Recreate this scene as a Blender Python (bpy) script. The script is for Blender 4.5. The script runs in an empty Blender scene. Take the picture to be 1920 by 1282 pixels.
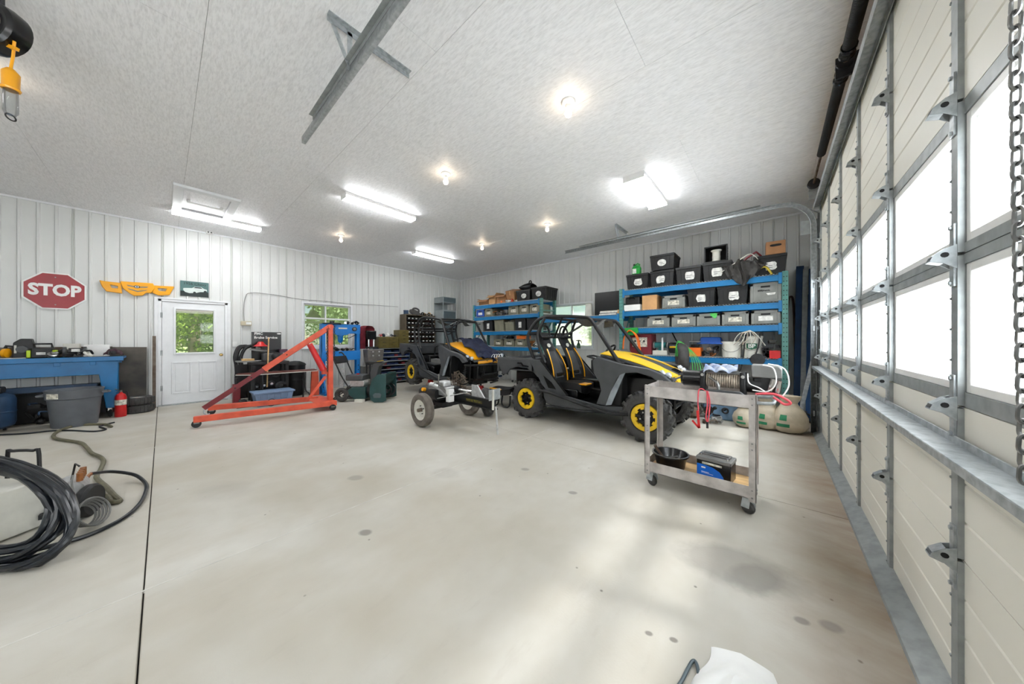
import bpy, bmesh, math, random
from mathutils import Vector, Matrix
random.seed(7)
S = bpy.context.scene
COL = S.collection
PI = math.pi
# ---------------------------------------------------------------- camera
YAW = math.atan2(490.0, 566.5)
cam_d = bpy.data.cameras.new('camera'); cam = bpy.data.objects.new('camera', cam_d); COL.objects.link(cam)
cam_d.sensor_width = 36.0; cam_d.sensor_fit = 'HORIZONTAL'
cam_d.lens = 566.5 / 1920.0 * 36.0
cam_d.shift_y = -4.0 / 1920.0
cam_d.clip_start = 0.02; cam_d.clip_end = 500
cam.location = (0, 0, 1.31); cam.rotation_euler = (PI / 2, 0, YAW)
S.camera = cam
# ---------------------------------------------------------------- sky, sun, exposure
world = bpy.data.worlds.new('sky'); S.world = world; world.use_nodes = True
wn = world.node_tree.nodes; wl = world.node_tree.links; wn.clear()
sky = wn.new('ShaderNodeTexSky'); sky.sky_type = 'NISHITA'; sky.sun_disc = False
sky.sun_elevation = math.radians(54); sky.sun_rotation = math.radians(75); sky.air_density = 1.0; sky.dust_density = 0.2; sky.ozone_density = 1.6
bg = wn.new('ShaderNodeBackground'); bg.inputs['Strength'].default_value = 0.06
wo = wn.new('ShaderNodeOutputWorld'); wl.new(sky.outputs[0], bg.inputs[0]); wl.new(bg.outputs[0], wo.inputs[0])
sun_d = bpy.data.lights.new('sun', 'SUN'); sun_d.energy = 24.0; sun_d.angle = math.radians(5); sun_d.color = (1.0, 0.975, 0.94)
sun = bpy.data.objects.new('sun', sun_d); COL.objects.link(sun); sun.location = (30, 10, 40)
sun.rotation_euler = Vector((0.567, 0.153, 0.809)).to_track_quat('Z', 'Y').to_euler()
S.view_settings.view_transform = 'Standard'; S.view_settings.look = 'None'; S.view_settings.gamma = 1.0
S.view_settings.use_curve_mapping = False
S.view_settings.exposure = 1.26
TUBE_POWER = 21.0      # emission of the fluorescent diffusers
BULB_POWER = 12.0
S.cycles.adaptive_threshold = 0.06
S.cycles.max_bounces = 6; S.cycles.diffuse_bounces = 4; S.cycles.glossy_bounces = 2; S.cycles.transmission_bounces = 4
S.cycles.transparent_max_bounces = 6; S.cycles.caustics_reflective = False; S.cycles.caustics_refractive = False
S.cycles.sample_clamp_indirect = 6.0

# ---------------------------------------------------------------- helpers
WM = {}
def wmat(o): return WM.get(o.name, Matrix.Identity(4))
def tag(o, label=None, cat=None, group=None, kind=None):
    if label: o['label'] = label
    if cat: o['category'] = cat
    if group: o['group'] = group
    if kind: o['kind'] = kind
    return o
def thing(name, label, cat, loc=(0, 0, 0), rz=0.0, group=None, rot=None):
    o = bpy.data.objects.new(name, None); COL.objects.link(o); o.empty_display_size = 0.1
    o.location = loc; o.rotation_euler = rot if rot else (0, 0, rz)
    WM[o.name] = Matrix.Translation(loc) @ o.rotation_euler.to_matrix().to_4x4()
    return tag(o, label, cat, group)
def setting(name, loc=(0, 0, 0)):
    o = bpy.data.objects.new(name, None); COL.objects.link(o); o.location = loc
    WM[o.name] = Matrix.Translation(loc); o['kind'] = 'structure'; return o
def copy_tree(o, parent=None):
    c = o.copy(); COL.objects.link(c)
    if parent: c.parent = parent
    for ch in [q for q in KIDS.get(o.name, [])]:
        k = copy_tree(ch, c)
        KIDS.setdefault(c.name, []).append(k)
    return c
KIDS = {}
def dup(o, loc, rz=0.0, label=None, group=None, rot=None):
    c = copy_tree(o); c.location = loc; c.rotation_euler = rot if rot else (0, 0, rz)
    WM[c.name] = Matrix.Translation(loc) @ c.rotation_euler.to_matrix().to_4x4()
    if label: c['label'] = label
    if group: c['group'] = group
    return c
def V(*a): return Vector(a)
class MB:
    """collects geometry; verts are world coordinates unless built with local=True"""
    def __init__(s): s.v = []; s.f = []; s.mi = []; s.cur = 0
    def add(s, vs, fs):
        n = len(s.v); s.v += [Vector(q) for q in vs]; s.f += [tuple(n + i for i in f) for f in fs]; s.mi += [s.cur] * len(fs); return s
    def box(s, c, d, rz=0.0, M=None):
        x, y, z = d[0] / 2, d[1] / 2, d[2] / 2
        R = M if M else Matrix.Rotation(rz, 3, 'Z')
        vs = [Vector(c) + R @ Vector((i * x, j * y, k * z)) for i in (-1, 1) for j in (-1, 1) for k in (-1, 1)]
        return s.add(vs, [(0, 1, 3, 2), (4, 6, 7, 5), (0, 4, 5, 1), (2, 3, 7, 6), (0, 2, 6, 4), (1, 5, 7, 3)])
    def bx(s, x0, x1, y0, y1, z0, z1): return s.box(((x0 + x1) / 2, (y0 + y1) / 2, (z0 + z1) / 2), (x1 - x0, y1 - y0, z1 - z0))
    def taper(s, c, d0, d1, h, rz=0.0):      # frustum box: base c, bottom dims d0, top dims d1
        R = Matrix.Rotation(rz, 3, 'Z'); vs = []
        for (d, z) in ((d0, 0), (d1, h)):
            for (i, j) in ((-1, -1), (1, -1), (1, 1), (-1, 1)): vs.append(Vector(c) + R @ Vector((i * d[0] / 2, j * d[1] / 2, z)))
        return s.add(vs, [(3, 2, 1, 0), (4, 5, 6, 7), (0, 1, 5, 4), (1, 2, 6, 5), (2, 3, 7, 6), (3, 0, 4, 7)])
    def bar(s, p0, p1, w, h, up=(0, 0, 1)):
        p0, p1 = Vector(p0), Vector(p1); d = (p1 - p0); L = d.length; d.normalize(); u = Vector(up)
        if abs(d.dot(u)) > 0.98: u = Vector((1, 0, 0))
        r = d.cross(u).normalized(); u = r.cross(d)
        M = Matrix((d, r, u)).transposed()
        return s.box((p0 + p1) / 2, (L, w, h), M=M)
    def ring(s, c, r, ax, n, ph=0.0, sx=1.0):
        ax = Vector(ax).normalized(); t = Vector((0, 0, 1)) if abs(ax.z) < 0.9 else Vector((1, 0, 0))
        a = ax.cross(t).normalized(); b = ax.cross(a)
        return [Vector(c) + a * (r * sx * math.cos(ph + 2 * PI * i / n)) + b * (r * math.sin(ph + 2 * PI * i / n)) for i in range(n)]
    def tube(s, pts, r, n=8, closed=False, caps=True):
        pts = [Vector(p) for p in pts]; m = len(pts); rr = r if isinstance(r, (list, tuple)) else [r] * m
        tang = []
        for i in range(m):
            a = pts[(i - 1) % m] if (closed or i > 0) else pts[i]; b = pts[(i + 1) % m] if (closed or i < m - 1) else pts[i]
            t = b - a; tang.append(t.normalized() if t.length > 1e-9 else Vector((0, 0, 1)))
        t0 = tang[0]; u = Vector((0, 0, 1)) if abs(t0.z) < 0.9 else Vector((1, 0, 0)); nrm = (u - t0 * u.dot(t0)).normalized()
        vs = []
        for i in range(m):
            t = tang[i]; nrm = (nrm - t * nrm.dot(t)); nrm = nrm.normalized() if nrm.length > 1e-6 else t.orthogonal().normalized()
            bn = t.cross(nrm)
            for k in range(n): vs.append(pts[i] + (nrm * math.cos(2 * PI * k / n) + bn * math.sin(2 * PI * k / n)) * rr[i])
        fs = []
        for i in range(m if closed else m - 1):
            j = (i + 1) % m
            for k in range(n): l = (k + 1) % n; fs.append((i * n + k, i * n + l, j * n + l, j * n + k))
        if caps and not closed: fs.append(tuple(range(n - 1, -1, -1))); fs.append(tuple((m - 1) * n + k for k in range(n)))
        return s.add(vs, fs)
    def cyl(s, p0, p1, r, n=16, r1=None): return s.tube([p0, p1], [r, r if r1 is None else r1], n)
    def lathe(s, prof, o, ax=(0, 0, 1), n=24, closed=False):   # prof: (radius, height along ax)
        ax = Vector(ax).normalized(); vs = []
        for (r, h) in prof: vs += s.ring(Vector(o) + ax * h, r, ax, n)
        m = len(prof); fs = []
        for i in range(m if closed else m - 1):
            j = (i + 1) % m
            for k in range(n): l = (k + 1) % n; fs.append((i * n + k, j * n + k, j * n + l, i * n + l))
        if not closed:
            if prof[0][0] > 1e-6: fs.append(tuple(range(n)))
            if prof[-1][0] > 1e-6: fs.append(tuple((m - 1) * n + k for k in range(n - 1, -1, -1)))
        return s.add(vs, fs)
    def prism(s, poly, o, ex, ey, t):   # 2-D outline in the plane (ex, ey) at o, extruded by the vector t
        o, ex, ey, t = Vector(o), Vector(ex), Vector(ey), Vector(t); n = len(poly)
        vs = [o + ex * a + ey * b for a, b in poly] + [o + ex * a + ey * b + t for a, b in poly]
        fs = [tuple(range(n - 1, -1, -1)), tuple(range(n, 2 * n))] + [(i, (i + 1) % n, n + (i + 1) % n, n + i) for i in range(n)]
        return s.add(vs, fs)
    def grid(s, P, nu, nv, t=None):     # surface P(u,v); with t it gets that thickness vector
        vs = [Vector(P(i / nu, j / nv)) for i in range(nu + 1) for j in range(nv + 1)]
        q = lambda i, j: i * (nv + 1) + j
        fs = [(q(i, j), q(i + 1, j), q(i + 1, j + 1), q(i, j + 1)) for i in range(nu) for j in range(nv)]
        if t is not None:
            N = len(vs); t = Vector(t); vs = vs + [p - t for p in vs]; fs = fs + [tuple(N + k for k in reversed(f)) for f in fs]
            loop = [q(i, 0) for i in range(nu)] + [q(nu, j) for j in range(nv)] + [q(i, nv) for i in range(nu, 0, -1)] + [q(0, j) for j in range(nv, 0, -1)]
            for k in range(len(loop)): a, b = loop[k], loop[(k + 1) % len(loop)]; fs.append((b, a, a + N, b + N))
        return s.add(vs, fs)
    def mesh(s, name, mats, M=None, ang=35, smooth=True):
        me = bpy.data.meshes.new(name); vs = [(M @ p) if M else p for p in s.v]
        me.from_pydata([tuple(p) for p in vs], [], s.f)
        for m in (mats if isinstance(mats, (list, tuple)) else [mats]): me.materials.append(m)
        if any(s.mi): me.polygons.foreach_set('material_index', s.mi)
        bm = bmesh.new(); bm.from_mesh(me); bmesh.ops.recalc_face_normals(bm, faces=bm.faces[:]); bm.to_mesh(me); bm.free()
        if smooth:
            me.polygons.foreach_set('use_smooth', [True] * len(me.polygons)); me.set_sharp_from_angle(angle=math.radians(ang))
        me.update(); return me
    def build(s, name, mats, parent=None, local=False, bev=0.0, seg=2, ang=35, label=None, kind=None, sub=0):
        M = None
        if parent is not None and not local: M = wmat(parent).inverted()
        me = s.mesh(name, mats, M, ang); o = bpy.data.objects.new(name, me); COL.objects.link(o)
        if parent is not None:
            o.parent = parent; WM[o.name] = wmat(parent); KIDS.setdefault(parent.name, []).append(o)
        else: WM[o.name] = Matrix.Identity(4)
        if bev: b = o.modifiers.new('bevel', 'BEVEL'); b.width = bev; b.segments = seg; b.limit_method = 'ANGLE'; b.angle_limit = math.radians(40)
        if sub: b = o.modifiers.new('sub', 'SUBSURF'); b.levels = sub; b.render_levels = sub
        if label: o['label'] = label
        if kind: o['kind'] = kind
        return o
def solo(mb, name, mats, label, cat, origin=(0, 0, 0), group=None, **k):
    """a thing made of one mesh, its origin at `origin`"""
    for p in mb.v: p -= Vector(origin)
    o = mb.build(name, mats, None, **k); o.location = origin; WM[o.name] = Matrix.Translation(origin)
    return tag(o, label, cat, group)
def smooth_path(pts, n=6, closed=False):
    P = [Vector(p) for p in pts]; out = []; m = len(P)
    for i in range(m if closed else m - 1):
        if closed: a, b, c, d = P[i - 1], P[i], P[(i + 1) % m], P[(i + 2) % m]
        else: a = P[max(i - 1, 0)]; b = P[i]; c = P[i + 1]; d = P[min(i + 2, m - 1)]
        for k in range(n):
            t = k / n; out.append(0.5 * ((2 * b) + (c - a) * t + (2 * a - 5 * b + 4 * c - d) * t * t + (3 * b - a - 3 * c + d) * t ** 3))
    if not closed: out.append(P[-1])
    return out
def text_mesh(name, body, size, mat, parent, o, ex, ey, ext=0.001, align='CENTER', bold=0.0, sx=1.0, font_w=None):
    cu = bpy.data.curves.new(name, 'FONT'); cu.body = body; cu.size = size; cu.align_x = align; cu.align_y = 'CENTER'; cu.extrude = ext; cu.offset = bold; cu.resolution_u = 3
    if font_w: cu.space_character = font_w
    t = bpy.data.objects.new('tmp', cu); COL.objects.link(t)
    dg = bpy.context.evaluated_depsgraph_get(); me = bpy.data.meshes.new_from_object(t.evaluated_get(dg)); bpy.data.objects.remove(t)
    ex, ey, o = Vector(ex).normalized(), Vector(ey).normalized(), Vector(o); ez = ex.cross(ey)
    M = Matrix(((ex.x * sx, ey.x, ez.x, o.x), (ex.y * sx, ey.y, ez.y, o.y), (ex.z * sx, ey.z, ez.z, o.z), (0, 0, 0, 1)))
    me.transform(wmat(parent).inverted() @ M); me.materials.clear(); me.materials.append(mat); me.name = name
    ob = bpy.data.objects.new(name, me); COL.objects.link(ob); ob.parent = parent; WM[ob.name] = wmat(parent); KIDS.setdefault(parent.name, []).append(ob)
    return ob
# ---------------------------------------------------------------- materials
def lin(c): c /= 255.0; return c / 12.92 if c <= 0.04045 else ((c + 0.055) / 1.055) ** 2.4
def rgb(r, g, b): return (lin(r), lin(g), lin(b), 1.0)
MATS = {}
def mat(name, c, rough=0.5, metal=0.0, var=0.12, scale=9.0, bump=0.0, bscale=60.0, c2=None, coat=0.0, stretch=None, spec=0.5):
    """procedural paint/plastic/metal: base colour wandering between two tones by noise, optional fine relief"""
    m = bpy.data.materials.new(name); m.use_nodes = True; N = m.node_tree.nodes; L = m.node_tree.links
    b = N['Principled BSDF']; b.inputs['Roughness'].default_value = rough; b.inputs['Metallic'].default_value = metal
    b.inputs['Coat Weight'].default_value = coat; b.inputs['Specular IOR Level'].default_value = spec
    tc = N.new('ShaderNodeTexCoord'); src = tc.outputs['Object']
    if stretch:
        mp = N.new('ShaderNodeMapping'); mp.inputs['Scale'].default_value = stretch; L.new(src, mp.inputs[0]); src = mp.outputs[0]
    nz = N.new('ShaderNodeTexNoise'); nz.inputs['Scale'].default_value = scale; nz.inputs['Detail'].default_value = 4; L.new(src, nz.inputs['Vector'])
    rp = N.new('ShaderNodeValToRGB'); L.new(nz.outputs['Fac'], rp.inputs[0])
    a = rgb(*c); d = rgb(*c2) if c2 else tuple(q * (1 - 2 * var) for q in a[:3]) + (1.0,)
    rp.color_ramp.elements[0].position = 0.32; rp.color_ramp.elements[1].position = 0.62
    rp.color_ramp.elements[0].color = d; rp.color_ramp.elements[1].color = a
    L.new(rp.outputs[0], b.inputs['Base Color'])
    if bump:
        n2 = N.new('ShaderNodeTexNoise'); n2.inputs['Scale'].default_value = bscale; n2.inputs['Detail'].default_value = 3; L.new(src, n2.inputs['Vector'])
        bp = N.new('ShaderNodeBump'); bp.inputs['Strength'].default_value = bump; bp.inputs['Distance'].default_value = 0.01
        L.new(n2.outputs['Fac'], bp.inputs['Height']); L.new(bp.outputs[0], b.inputs['Normal'])
    MATS[name] = m; return m
def emis(name, c, strength):
    m = bpy.data.materials.new(name); m.use_nodes = True; b = m.node_tree.nodes['Principled BSDF']
    b.inputs['Base Color'].default_value = c; b.inputs['Emission Color'].default_value = c; b.inputs['Emission Strength'].default_value = strength; b.inputs['Roughness'].default_value = 0.4
    return m
M_wall = mat('white_steel_siding', (218, 219, 217), 0.38, 0.0, 0.02, 2.0)
M_trimw = mat('white_trim', (232, 234, 236), 0.4, 0, 0.02)
M_galv = mat('galvanised_steel', (182, 187, 189), 0.36, 0.35, 0.10, 30.0, c2=(146, 152, 154))
M_galv2 = mat('dull_galvanised_steel', (160, 165, 165), 0.45, 0.25, 0.12, 18.0)
M_steel = mat('bare_steel', (150, 150, 148), 0.35, 0.85, 0.2, 14.0)
M_chrome = mat('bright_metal', (215, 215, 215), 0.18, 0.95, 0.06)
M_alum = mat('cast_aluminium', (205, 206, 206), 0.42, 0.6, 0.12, 25.0, bump=0.2, bscale=40)
M_darksteel = mat('dark_steel', (62, 62, 64), 0.45, 0.6, 0.2, 12)
M_rust = mat('rusty_steel', (118, 106, 94), 0.7, 0.3, 0.2, 10, c2=(84, 66, 54))
M_doorp = mat('cream_door_panel', (234, 231, 220), 0.42, 0, 0.02, 1.2)
M_black = mat('black_plastic', (27, 28, 30), 0.5, 0, 0.18, 12)
M_black2 = mat('black_gloss_plastic', (17, 18, 20), 0.25, 0, 0.12)
M_charc = mat('charcoal_plastic', (74, 76, 78), 0.42, 0, 0.12, 6, bump=0.1, bscale=180)
M_rubber = mat('black_rubber', (72, 71, 70), 0.8, 0, 0.15, 20, bump=0.3, bscale=80)
M_rubber2 = mat('dusty_rubber', (112, 105, 97), 0.85, 0, 0.18, 14)
M_hoseblk = mat('black_hose_rubber', (26, 31, 37), 0.3, 0, 0.15, 14)
M_hoseolv = mat('olive_hose', (108, 104, 82), 0.6, 0, 0.14, 12)
M_yel = mat('yellow_gloss_plastic', (246, 200, 22), 0.3, 0, 0.05, 4, coat=0.3)
M_yel2 = mat('amber_yellow_plastic', (248, 172, 16), 0.32, 0, 0.05, 4, coat=0.3)
M_rimyel = mat('yellow_rim_paint', (240, 196, 30), 0.4, 0, 0.08, 18)
M_org = mat('orange_red_paint', (222, 92, 62), 0.45, 0, 0.10, 7, c2=(196, 76, 52))
M_dred = mat('dark_red_paint', (126, 40, 48), 0.45, 0, 0.12, 8)
M_red = mat('red_paint', (206, 34, 36), 0.35, 0, 0.08)
M_maroon = mat('maroon_cloth', (128, 36, 48), 0.85, 0, 0.18, 9, bump=0.5, bscale=18)
M_blue = mat('rack_blue_paint', (10, 116, 174), 0.42, 0, 0.08, 5)
M_teal = mat('rack_teal_paint', (92, 150, 142), 0.48, 0, 0.14, 8)
M_pblue = mat('press_blue_paint', (10, 120, 202), 0.36, 0, 0.06, 5)
M_bblue = mat('bench_blue_paint', (16, 108, 166), 0.36, 0, 0.10, 5)
M_dblue = mat('dark_blue_plastic', (36, 62, 92), 0.5, 0, 0.16, 7)
M_tarpb = mat('blue_painted_board', (24, 74, 124), 0.5, 0, 0.15, 4)
M_navy = mat('navy_cloth', (30, 38, 68), 0.9, 0, 0.25, 14, bump=0.7, bscale=20)
M_tote = mat('grey_blue_tote', (122, 146, 178), 0.5, 0, 0.08)
M_crate = mat('grey_crate_plastic', (132, 134, 130), 0.55, 0, 0.10, 7)
M_crateo = mat('olive_grey_crate_plastic', (128, 126, 108), 0.55, 0, 0.12, 7)
M_trash = mat('grey_bin_plastic', (98, 102, 108), 0.5, 0, 0.10, 5)
M_card = mat('brown_cardboard', (172, 124, 84), 0.8, 0, 0.10, 6)
M_card2 = mat('pale_cardboard', (206, 160, 110), 0.8, 0, 0.08, 6)
M_paper = mat('white_paper', (236, 236, 232), 0.7, 0, 0.06, 20, c2=(196, 196, 192))
M_paperd = mat('scuffed_label', (228, 224, 210), 0.7, 0, 0.2, 30, c2=(150, 146, 132))
M_wood = mat('pine_wood', (214, 176, 122), 0.65, 0, 0.14, 5, stretch=(1, 8, 8))
M_wood2 = mat('brown_board', (104, 52, 44), 0.55, 0, 0.14, 6)
M_tan = mat('tan_header_board', (178, 142, 110), 0.6, 0, 0.12, 4, stretch=(6, 1, 6))
M_olive = mat('olive_drawer_paint', (104, 92, 44), 0.5, 0, 0.12, 7)
M_gcab = mat('grey_cabinet_paint', (148, 156, 158), 0.45, 0, 0.08, 4)
M_gcabd = mat('slate_and_shaded_front', (84, 98, 104), 0.45, 0, 0.10, 4)
M_green = mat('dark_green_paint', (44, 78, 78), 0.35, 0, 0.10, 6)
M_lime = mat('lime_plastic', (186, 214, 40), 0.45, 0, 0.08)
M_grn = mat('green_plastic', (30, 160, 62), 0.4, 0, 0.08)
M_rope = mat('green_rope', (90, 200, 96), 0.7, 0, 0.12, 30)
M_orange = mat('orange_plastic', (240, 116, 30), 0.45, 0, 0.06)
M_signred = mat('stop_sign_red', (156, 14, 32), 0.3, 0, 0.05, 6)
M_white = mat('white_paint', (240, 240, 238), 0.4, 0, 0.03)
M_offw = mat('off_white_plastic', (222, 220, 210), 0.5, 0, 0.08, 8)
M_cart = mat('worn_grey_cart_paint', (192, 186, 181), 0.45, 0, 0.16, 9, c2=(150, 143, 138))
M_sand = mat('sandbag_plastic', (196, 184, 162), 0.45, 0, 0.12, 7, bump=0.4, bscale=24)
M_leaf = mat('sunlit_leaf', (190, 222, 90), 0.55, 0, 0.22, 3, c2=(120, 170, 50))
M_leafd = mat('tree_leaf', (140, 176, 104), 0.6, 0, 0.22, 3)
M_grass = mat('grass_field', (98, 114, 66), 0.9, 0, 0.12, 0.6)
M_gravel = mat('gravel_drive', (150, 149, 142), 0.9, 0, 0.10, 5, bump=0.4, bscale=40)
M_bark = mat('bark', (92, 78, 64), 0.9, 0, 0.2, 12)
M_print = mat('tin_sign_teal', (84, 120, 118), 0.35, 0, 0.16, 3)
M_printk = mat('tin_sign_dark', (34, 46, 46), 0.4, 0, 0.1)
M_printw = mat('tin_sign_white', (214, 224, 220), 0.4, 0, 0.06)
M_greypl = mat('grey_plastic', (124, 124, 122), 0.5, 0, 0.10, 8)
M_beige = mat('beige_plastic', (196, 186, 160), 0.5, 0, 0.08)
M_copper = mat('copper_and_brass', (170, 110, 64), 0.4, 0.6, 0.2, 20)
M_btblue = mat('battery_blue', (10, 104, 214), 0.35, 0, 0.05)
M_pink = mat('pinkish_red_strap', (226, 84, 96), 0.6, 0, 0.1, 20)
M_cable = mat('steel_cable', (196, 182, 164), 0.5, 0.1, 0.2, 40)
M_rag = mat('blue_white_rag', (206, 212, 224), 0.9, 0, 0.1, 9, c2=(86, 116, 168))
M_brownhose = mat('brown_hose', (110, 76, 66), 0.6, 0, 0.1)
M_tube_on = emis('lit_fluorescent_diffuser', (0.97, 0.99, 1.0, 1), TUBE_POWER)
M_bulb_on = emis('lit_bulb', (1.0, 0.80, 0.58, 1), BULB_POWER)
# concrete
def concrete():
    m = bpy.data.materials.new('concrete_floor'); m.use_nodes = True; N = m.node_tree.nodes; L = m.node_tree.links; b = N['Principled BSDF']
    g = N.new('ShaderNodeNewGeometry'); P = g.outputs['Position']
    def noise(sc, det=5, rough=0.6, stretch=None, rz=0.0):
        n = N.new('ShaderNodeTexNoise'); n.inputs['Scale'].default_value = sc; n.inputs['Detail'].default_value = det; n.inputs['Roughness'].default_value = rough
        if stretch:
            mp = N.new('ShaderNodeMapping'); mp.inputs['Scale'].default_value = stretch; mp.inputs['Rotation'].default_value = (0, 0, rz); L.new(P, mp.inputs[0]); L.new(mp.outputs[0], n.inputs['Vector'])
        else: L.new(P, n.inputs['Vector'])
        return n.outputs['Fac']
    def ramp(f, a, ca, b_, cb):
        r = N.new('ShaderNodeValToRGB'); r.color_ramp.elements[0].position = a; r.color_ramp.elements[0].color = ca; r.color_ramp.elements[1].position = b_; r.color_ramp.elements[1].color = cb; L.new(f, r.inputs[0]); return r.outputs[0]
    def mixc(f, a, c, typ='MIX'):
        x = N.new('ShaderNodeMix'); x.data_type = 'RGBA'; x.blend_type = typ
        if isinstance(f, float): x.inputs[0].default_value = f
        else: L.new(f, x.inputs[0])
        for k, q in ((6, a), (7, c)):
            if isinstance(q, tuple): x.inputs[k].default_value = q
            else: L.new(q, x.inputs[k])
        return x.outputs[2]
    base = ramp(noise(0.9, 4), 0.35, rgb(177, 172, 160), 0.68, rgb(199, 196, 188))
    base = mixc(ramp(noise(2.2, 4, 0.7, (1.0, 0.5, 1), 0.6), 0.46, (0, 0, 0, 1), 0.72, (0.36, 0.36, 0.36, 1)), base, rgb(172, 163, 146))
    base = mixc(ramp(noise(0.55, 3), 0.50, (0, 0, 0, 1), 0.68, (0.46, 0.46, 0.46, 1)), base, rgb(168, 158, 138))
    base = mixc(ramp(noise(14, 4, 0.7, (1, 0.25, 1), 0.5), 0.58, (0, 0, 0, 1), 0.8, (0.35, 0.35, 0.35, 1)), base, rgb(168, 160, 150))
    # dark specks
    v = N.new('ShaderNodeTexVoronoi'); v.inputs['Scale'].default_value = 5.0; L.new(P, v.inputs['Vector'])
    base = mixc(ramp(v.outputs['Distance'], 0.02, (0.7, 0.7, 0.7, 1), 0.05, (0, 0, 0, 1)), base, rgb(84, 78, 70))
    # tyre dust and drips carried in along the door threshold
    sx = N.new('ShaderNodeSeparateXYZ'); L.new(P, sx.inputs[0])
    mr = N.new('ShaderNodeMapRange'); mr.inputs[1].default_value = -0.25; mr.inputs[2].default_value = 0.55; L.new(sx.outputs[0], mr.inputs[0])
    nn = noise(1.6, 4, 0.7, (1.0, 2.2, 1), 0.3)
    mm = N.new('ShaderNodeMath'); mm.operation = 'MULTIPLY'; L.new(mr.outputs[0], mm.inputs[0]); L.new(nn, mm.inputs[1])
    base = mixc(ramp(mm.outputs[0], 0.12, (0, 0, 0, 1), 0.6, (0.9, 0.9, 0.9, 1)), base, rgb(140, 116, 92))
    # old oil stain and a few drips
    SN = noise(9, 3)
    def spot(cx, cy, rx, ry, rot, col, amt, edge=0.25):
        nonlocal base
        mp = N.new('ShaderNodeMapping'); mp.vector_type = 'TEXTURE'; mp.inputs['Location'].default_value = (cx, cy, 0); mp.inputs['Rotation'].default_value = (0, 0, rot); mp.inputs['Scale'].default_value = (rx, ry, 1)
        L.new(P, mp.inputs[0]); ln = N.new('ShaderNodeVectorMath'); ln.operation = 'LENGTH'; L.new(mp.outputs[0], ln.inputs[0])
        ad = N.new('ShaderNodeMath'); ad.operation = 'MULTIPLY_ADD'; L.new(SN, ad.inputs[0]); ad.inputs[1].default_value = 0.5; L.new(ln.outputs['Value'], ad.inputs[2])
        hf = N.new('ShaderNodeMath'); hf.operation = 'MULTIPLY'; hf.inputs[1].default_value = 0.5; L.new(ad.outputs[0], hf.inputs[0])
        base = mixc(ramp(hf.outputs[0], 0.5, (amt, amt, amt, 1), 0.5 + edge / 2, (0, 0, 0, 1)), base, col)
    spot(-0.17, 2.17, 0.30, 0.19, 0.25, rgb(118, 112, 106), 0.42, 0.4)
    spot(-0.08, 2.13, 0.10, 0.16, -0.5, rgb(96, 92, 88), 0.35, 0.4)
    for (cx, cy, r, a) in ((-2.44, 1.82, 0.10, 0.16), (-3.0, 1.2, 0.05, 0.4), (-2.1, 0.9, 0.03, 0.7), (-0.42, 1.42, 0.012, 0.8), (-0.33, 1.46, 0.012, 0.8), (0.1, 1.95, 0.02, 0.6), (0.2, 2.0, 0.03, 0.5),
                           (-3.6, 0.35, 0.16, 0.12), (-4.4, 1.3, 0.2, 0.1), (-2.9, -0.5, 0.2, 0.12), (-5.6, 1.6, 0.4, 0.1), (-4.7, 3.3, 0.3, 0.25), (-1.3, 2.3, 0.025, 0.6), (-1.9, 2.4, 0.03, 0.5), (-7.3, 0.9, 0.6, 0.1)):
        spot(cx, cy, r * 1.4, r, 0.5, rgb(112, 106, 100), a, 0.5)
    L.new(base, b.inputs['Base Color'])
    rr = N.new('ShaderNodeMapRange'); rr.inputs[3].default_value = 0.48; rr.inputs[4].default_value = 0.75; L.new(noise(3, 4), rr.inputs[0]); L.new(rr.outputs[0], b.inputs['Roughness'])
    bp = N.new('ShaderNodeBump'); bp.inputs['Strength'].default_value = 0.06; bp.inputs['Distance'].default_value = 0.01; L.new(noise(60, 3), bp.inputs['Height']); L.new(bp.outputs[0], b.inputs['Normal'])
    return m
M_conc = concrete()
def osb_white():
    m = bpy.data.materials.new('white_painted_strand_board'); m.use_nodes = True; N = m.node_tree.nodes; L = m.node_tree.links; b = N['Principled BSDF']
    g = N.new('ShaderNodeNewGeometry'); h = None
    for k, (rz, off) in enumerate(((0.3, 0), (1.5, 7), (2.5, 13))):
        mp = N.new('ShaderNodeMapping'); mp.inputs['Rotation'].default_value = (0, 0, rz); mp.inputs['Location'].default_value = (off, off, 0); mp.inputs['Scale'].default_value = (14, 70, 1); L.new(g.outputs['Position'], mp.inputs[0])
        n = N.new('ShaderNodeTexNoise'); n.inputs['Scale'].default_value = 1.0; n.inputs['Detail'].default_value = 2; L.new(mp.outputs[0], n.inputs['Vector'])
        if h is None: h = n.outputs['Fac']
        else: x = N.new('ShaderNodeMath'); x.operation = 'MAXIMUM'; L.new(h, x.inputs[0]); L.new(n.outputs['Fac'], x.inputs[1]); h = x.outputs[0]
    r = N.new('ShaderNodeValToRGB'); r.color_ramp.elements[0].position = 0.48; r.color_ramp.elements[0].color = rgb(250, 250, 252); r.color_ramp.elements[1].position = 0.80; r.color_ramp.elements[1].color = rgb(226, 226, 228); L.new(h, r.inputs[0])
    L.new(r.outputs[0], b.inputs['Base Color']); b.inputs['Roughness'].default_value = 0.5
    bp = N.new('ShaderNodeBump'); bp.inputs['Strength'].default_value = 0.25; bp.inputs['Distance'].default_value = 0.006; L.new(h, bp.inputs['Height']); L.new(bp.outputs[0], b.inputs['Normal'])
    return m
M_osb = osb_white()
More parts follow.
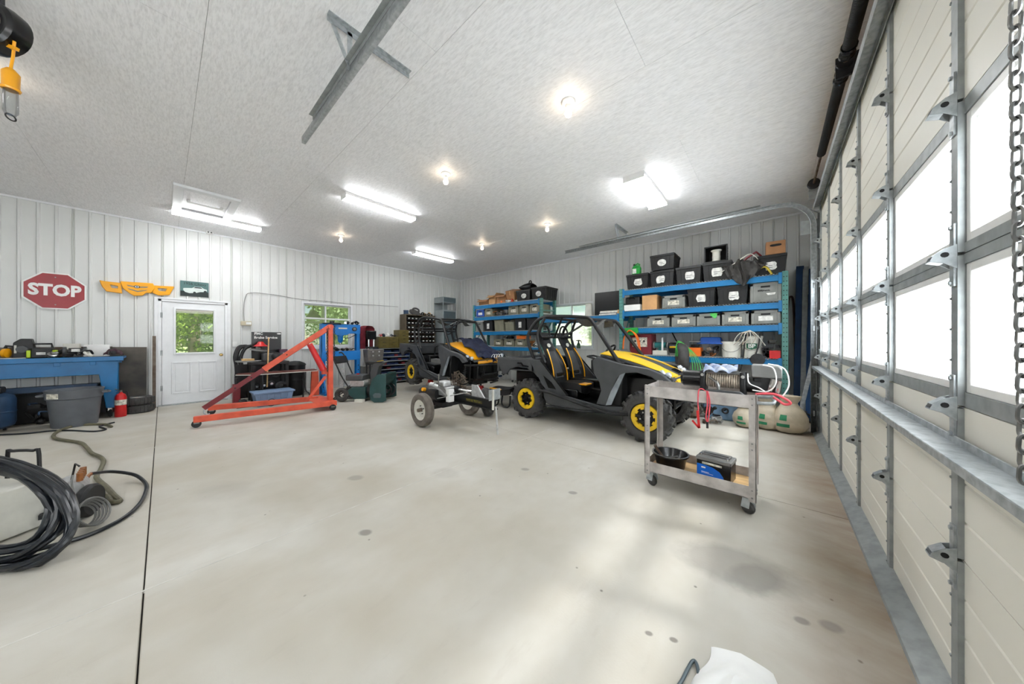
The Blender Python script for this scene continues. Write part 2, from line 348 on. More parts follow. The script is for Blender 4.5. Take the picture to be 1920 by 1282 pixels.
def pane_twinwall():
    """milky twin-wall polycarbonate with fine horizontal webs"""
    m = bpy.data.materials.new('twin_wall_glazing'); m.use_nodes = True; N = m.node_tree.nodes; L = m.node_tree.links; N.clear()
    out = N.new('ShaderNodeOutputMaterial'); tr = N.new('ShaderNodeBsdfTransparent'); tl = N.new('ShaderNodeBsdfTranslucent'); gl = N.new('ShaderNodeBsdfGlossy'); df = N.new('ShaderNodeBsdfDiffuse')
    tr.inputs[0].default_value = (0.94, 0.96, 0.97, 1); tl.inputs[0].default_value = (0.91, 0.95, 1.0, 1); gl.inputs[0].default_value = (1, 1, 1, 1); gl.inputs['Roughness'].default_value = 0.15; df.inputs[0].default_value = (0.9, 0.92, 0.94, 1)
    g = N.new('ShaderNodeNewGeometry'); sp = N.new('ShaderNodeSeparateXYZ'); L.new(g.outputs['Position'], sp.inputs[0])
    mu = N.new('ShaderNodeMath'); mu.operation = 'MULTIPLY'; mu.inputs[1].default_value = 2 * PI / 0.0135; L.new(sp.outputs[2], mu.inputs[0])
    si = N.new('ShaderNodeMath'); si.operation = 'SINE'; L.new(mu.outputs[0], si.inputs[0])
    mr = N.new('ShaderNodeMapRange'); mr.inputs[1].default_value = -0.6; mr.inputs[2].default_value = 0.9; mr.inputs[3].default_value = 0.68; mr.inputs[4].default_value = 0.93; L.new(si.outputs[0], mr.inputs[0])
    m0 = N.new('ShaderNodeMixShader'); m0.inputs[0].default_value = 0.05; L.new(tl.outputs[0], m0.inputs[1]); L.new(df.outputs[0], m0.inputs[2])
    m1 = N.new('ShaderNodeMixShader'); L.new(mr.outputs[0], m1.inputs[0]); L.new(tr.outputs[0], m1.inputs[1]); L.new(m0.outputs[0], m1.inputs[2])
    m2 = N.new('ShaderNodeMixShader'); m2.inputs[0].default_value = 0.05; L.new(m1.outputs[0], m2.inputs[1]); L.new(gl.outputs[0], m2.inputs[2])
    L.new(m2.outputs[0], out.inputs[0]); return m
M_pane = pane_twinwall()
def glass_clear(name, tint=(0.97, 0.99, 0.98, 1), haze=0.06):
    m = bpy.data.materials.new(name); m.use_nodes = True; N = m.node_tree.nodes; L = m.node_tree.links; N.clear()
    out = N.new('ShaderNodeOutputMaterial'); tr = N.new('ShaderNodeBsdfTransparent'); tr.inputs[0].default_value = tint
    gl = N.new('ShaderNodeBsdfGlossy'); gl.inputs['Roughness'].default_value = 0.03; tl = N.new('ShaderNodeBsdfTranslucent')
    fr = N.new('ShaderNodeFresnel'); fr.inputs[0].default_value = 1.45
    a = N.new('ShaderNodeMixShader'); L.new(fr.outputs[0], a.inputs[0]); L.new(tr.outputs[0], a.inputs[1]); L.new(gl.outputs[0], a.inputs[2])
    c = N.new('ShaderNodeMixShader'); c.inputs[0].default_value = haze; L.new(a.outputs[0], c.inputs[1]); L.new(tl.outputs[0], c.inputs[2])
    L.new(c.outputs[0], out.inputs[0]); return m
M_glass = glass_clear('hazed_glass', (0.97, 0.99, 0.98, 1), 0.25)  # haze mixed into the glass for the washed-out brightness outside
M_clearpl = glass_clear('clear_plastic', (0.9, 0.92, 0.92, 1), 0.25)

def leafy(name, c, c2):
    m = mat(name, c, 0.55, 0, 0.2, 3, c2=c2); N = m.node_tree.nodes; L = m.node_tree.links
    tl = N.new('ShaderNodeBsdfTranslucent'); mx = N.new('ShaderNodeMixShader'); mx.inputs[0].default_value = 0.45; out = N['Material Output']
    ramp = [n for n in N if n.type == 'VALTORGB'][0]; L.new(ramp.outputs[0], tl.inputs[0]); L.new(N['Principled BSDF'].outputs[0], mx.inputs[1]); L.new(tl.outputs[0], mx.inputs[2]); L.new(mx.outputs[0], out.inputs[0]); return m
M_leaf = leafy('sunlit_leaf', (112, 130, 48), (66, 92, 28))
M_leafd = leafy('tree_leaf', (104, 122, 80), (66, 86, 48))
# ---------------------------------------------------------------- room shell
XL, XR, YF, YN, ZC = -9.15, 0.62, 7.5, -6.0, 3.6
fl = MB().bx(XL - .15, XR + .15, YN - .15, YF + .15, -.16, -.014).build('floor', mat('dark_joint', (58, 54, 50), 0.9), kind='structure')
gx = [XL - .1, -5.72, -2.49, XR + .06]; gy = [YN - .1, -3.40, -0.065, 3.27, YF + .1]
for i in range(3):
    for j in range(4):
        g = 0.0028
        MB().bx(gx[i] + g, gx[i + 1] - g, gy[j] + g, gy[j + 1] - g, -.1, 0).build('slab', M_conc, fl, bev=0.003, seg=1)
M_fill = mat('pale_joint_filler', (206, 204, 197), 0.8)
for x in (-5.72, -2.49): MB().bx(x - .004, x + .004, YN, YF, -.05, .0004).build('joint_filler', M_fill, fl)
ce = MB().bx(XL - .15, XR + .15, YN - .15, YF + .15, ZC + .013, ZC + .16).build('ceiling', mat('dark_seam', (96, 96, 96), 0.9), kind='structure')
y = 0.205 - 1.22 * 6; k = 0
while y < YF:
    x = XL - 1.22 * (k % 2) - 0.2
    while x < XR:
        a, b, c, d = max(x, XL - .02), min(x + 2.44, XR + .02), max(y, YN - .02), min(y + 1.22, YF + .02)
        if b - a > .05 and d - c > .05: MB().bx(a + .0012, b - .0012, c + .0012, d - .0012, ZC, ZC + .0125).build('panel', M_osb, ce)
        x += 2.44
    y += 1.22; k += 1
def wall_with_holes(name, u0, u1, holes, f, parent_mat):
    """backing wall: columns of boxes round the openings; f(u0,u1,z0,z1) gives box bounds"""
    mb = MB(); cuts = sorted({u0, u1} | {h[0] for h in holes} | {h[1] for h in holes}); sheets = []
    for a, b in zip(cuts[:-1], cuts[1:]):
        hs = [h for h in holes if h[0] <= a + 1e-6 and h[1] >= b - 1e-6]; z = 0.0
        for h in sorted(hs, key=lambda q: q[2]):
            if h[2] > z: mb.bx(*f(a, b, z, h[2])); sheets.append((a, b, z, h[2]))
            z = h[3]
        if z < ZC: mb.bx(*f(a, b, z, ZC)); sheets.append((a, b, z, ZC))
    o = mb.build(name, parent_mat, kind='structure'); return o, sheets
def rib_sheet(parent, a, b, z0, z1, P, pitch=0.1675, phase=0.0):
    prof = [(a, 0.0)]; k = math.floor((a - phase) / pitch)
    while phase + k * pitch < b + .03:
        c = phase + k * pitch
        for du, h in ((-.021, 0), (-.011, .017), (.011, .017), (.021, 0)):
            if a < c + du < b: prof.append((c + du, h))
        k += 1
    prof.append((b, 0.0)); vs = []; fs = []
    for (u, h) in prof: vs += [P(u, h, z0), P(u, h, z1)]
    for i in range(len(prof) - 1): fs.append((2 * i, 2 * i + 2, 2 * i + 3, 2 * i + 1))
    MB().add(vs, fs).build('metal_sheet', M_wall, parent)
def sheets(parent, lst, P, width=1.005, start=0.0):
    for (a, b, z0, z1) in lst:
        u = start + width * math.floor((a - start) / width)
        while u < b - 1e-6:
            p, q = max(a, u), min(b, u + width)
            if q - p > 1e-4: rib_sheet(parent, p, q, z0, z1, P)
            u += width
M_back = mat('wall_backing', (200, 200, 200), 0.8)
DY0, DY1, DZ = -0.06, 0.94, 2.12
WY0, WY1, WZ0, WZ1 = 2.33, 3.56, 1.10, 2.30
wl_, sh = wall_with_holes('wall_left', YN, YF, [(DY0, DY1, 0, DZ), (WY0, WY1, WZ0, WZ1)], lambda a, b, z0, z1: (XL - .14, XL - .002, a, b, z0, z1), M_back)
sheets(wl_, sh, lambda u, h, z: (XL + h, u, z))
FX0, FX1, FZ0, FZ1 = -5.0, -3.62, 1.08, 2.34
wf_, sh = wall_with_holes('wall_far', XL - .14, XR + .14, [(FX0, FX1, FZ0, FZ1)], lambda a, b, z0, z1: (a, b, YF + .002, YF + .14, z0, z1), M_back)
sheets(wf_, sh, lambda u, h, z: (u, YF - h, z))
GY0, GY1, GZ = 1.0, 5.96, 3.2
wr_, sh = wall_with_holes('wall_right', YN, YF, [(GY0, GY1, 0, GZ), (-5.02, -.06, 0, GZ)], lambda a, b, z0, z1: (XR + .002, XR + .14, a, b, z0, z1), M_back)
sheets(wr_, [s for s in sh if not (s[2] > 3)], lambda u, h, z: (XR - h, u, z))
MB().bx(XR - .03, XR, GY0 - .3, GY1 + .3, GZ, ZC).build('header_board', M_tan, wr_)
MB().bx(XR - .004, XR + .13, GY0 - .02, GY0, 0, GZ).bx(XR - .004, XR + .13, GY1, GY1 + .02, 0, GZ).build('jamb_lining', M_trimw, wr_)
for (ya, yb) in ((GY0 - .1, GY0 + .06), (GY1 - .07, GY1 + .03), (-5.12, -4.96), (-.13, -.03)): MB().bx(.547, XR + .004, ya, yb, 0, GZ + .05).build('gap_cover', M_trimw, wr_)  # added behind the door edges to block sun leaking through the gaps
for (ya, yb) in ((GY0 + .06, GY1 - .07), (-4.96, -.13)): MB().bx(.547, XR + .004, ya, yb, GZ - .04, GZ + .05).build('gap_cover', M_trimw, wr_)
wn_ = MB().bx(XL, XR, YN - .14, YN - .002, 0, ZC).build('wall_near', M_back, kind='structure')
sheets(wn_, [(XL, XR, 0, ZC)], lambda u, h, z: (u, YN + h, z))
MB().bx(XL, XL + .022, YN, YF, ZC - .03, ZC).build('trim_1', M_trimw, kind='structure')
MB().bx(XL, XR, YF - .022, YF, ZC - .03, ZC).build('trim_2', M_trimw, kind='structure')
MB().bx(XL, XL + .02, DY1 + .05, YF, 0, .05).bx(XL, XL + .02, YN, DY0 - .05, 0, .05).build('baseboard_left', M_trimw, kind='structure')
# ---- attic hatch in the ceiling
ha = thing('attic_hatch', 'square white panelled attic hatch with a bar handle in the ceiling', 'hatch', (-7.22, .47, ZC))
b = MB(); hx0, hx1, hy0, hy1 = -7.86, -6.58, .10, .84
for (a0, a1, c0, c1) in ((hx0, hx0 + .11, hy0, hy1), (hx1 - .11, hx1, hy0, hy1), (hx0 + .11, hx1 - .11, hy0, hy0 + .11), (hx0 + .11, hx1 - .11, hy1 - .11, hy1)): b.bx(a0, a1, c0, c1, ZC - .04, ZC)
b.build('frame', M_trimw, ha, bev=.004)
MB().bx(hx0 + .115, hx1 - .115, hy0 + .115, hy1 - .115, ZC - .008, ZC).build('panel', M_osb, ha)
hb = MB().bx(-7.24, -7.20, .26, .68, ZC - .05, ZC - .035).build('handle', M_white, ha, bev=.004)
MB().bx(-7.25, -7.19, .255, .295, ZC - .035, ZC - .01).bx(-7.25, -7.19, .645, .685, ZC - .035, ZC - .01).build('bracket', M_white, ha)
# ---- entry door in the left wall
d2 = setting('door_2', (XL, .44, 0))
b = MB(); fx0, fx1 = XL - .12, XL + .022
b.bx(fx0, fx1, DY0, DY0 + .045, 0, DZ).bx(fx0, fx1, DY1 - .045, DY1, 0, DZ).bx(fx0, fx1, DY0, DY1, DZ - .045, DZ)
b.bx(XL, XL + .03, DY0 - .05, DY0, 0, DZ + .03).bx(XL, XL + .03, DY1, DY1 + .05, 0, DZ + .03).bx(XL, XL + .035, DY0 - .05, DY1 + .05, DZ, DZ + .035)
b.bx(fx0, XL - .047, DY0 + .04, DY0 + .075, 0, DZ).bx(fx0, XL - .047, DY1 - .075, DY1 - .04, 0, DZ).bx(fx0, XL - .047, DY0, DY1, DZ - .075, DZ - .04)
b.build('door_frame', M_trimw, d2, bev=.003)
sx0, sx1 = XL - .045, XL; y0, y1, z0, z1 = DY0 + .05, DY1 - .05, .02, DZ - .05
ly0, ly1, lz0, lz1 = .175, .715, 1.05, 1.93
b = MB(); b.bx(sx0, sx1, y0, ly0, z0, z1).bx(sx0, sx1, ly1, y1, z0, z1).bx(sx0, sx1, ly0, ly1, z0, lz0).bx(sx0, sx1, ly0, ly1, lz1, z1)
slab = b.build('door_slab', M_trimw, d2)
for (a, c) in ((.115, .39), (.50, .775)):
    b = MB(); t = .022
    b.bx(sx1, sx1 + .016, a, a + t, .22, .86).bx(sx1, sx1 + .016, c - t, c, .22, .86).bx(sx1, sx1 + .016, a + t, c - t, .22, .22 + t).bx(sx1, sx1 + .016, a + t, c - t, .86 - t, .86)
    b.bx(sx1, sx1 + .005, a + .05, c - .05, .27, .81); b.build('raised_panel', M_trimw, slab, bev=.006)
b = MB(); t = .035
for (a0, a1, c0, c1) in ((ly0 - t, ly0, lz0 - t, lz1 + t), (ly1, ly1 + t, lz0 - t, lz1 + t), (ly0, ly1, lz0 - t, lz0), (ly0, ly1, lz1, lz1 + t)): b.bx(sx1 - .05, sx1 + .016, a0, a1, c0, c1)
b.build('window_frame', M_trimw, slab, bev=.004)
MB().bx(sx0 + .015, sx0 + .025, ly0, ly1, lz0, lz1).build('pane', M_glass, slab)
b = MB().bx(sx1 - .012, sx1 - .002, ly0 + .005, ly1 - .005, lz1 - .035, lz1)
for q in range(5): b.bx(sx1 - .014, sx1 + .0, ly0 + .01, ly1 - .01, lz1 - .045 - q * .006, lz1 - .042 - q * .006)
b.build('raised_blind', M_offw, slab)
MB().lathe([(.0, .075), (.022, .072), (.03, .055), (.024, .035), (.012, .03), (.012, .006), (.03, .006), (.03, 0)], (sx1, .835, .985), (1, 0, 0), 16).build('door_knob', mat('brass', (196, 172, 110), .25, .9), slab)
for z in (.35, 1.05, 1.8): MB().bx(XL - .01, XL + .026, y0 - .02, y0 + .008, z - .05, z + .05).build('hinge', M_galv2, d2)
MB().bx(XL - .12, XL + .06, DY0, DY1, 0, .018).build('threshold', M_galv, d2)
# ---- windows
def window(name, o, u, sill, top, left, right, mull, n):
    """frame with sliding sashes; u = direction along the wall, n = direction into the room"""
    w = setting(name, o); o, u, n = Vector(o), Vector(u), Vector(n)
    def slabm(mb, a, b, z0, z1, d0, d1):
        p = [o + u * a + n * d0, o + u * b + n * d1]
        mb.bx(min(p[0].x, p[1].x), max(p[0].x, p[1].x), min(p[0].y, p[1].y), max(p[0].y, p[1].y), z0, z1)
    t = .045; b = MB()
    for (a, c, z0, z1) in ((left, left + t, sill, top), (right - t, right, sill, top), (left + t, right - t, sill, sill + t), (left + t, right - t, top - t, top)): slabm(b, a, c, z0, z1, -.13, .03)
    b.build('window_frame', M_trimw, w, bev=.004)
    b = MB(); slabm(b, left - .03, right + .03, sill - .03, sill, -.02, .06); b.build('window_sill', M_trimw, w, bev=.004)
    for (a, c, dd) in ((left + t, mull + .02, -.05), (mull - .02, right - t, -.08)):
        b = MB(); s = .035
        for (p, q, z0, z1) in ((a, a + s, sill + t, top - t), (c - s, c, sill + t, top - t), (a + s, c - s, sill + t, sill + t + s), (a + s, c - s, top - t - s, top - t)): slabm(b, p, q, z0, z1, dd - .02, dd + .01)
        sash = b.build('sash', M_trimw, w)
        b = MB(); slabm(b, a + s, c - s, sill + t + s, top - t - s, dd - .008, dd - .002); b.build('pane', M_glass, sash)
    return w
w1 = window('window_1', (XL, 0, 0), (0, 1, 0), WZ0, WZ1, WY0, WY1, 2.89, (1, 0, 0))
b = MB().bx(XL - .06, XL - .03, WY0 + .04, WY1 - .04, 1.86, 1.90); b.build('meeting_rail', M_trimw, w1)
w2 = window('window_2', (0, YF, 0), (1, 0, 0), FZ0, FZ1, FX0, FX1, -4.30, (0, -1, 0))
# ---- overhead door
d1 = setting('door_1', (.5, 3.475, 0))
SH = .533; DYA, DYB = 1.02, 5.93; NC = 6; CW = (DYB - DYA) / NC; XF = .5
stiles = [DYA + CW * i for i in range(NC + 1)]
def ribbed_section(z0, z1):
    prof = [(XF + .045, z0), (XF, z0)]; n = 4; h = (z1 - z0) / n
    for i in range(n):
        a = z0 + h * i
        if i: prof += [(XF, a - .006), (XF + .004, a), (XF, a + .006)]
    prof += [(XF, z1), (XF + .045, z1)]
    return MB().prism(prof, (0, DYA, 0), (1, 0, 0), (0, 0, 1), (0, DYB - DYA, 0))
hb_ = MB(); hb_.box((-.003, 0, 0), (.006, .034, .22))
for s in (-.021, .021): hb_.prism([(0, .036), (-.022, .026), (-.052, .0), (-.058, -.016), (-.028, -.026), (0, -.05)], (0, s - .002, 0), (1, 0, 0), (0, 0, 1), (0, .004, 0))
hb_.bar((-.028, 0, -.026), (-.058, 0, -.016), .042, .004).bar((-.022, 0, .026), (-.052, 0, .0), .042, .004)
hb_.cur = 1; hb_.cyl((-.026, -.0245, .002), (-.026, .0245, .002), .0095, 10); hb_.cur = 0
for zz in (-.098, .098): hb_.cyl((-.012, 0, zz), (0, 0, zz), .008, 6)
hinge_me = hb_.mesh('hinge', [M_galv, mat('bore', (24, 24, 26), .8)])
def inst(name, me, parent, loc, rot=None):
    o = bpy.data.objects.new(name, me); COL.objects.link(o); o.parent = parent
    o.location = wmat(parent).inverted() @ Vector(loc)
    if rot: o.rotation_euler = rot
    WM[o.name] = wmat(parent); KIDS.setdefault(parent.name, []).append(o); return o
for k in range(6):
    z0, z1 = .012 + SH * k, .012 + SH * (k + 1) - .003
    if k in (2, 3):
        b = MB(); r0, r1 = (.05, .035) if k == 2 else (.035, .05)
        b.bx(XF, XF + .045, DYA, DYB, z0, z0 + r0).bx(XF, XF + .045, DYA, DYB, z1 - r1, z1)
        for y in stiles: b.bx(XF, XF + .045, max(DYA, y - .022), min(DYB, y + .022), z0 + r0, z1 - r1)
        sec = b.build('door_section', M_galv2, d1)
        for i in range(NC):
            a, c = stiles[i] + .022, stiles[i + 1] - .022; p, q = z0 + r0, z1 - r1; t = .03; b = MB()
            for (u0, u1, v0, v1) in ((a, a + t, p, q), (c - t, c, p, q), (a + t, c - t, p, p + t), (a + t, c - t, q - t, q)): b.bx(XF + .004, XF + .04, u0, u1, v0, v1)
            b.build('window_frame', M_white, sec, bev=.003)
            MB().bx(XF + .018, XF + .026, a + t, c - t, p + t, q - t).build('pane', M_pane, sec)
    else:
        sec = ribbed_section(z0, z1).build('door_section', M_doorp, d1, ang=20)
    for i, y in enumerate(stiles):
        w = .05; yc = min(max(y, DYA + w / 2), DYB - w / 2); b = MB().bx(XF - .014, XF, yc - w / 2, yc + w / 2, z0 + .004, z1 - .004)
        for q in range(5): b.cyl((XF - .012, yc + (w / 2 + .004), z0 + .05 + q * .11), (XF - .012, yc + (w / 2 - .004), z0 + .05 + q * .11), .006, 6)
        b.build('stile', M_galv2, sec)
        if k < 5: inst('hinge', hinge_me, sec, (XF - .014, yc, z1 + .0015))
def strut(z, dpt, mname, lip=.028):
    MB().bx(XF - dpt, XF - .015, DYA - .01, DYB + .01, z, z + .003).bx(XF - dpt, XF - dpt + .003, DYA - .01, DYB + .01, z - lip, z).bx(XF - .02, XF - .0145, DYA - .01, DYB + .01, z - .05, z + .028).build(mname, M_galv, d1, bev=.001, seg=1)
strut(.945, .095, 'reinforcing_strut'); strut(3.155, .085, 'reinforcing_strut', .06)
MB().prism([(XF + .03, 0), (XF - .085, 0), (XF - .08, .012), (XF - .012, .052), (XF + .03, .052)], (0, DYA - .03, 0), (1, 0, 0), (0, 0, 1), (0, DYB - DYA + .06, 0)).build('bottom_seal', M_galv2, d1)
# unseen second overhead door, added behind the camera to bring in more daylight
d3 = setting('added_door_3', (.5, -2.54, 0)); off = -6.02
for k in range(6):
    z0, z1 = .012 + SH * k, .012 + SH * (k + 1) - .003
    if k in (2, 3):
        b = MB().bx(XF, XF + .045, DYA + off, DYB + off, z0, z0 + .045).bx(XF, XF + .045, DYA + off, DYB + off, z1 - .045, z1)
        for y in stiles: b.bx(XF, XF + .045, y + off - .025, y + off + .025, z0 + .045, z1 - .045)
        sec = b.build('door_section', M_galv2, d3)
        for i in range(NC): MB().bx(XF + .018, XF + .026, stiles[i] + off + .025, stiles[i + 1] + off - .025, z0 + .045, z1 - .045).build('pane', M_pane, sec)
    else: MB().bx(XF, XF + .045, DYA + off, DYB + off, z0, z1).build('door_section', M_doorp, d3)
# ---- tracks, torsion shaft, chain
def sweep(mb, path, prof, sidev=(0, 1, 0)):
    sd = Vector(sidev); pts = [Vector(p) for p in path]; vs = []; fs = []; m = len(prof)
    for i, p in enumerate(pts):
        t = (pts[min(i + 1, len(pts) - 1)] - pts[max(i - 1, 0)]).normalized(); n = sd.cross(t)
        for (a, c) in prof: vs.append(p + n * a + sd * c)
    for i in range(len(pts) - 1):
        for j in range(m - 1): fs.append((i * m + j, i * m + j + 1, (i + 1) * m + j + 1, (i + 1) * m + j))
    return mb.add(vs, fs)
def track(y, s, label, xe):
    t = thing('door_track', label, 'door track', (.4, y, 0)); xv, zh, R = .43, 3.30, .38
    path = [(xv, y, 0.0), (xv, y, zh - R)] + [(xv - R + R * math.cos(a), y, zh - R + R * math.sin(a)) for a in [PI / 2 * i / 10 for i in range(1, 10)]] + [(xv - R, y, zh), (xe, y, zh)]
    b = MB(); sweep(b, path, [(-.03, s * .032), (-.032, 0), (.032, 0), (.03, s * .032), (.022, s * .036)]); o = b.build('rail', M_galv, t)
    md = o.modifiers.new('solid', 'SOLIDIFY'); md.thickness = .003
    b = MB().bx(.47, XR, y - s * .035 - .002, y - s * .035 + .002, 0, 3.1).bx(XR - .006, XR, min(y - s * .035, y - s * .09), max(y - s * .035, y - s * .09), 0, 3.1); b.build('jamb_angle', M_galv2, t)
    for z in (.25, .85, 1.45, 2.05, 2.6): MB().bx(.425, .5, y - s * .035 - .004, y + .0, z, z + .05).bx(.425, .44, y - .012, y + .012, z - .01, z + .06).build('track_bracket', M_galv, t)
    MB().bx(.30, .60, y - s * .04 - .002, y - s * .04 + .002, 2.82, 3.02).bar((.6, y - s * .04, 3.0), (.2, y - s * .04, 3.33), .03, .004).build('flag_bracket', M_galv2, t)
    # hanger of perforated angle
    hx = -2.35; b = MB().bx(hx - .02, hx + .02, y - .15, y + .48, ZC - .006, ZC).bx(hx - .021, hx - .017, y - .15, y + .48, ZC - .045, ZC)
    for q in range(10): b.cyl((hx + .004, y - .12 + q * .063, ZC - .0075), (hx + .004, y - .12 + q * .063, ZC - .0055), .009, 8)
    b.bar((hx - .019, y, ZC - .02), (hx - .019, y, zh), .035, .004, (1, 0, 0)).bar((hx - .023, y - .12, ZC - .02), (hx - .023, y + .0, zh + .03), .03, .004, (1, 0, 0)); b.build('perforated_hanger', M_galv, t)
    b = MB().bx(xe + .35, xv - R - .2, y - .004, y - .001, zh + .03, zh + .065)
    b.bx(xe + .35, xv - R - .2, y - .035, y - .001, zh + .062, zh + .065); b.build('stiffener_angle', M_galv2, t)
    return t
track(6.0, -1, 'galvanised overhead door track running from the far door jamb above the storage rack', -3.58)
track(.905, 1, 'galvanised overhead door track hanging from the ceiling nearest the camera', -3.55)
ts = thing('torsion_spring_assembly', 'black torsion springs on a shaft above the overhead door', 'springs', (.43, 3.475, 3.45))
SX, SZ = .42, 3.46
MB().cyl((SX, .85, SZ), (SX, 6.1, SZ), .0128, 12).build('shaft', M_rust, ts)
def spring(ya, yb):
    b = MB(); n = int((yb - ya) / .012); prof = []
    for i in range(n): prof += [(.030, ya + i * .012), (.0385, ya + i * .012 + .004), (.0385, ya + i * .012 + .008)]
    b.lathe(prof, (SX, 0, SZ), (0, 1, 0), 12); b.build('spring', M_black, ts)
spring(3.62, 5.0); spring(1.95, 3.33)
for y in (3.33, 3.62): MB().lathe([(.0, -.05), (.046, -.05), (.046, -.03), (.034, -.02), (.034, .02), (.046, .03), (.046, .05), (0, .05)], (SX, y, SZ), (0, 1, 0), 16).build('cone', M_black2, ts)
MB().bx(SX - .05, XR - .04, 3.465, 3.485, SZ - .1, SZ + .06).lathe([(.0, -.03), (.05, -.03), (.05, .03), (0, .03)], (SX, 3.475, SZ), (0, 1, 0), 16).build('centre_bearing', M_darksteel, ts)
for y in (5.86, 1.05): MB().lathe([(0, -.03), (.062, -.03), (.05, -.02), (.05, .02), (.066, .03), (0, .03)], (SX, y, SZ), (0, 1, 0), 20).build('cable_drum', M_darksteel, ts)
for y in (6.02, .93): MB().bx(SX - .04, XR - .04, y - .004, y + .004, SZ - .16, SZ + .05).bx(SX - .04, SX + .04, y - .012, y + .012, SZ - .04, SZ + .04).build('end_bearing_plate', M_galv2, ts)
ch = thing('hand_chain', 'hanging steel hand chain beside the overhead door at the right edge', 'chain', (.40, 1.20, 3.35))
lk = MB().tube([(0, .0085 * math.cos(a), .014 * math.sin(a) + (.006 if math.sin(a) > 0 else -.006)) for a in [2 * PI * i / 14 for i in range(14)]], .0034, 6, closed=True).mesh('link', M_steel)
z = 3.33; k = 0
while z > 1.02:
    inst('link', lk, ch, (.40 + .006 * math.sin(z * 2.2), 1.20, z), (0, 0, (PI / 2) * (k % 2) + .4)); z -= .0325; k += 1
MB().bx(.385, .415, 1.19, 1.24, 3.33, ZC).build('hanger', M_darksteel, ch)
# ---------------------------------------------------------------- lamps of the room
def fluor(x, y0, y1, label, along='y', w=.19):
    L_ = y1 - y0; t = thing('fluorescent_light', label, 'ceiling light', (x, (y0 + y1) / 2, ZC), 0, 'wraparound ceiling lights')
    MB().bx(x - w / 2, x + w / 2, y0, y1, ZC - .045, ZC).bx(x - w / 2 - .004, x + w / 2 + .004, y0 - .006, y0 + .004, ZC - .085, ZC).bx(x - w / 2 - .004, x + w / 2 + .004, y1 - .004, y1 + .006, ZC - .085, ZC).build('housing', M_white, t)
    MB().prism([(-w / 2 + .002, -.045), (-w / 2 + .002, -.055), (-w / 2 + .025, -.085), (w / 2 - .025, -.085), (w / 2 - .002, -.055), (w / 2 - .002, -.045)], (x, y0 + .004, ZC), (1, 0, 0), (0, 0, 1), (0, L_ - .008, 0)).build('diffuser', M_tube_on, t)
fluor(-7.90, .10, 1.30, 'lit fluorescent ceiling light beside the attic hatch')
fluor(-5.08, 1.85, 3.05, 'lit fluorescent ceiling light in the middle of the ceiling')
fluor(-6.98, 4.22, 5.42, 'lit fluorescent ceiling light nearest the far corner')
fluor(-1.46, 4.25, 5.40, 'lit fluorescent ceiling light above the storage rack by the overhead door', w=.28)
fluor(-4.60, -3.4, -2.2, 'unseen lit fluorescent ceiling light added behind the camera')  # unseen fixtures added behind the camera to help light the room
fluor(-1.46, -2.6, -1.4, 'unseen lit fluorescent ceiling light added behind the camera by the overhead door')
def bulb(x, y, label):
    t = thing('bulb_lamp', label, 'ceiling light', (x, y, ZC), 0, 'bare bulb ceiling lamps')
    MB().lathe([(0, 0), (.062, 0), (.062, -.018), (.045, -.03), (.027, -.034), (.024, -.06), (0, -.06)], (x, y, ZC), (0, 0, 1), 20).build('lampholder', M_white, t)
    MB().lathe([(.014, -.058), (.017, -.07), (.03, -.095), (.034, -.115), (.028, -.138), (.014, -.150), (0, -.153)], (x, y, ZC), (0, 0, 1), 16).build('bulb', M_bulb_on, t)
bulb(-1.49, 2.55, 'bare lit bulb largest on the ceiling, nearest the overhead door')
bulb(-3.41, 2.55, 'bare lit bulb between the two middle fluorescent lights and the near track')
bulb(-7.15, 2.55, 'bare lit bulb nearest the left wall')
bulb(-3.38, 4.97, 'bare lit bulb by the end of the far door track')
bulb(-5.24, 4.97, 'bare lit bulb nearest the far corner fluorescent light')
bulb(-1.49, -1.0, 'unseen bare lit bulb assumed behind the camera by the overhead door'); bulb(-5.0, -1.0, 'unseen bare lit bulb assumed behind the camera in mid ceiling')
# ---------------------------------------------------------------- outdoors
tag(MB().bx(-90, 90, -60, 120, -.4, -.17).build('grass_field', M_grass), 'green grass field outside the building', 'grass', kind='stuff')
tag(MB().bx(.8, 9, -30, 30, -.3, -.1).build('gravel_drive', M_gravel), 'pale gravel drive outside the overhead door', 'drive', kind='structure')
def tree(name, label, c, R, H, n, leafm, size, group='trees outdoors', z0=0.0, trunk=True):
    t = thing(name, label, 'tree', (c[0], c[1], -.17), 0, group); vs = []; fs = []; rnd = random.Random(int(c[0] * 31 + c[1] * 17))
    blobs = [(rnd.uniform(-.6, .6) * R, rnd.uniform(-.6, .6) * R, z0 + rnd.uniform(.15, .85) * H, rnd.uniform(.3, .55) * R) for _ in range(16)]
    for _ in range(n):
        bx_, by_, bz_, br = blobs[rnd.randrange(16)]
        d = Vector((rnd.gauss(0, 1), rnd.gauss(0, 1), rnd.gauss(0, 1))).normalized() * br * rnd.uniform(.6, 1.05)
        p = Vector((c[0] + bx_, c[1] + by_, -.17 + bz_)) + d
        if p.z < .15: continue
        u = Vector((rnd.gauss(0, 1), rnd.gauss(0, 1), rnd.gauss(0, 1))).normalized(); w = u.orthogonal().normalized(); s = size * rnd.uniform(.7, 1.3); i = len(vs)
        vs += [p - u * s, p + w * s * .5, p + u * s, p - w * s * .5]; fs.append((i, i + 1, i + 2, i + 3))
    MB().add(vs, fs).build('foliage', leafm, t, kind='stuff')
    if trunk:
        MB().tube([(c[0], c[1], -.165), (c[0] + .05, c[1], H * .4), (c[0], c[1] + .1, H * .75)], [R * .09, R * .07, R * .02], 8).build('trunk', M_bark, t)
tree('leafy_tree', 'bright green leafy shrub just outside the entry door window', (-14.2, .7), 2.3, 4.4, 26000, M_leaf, .06)
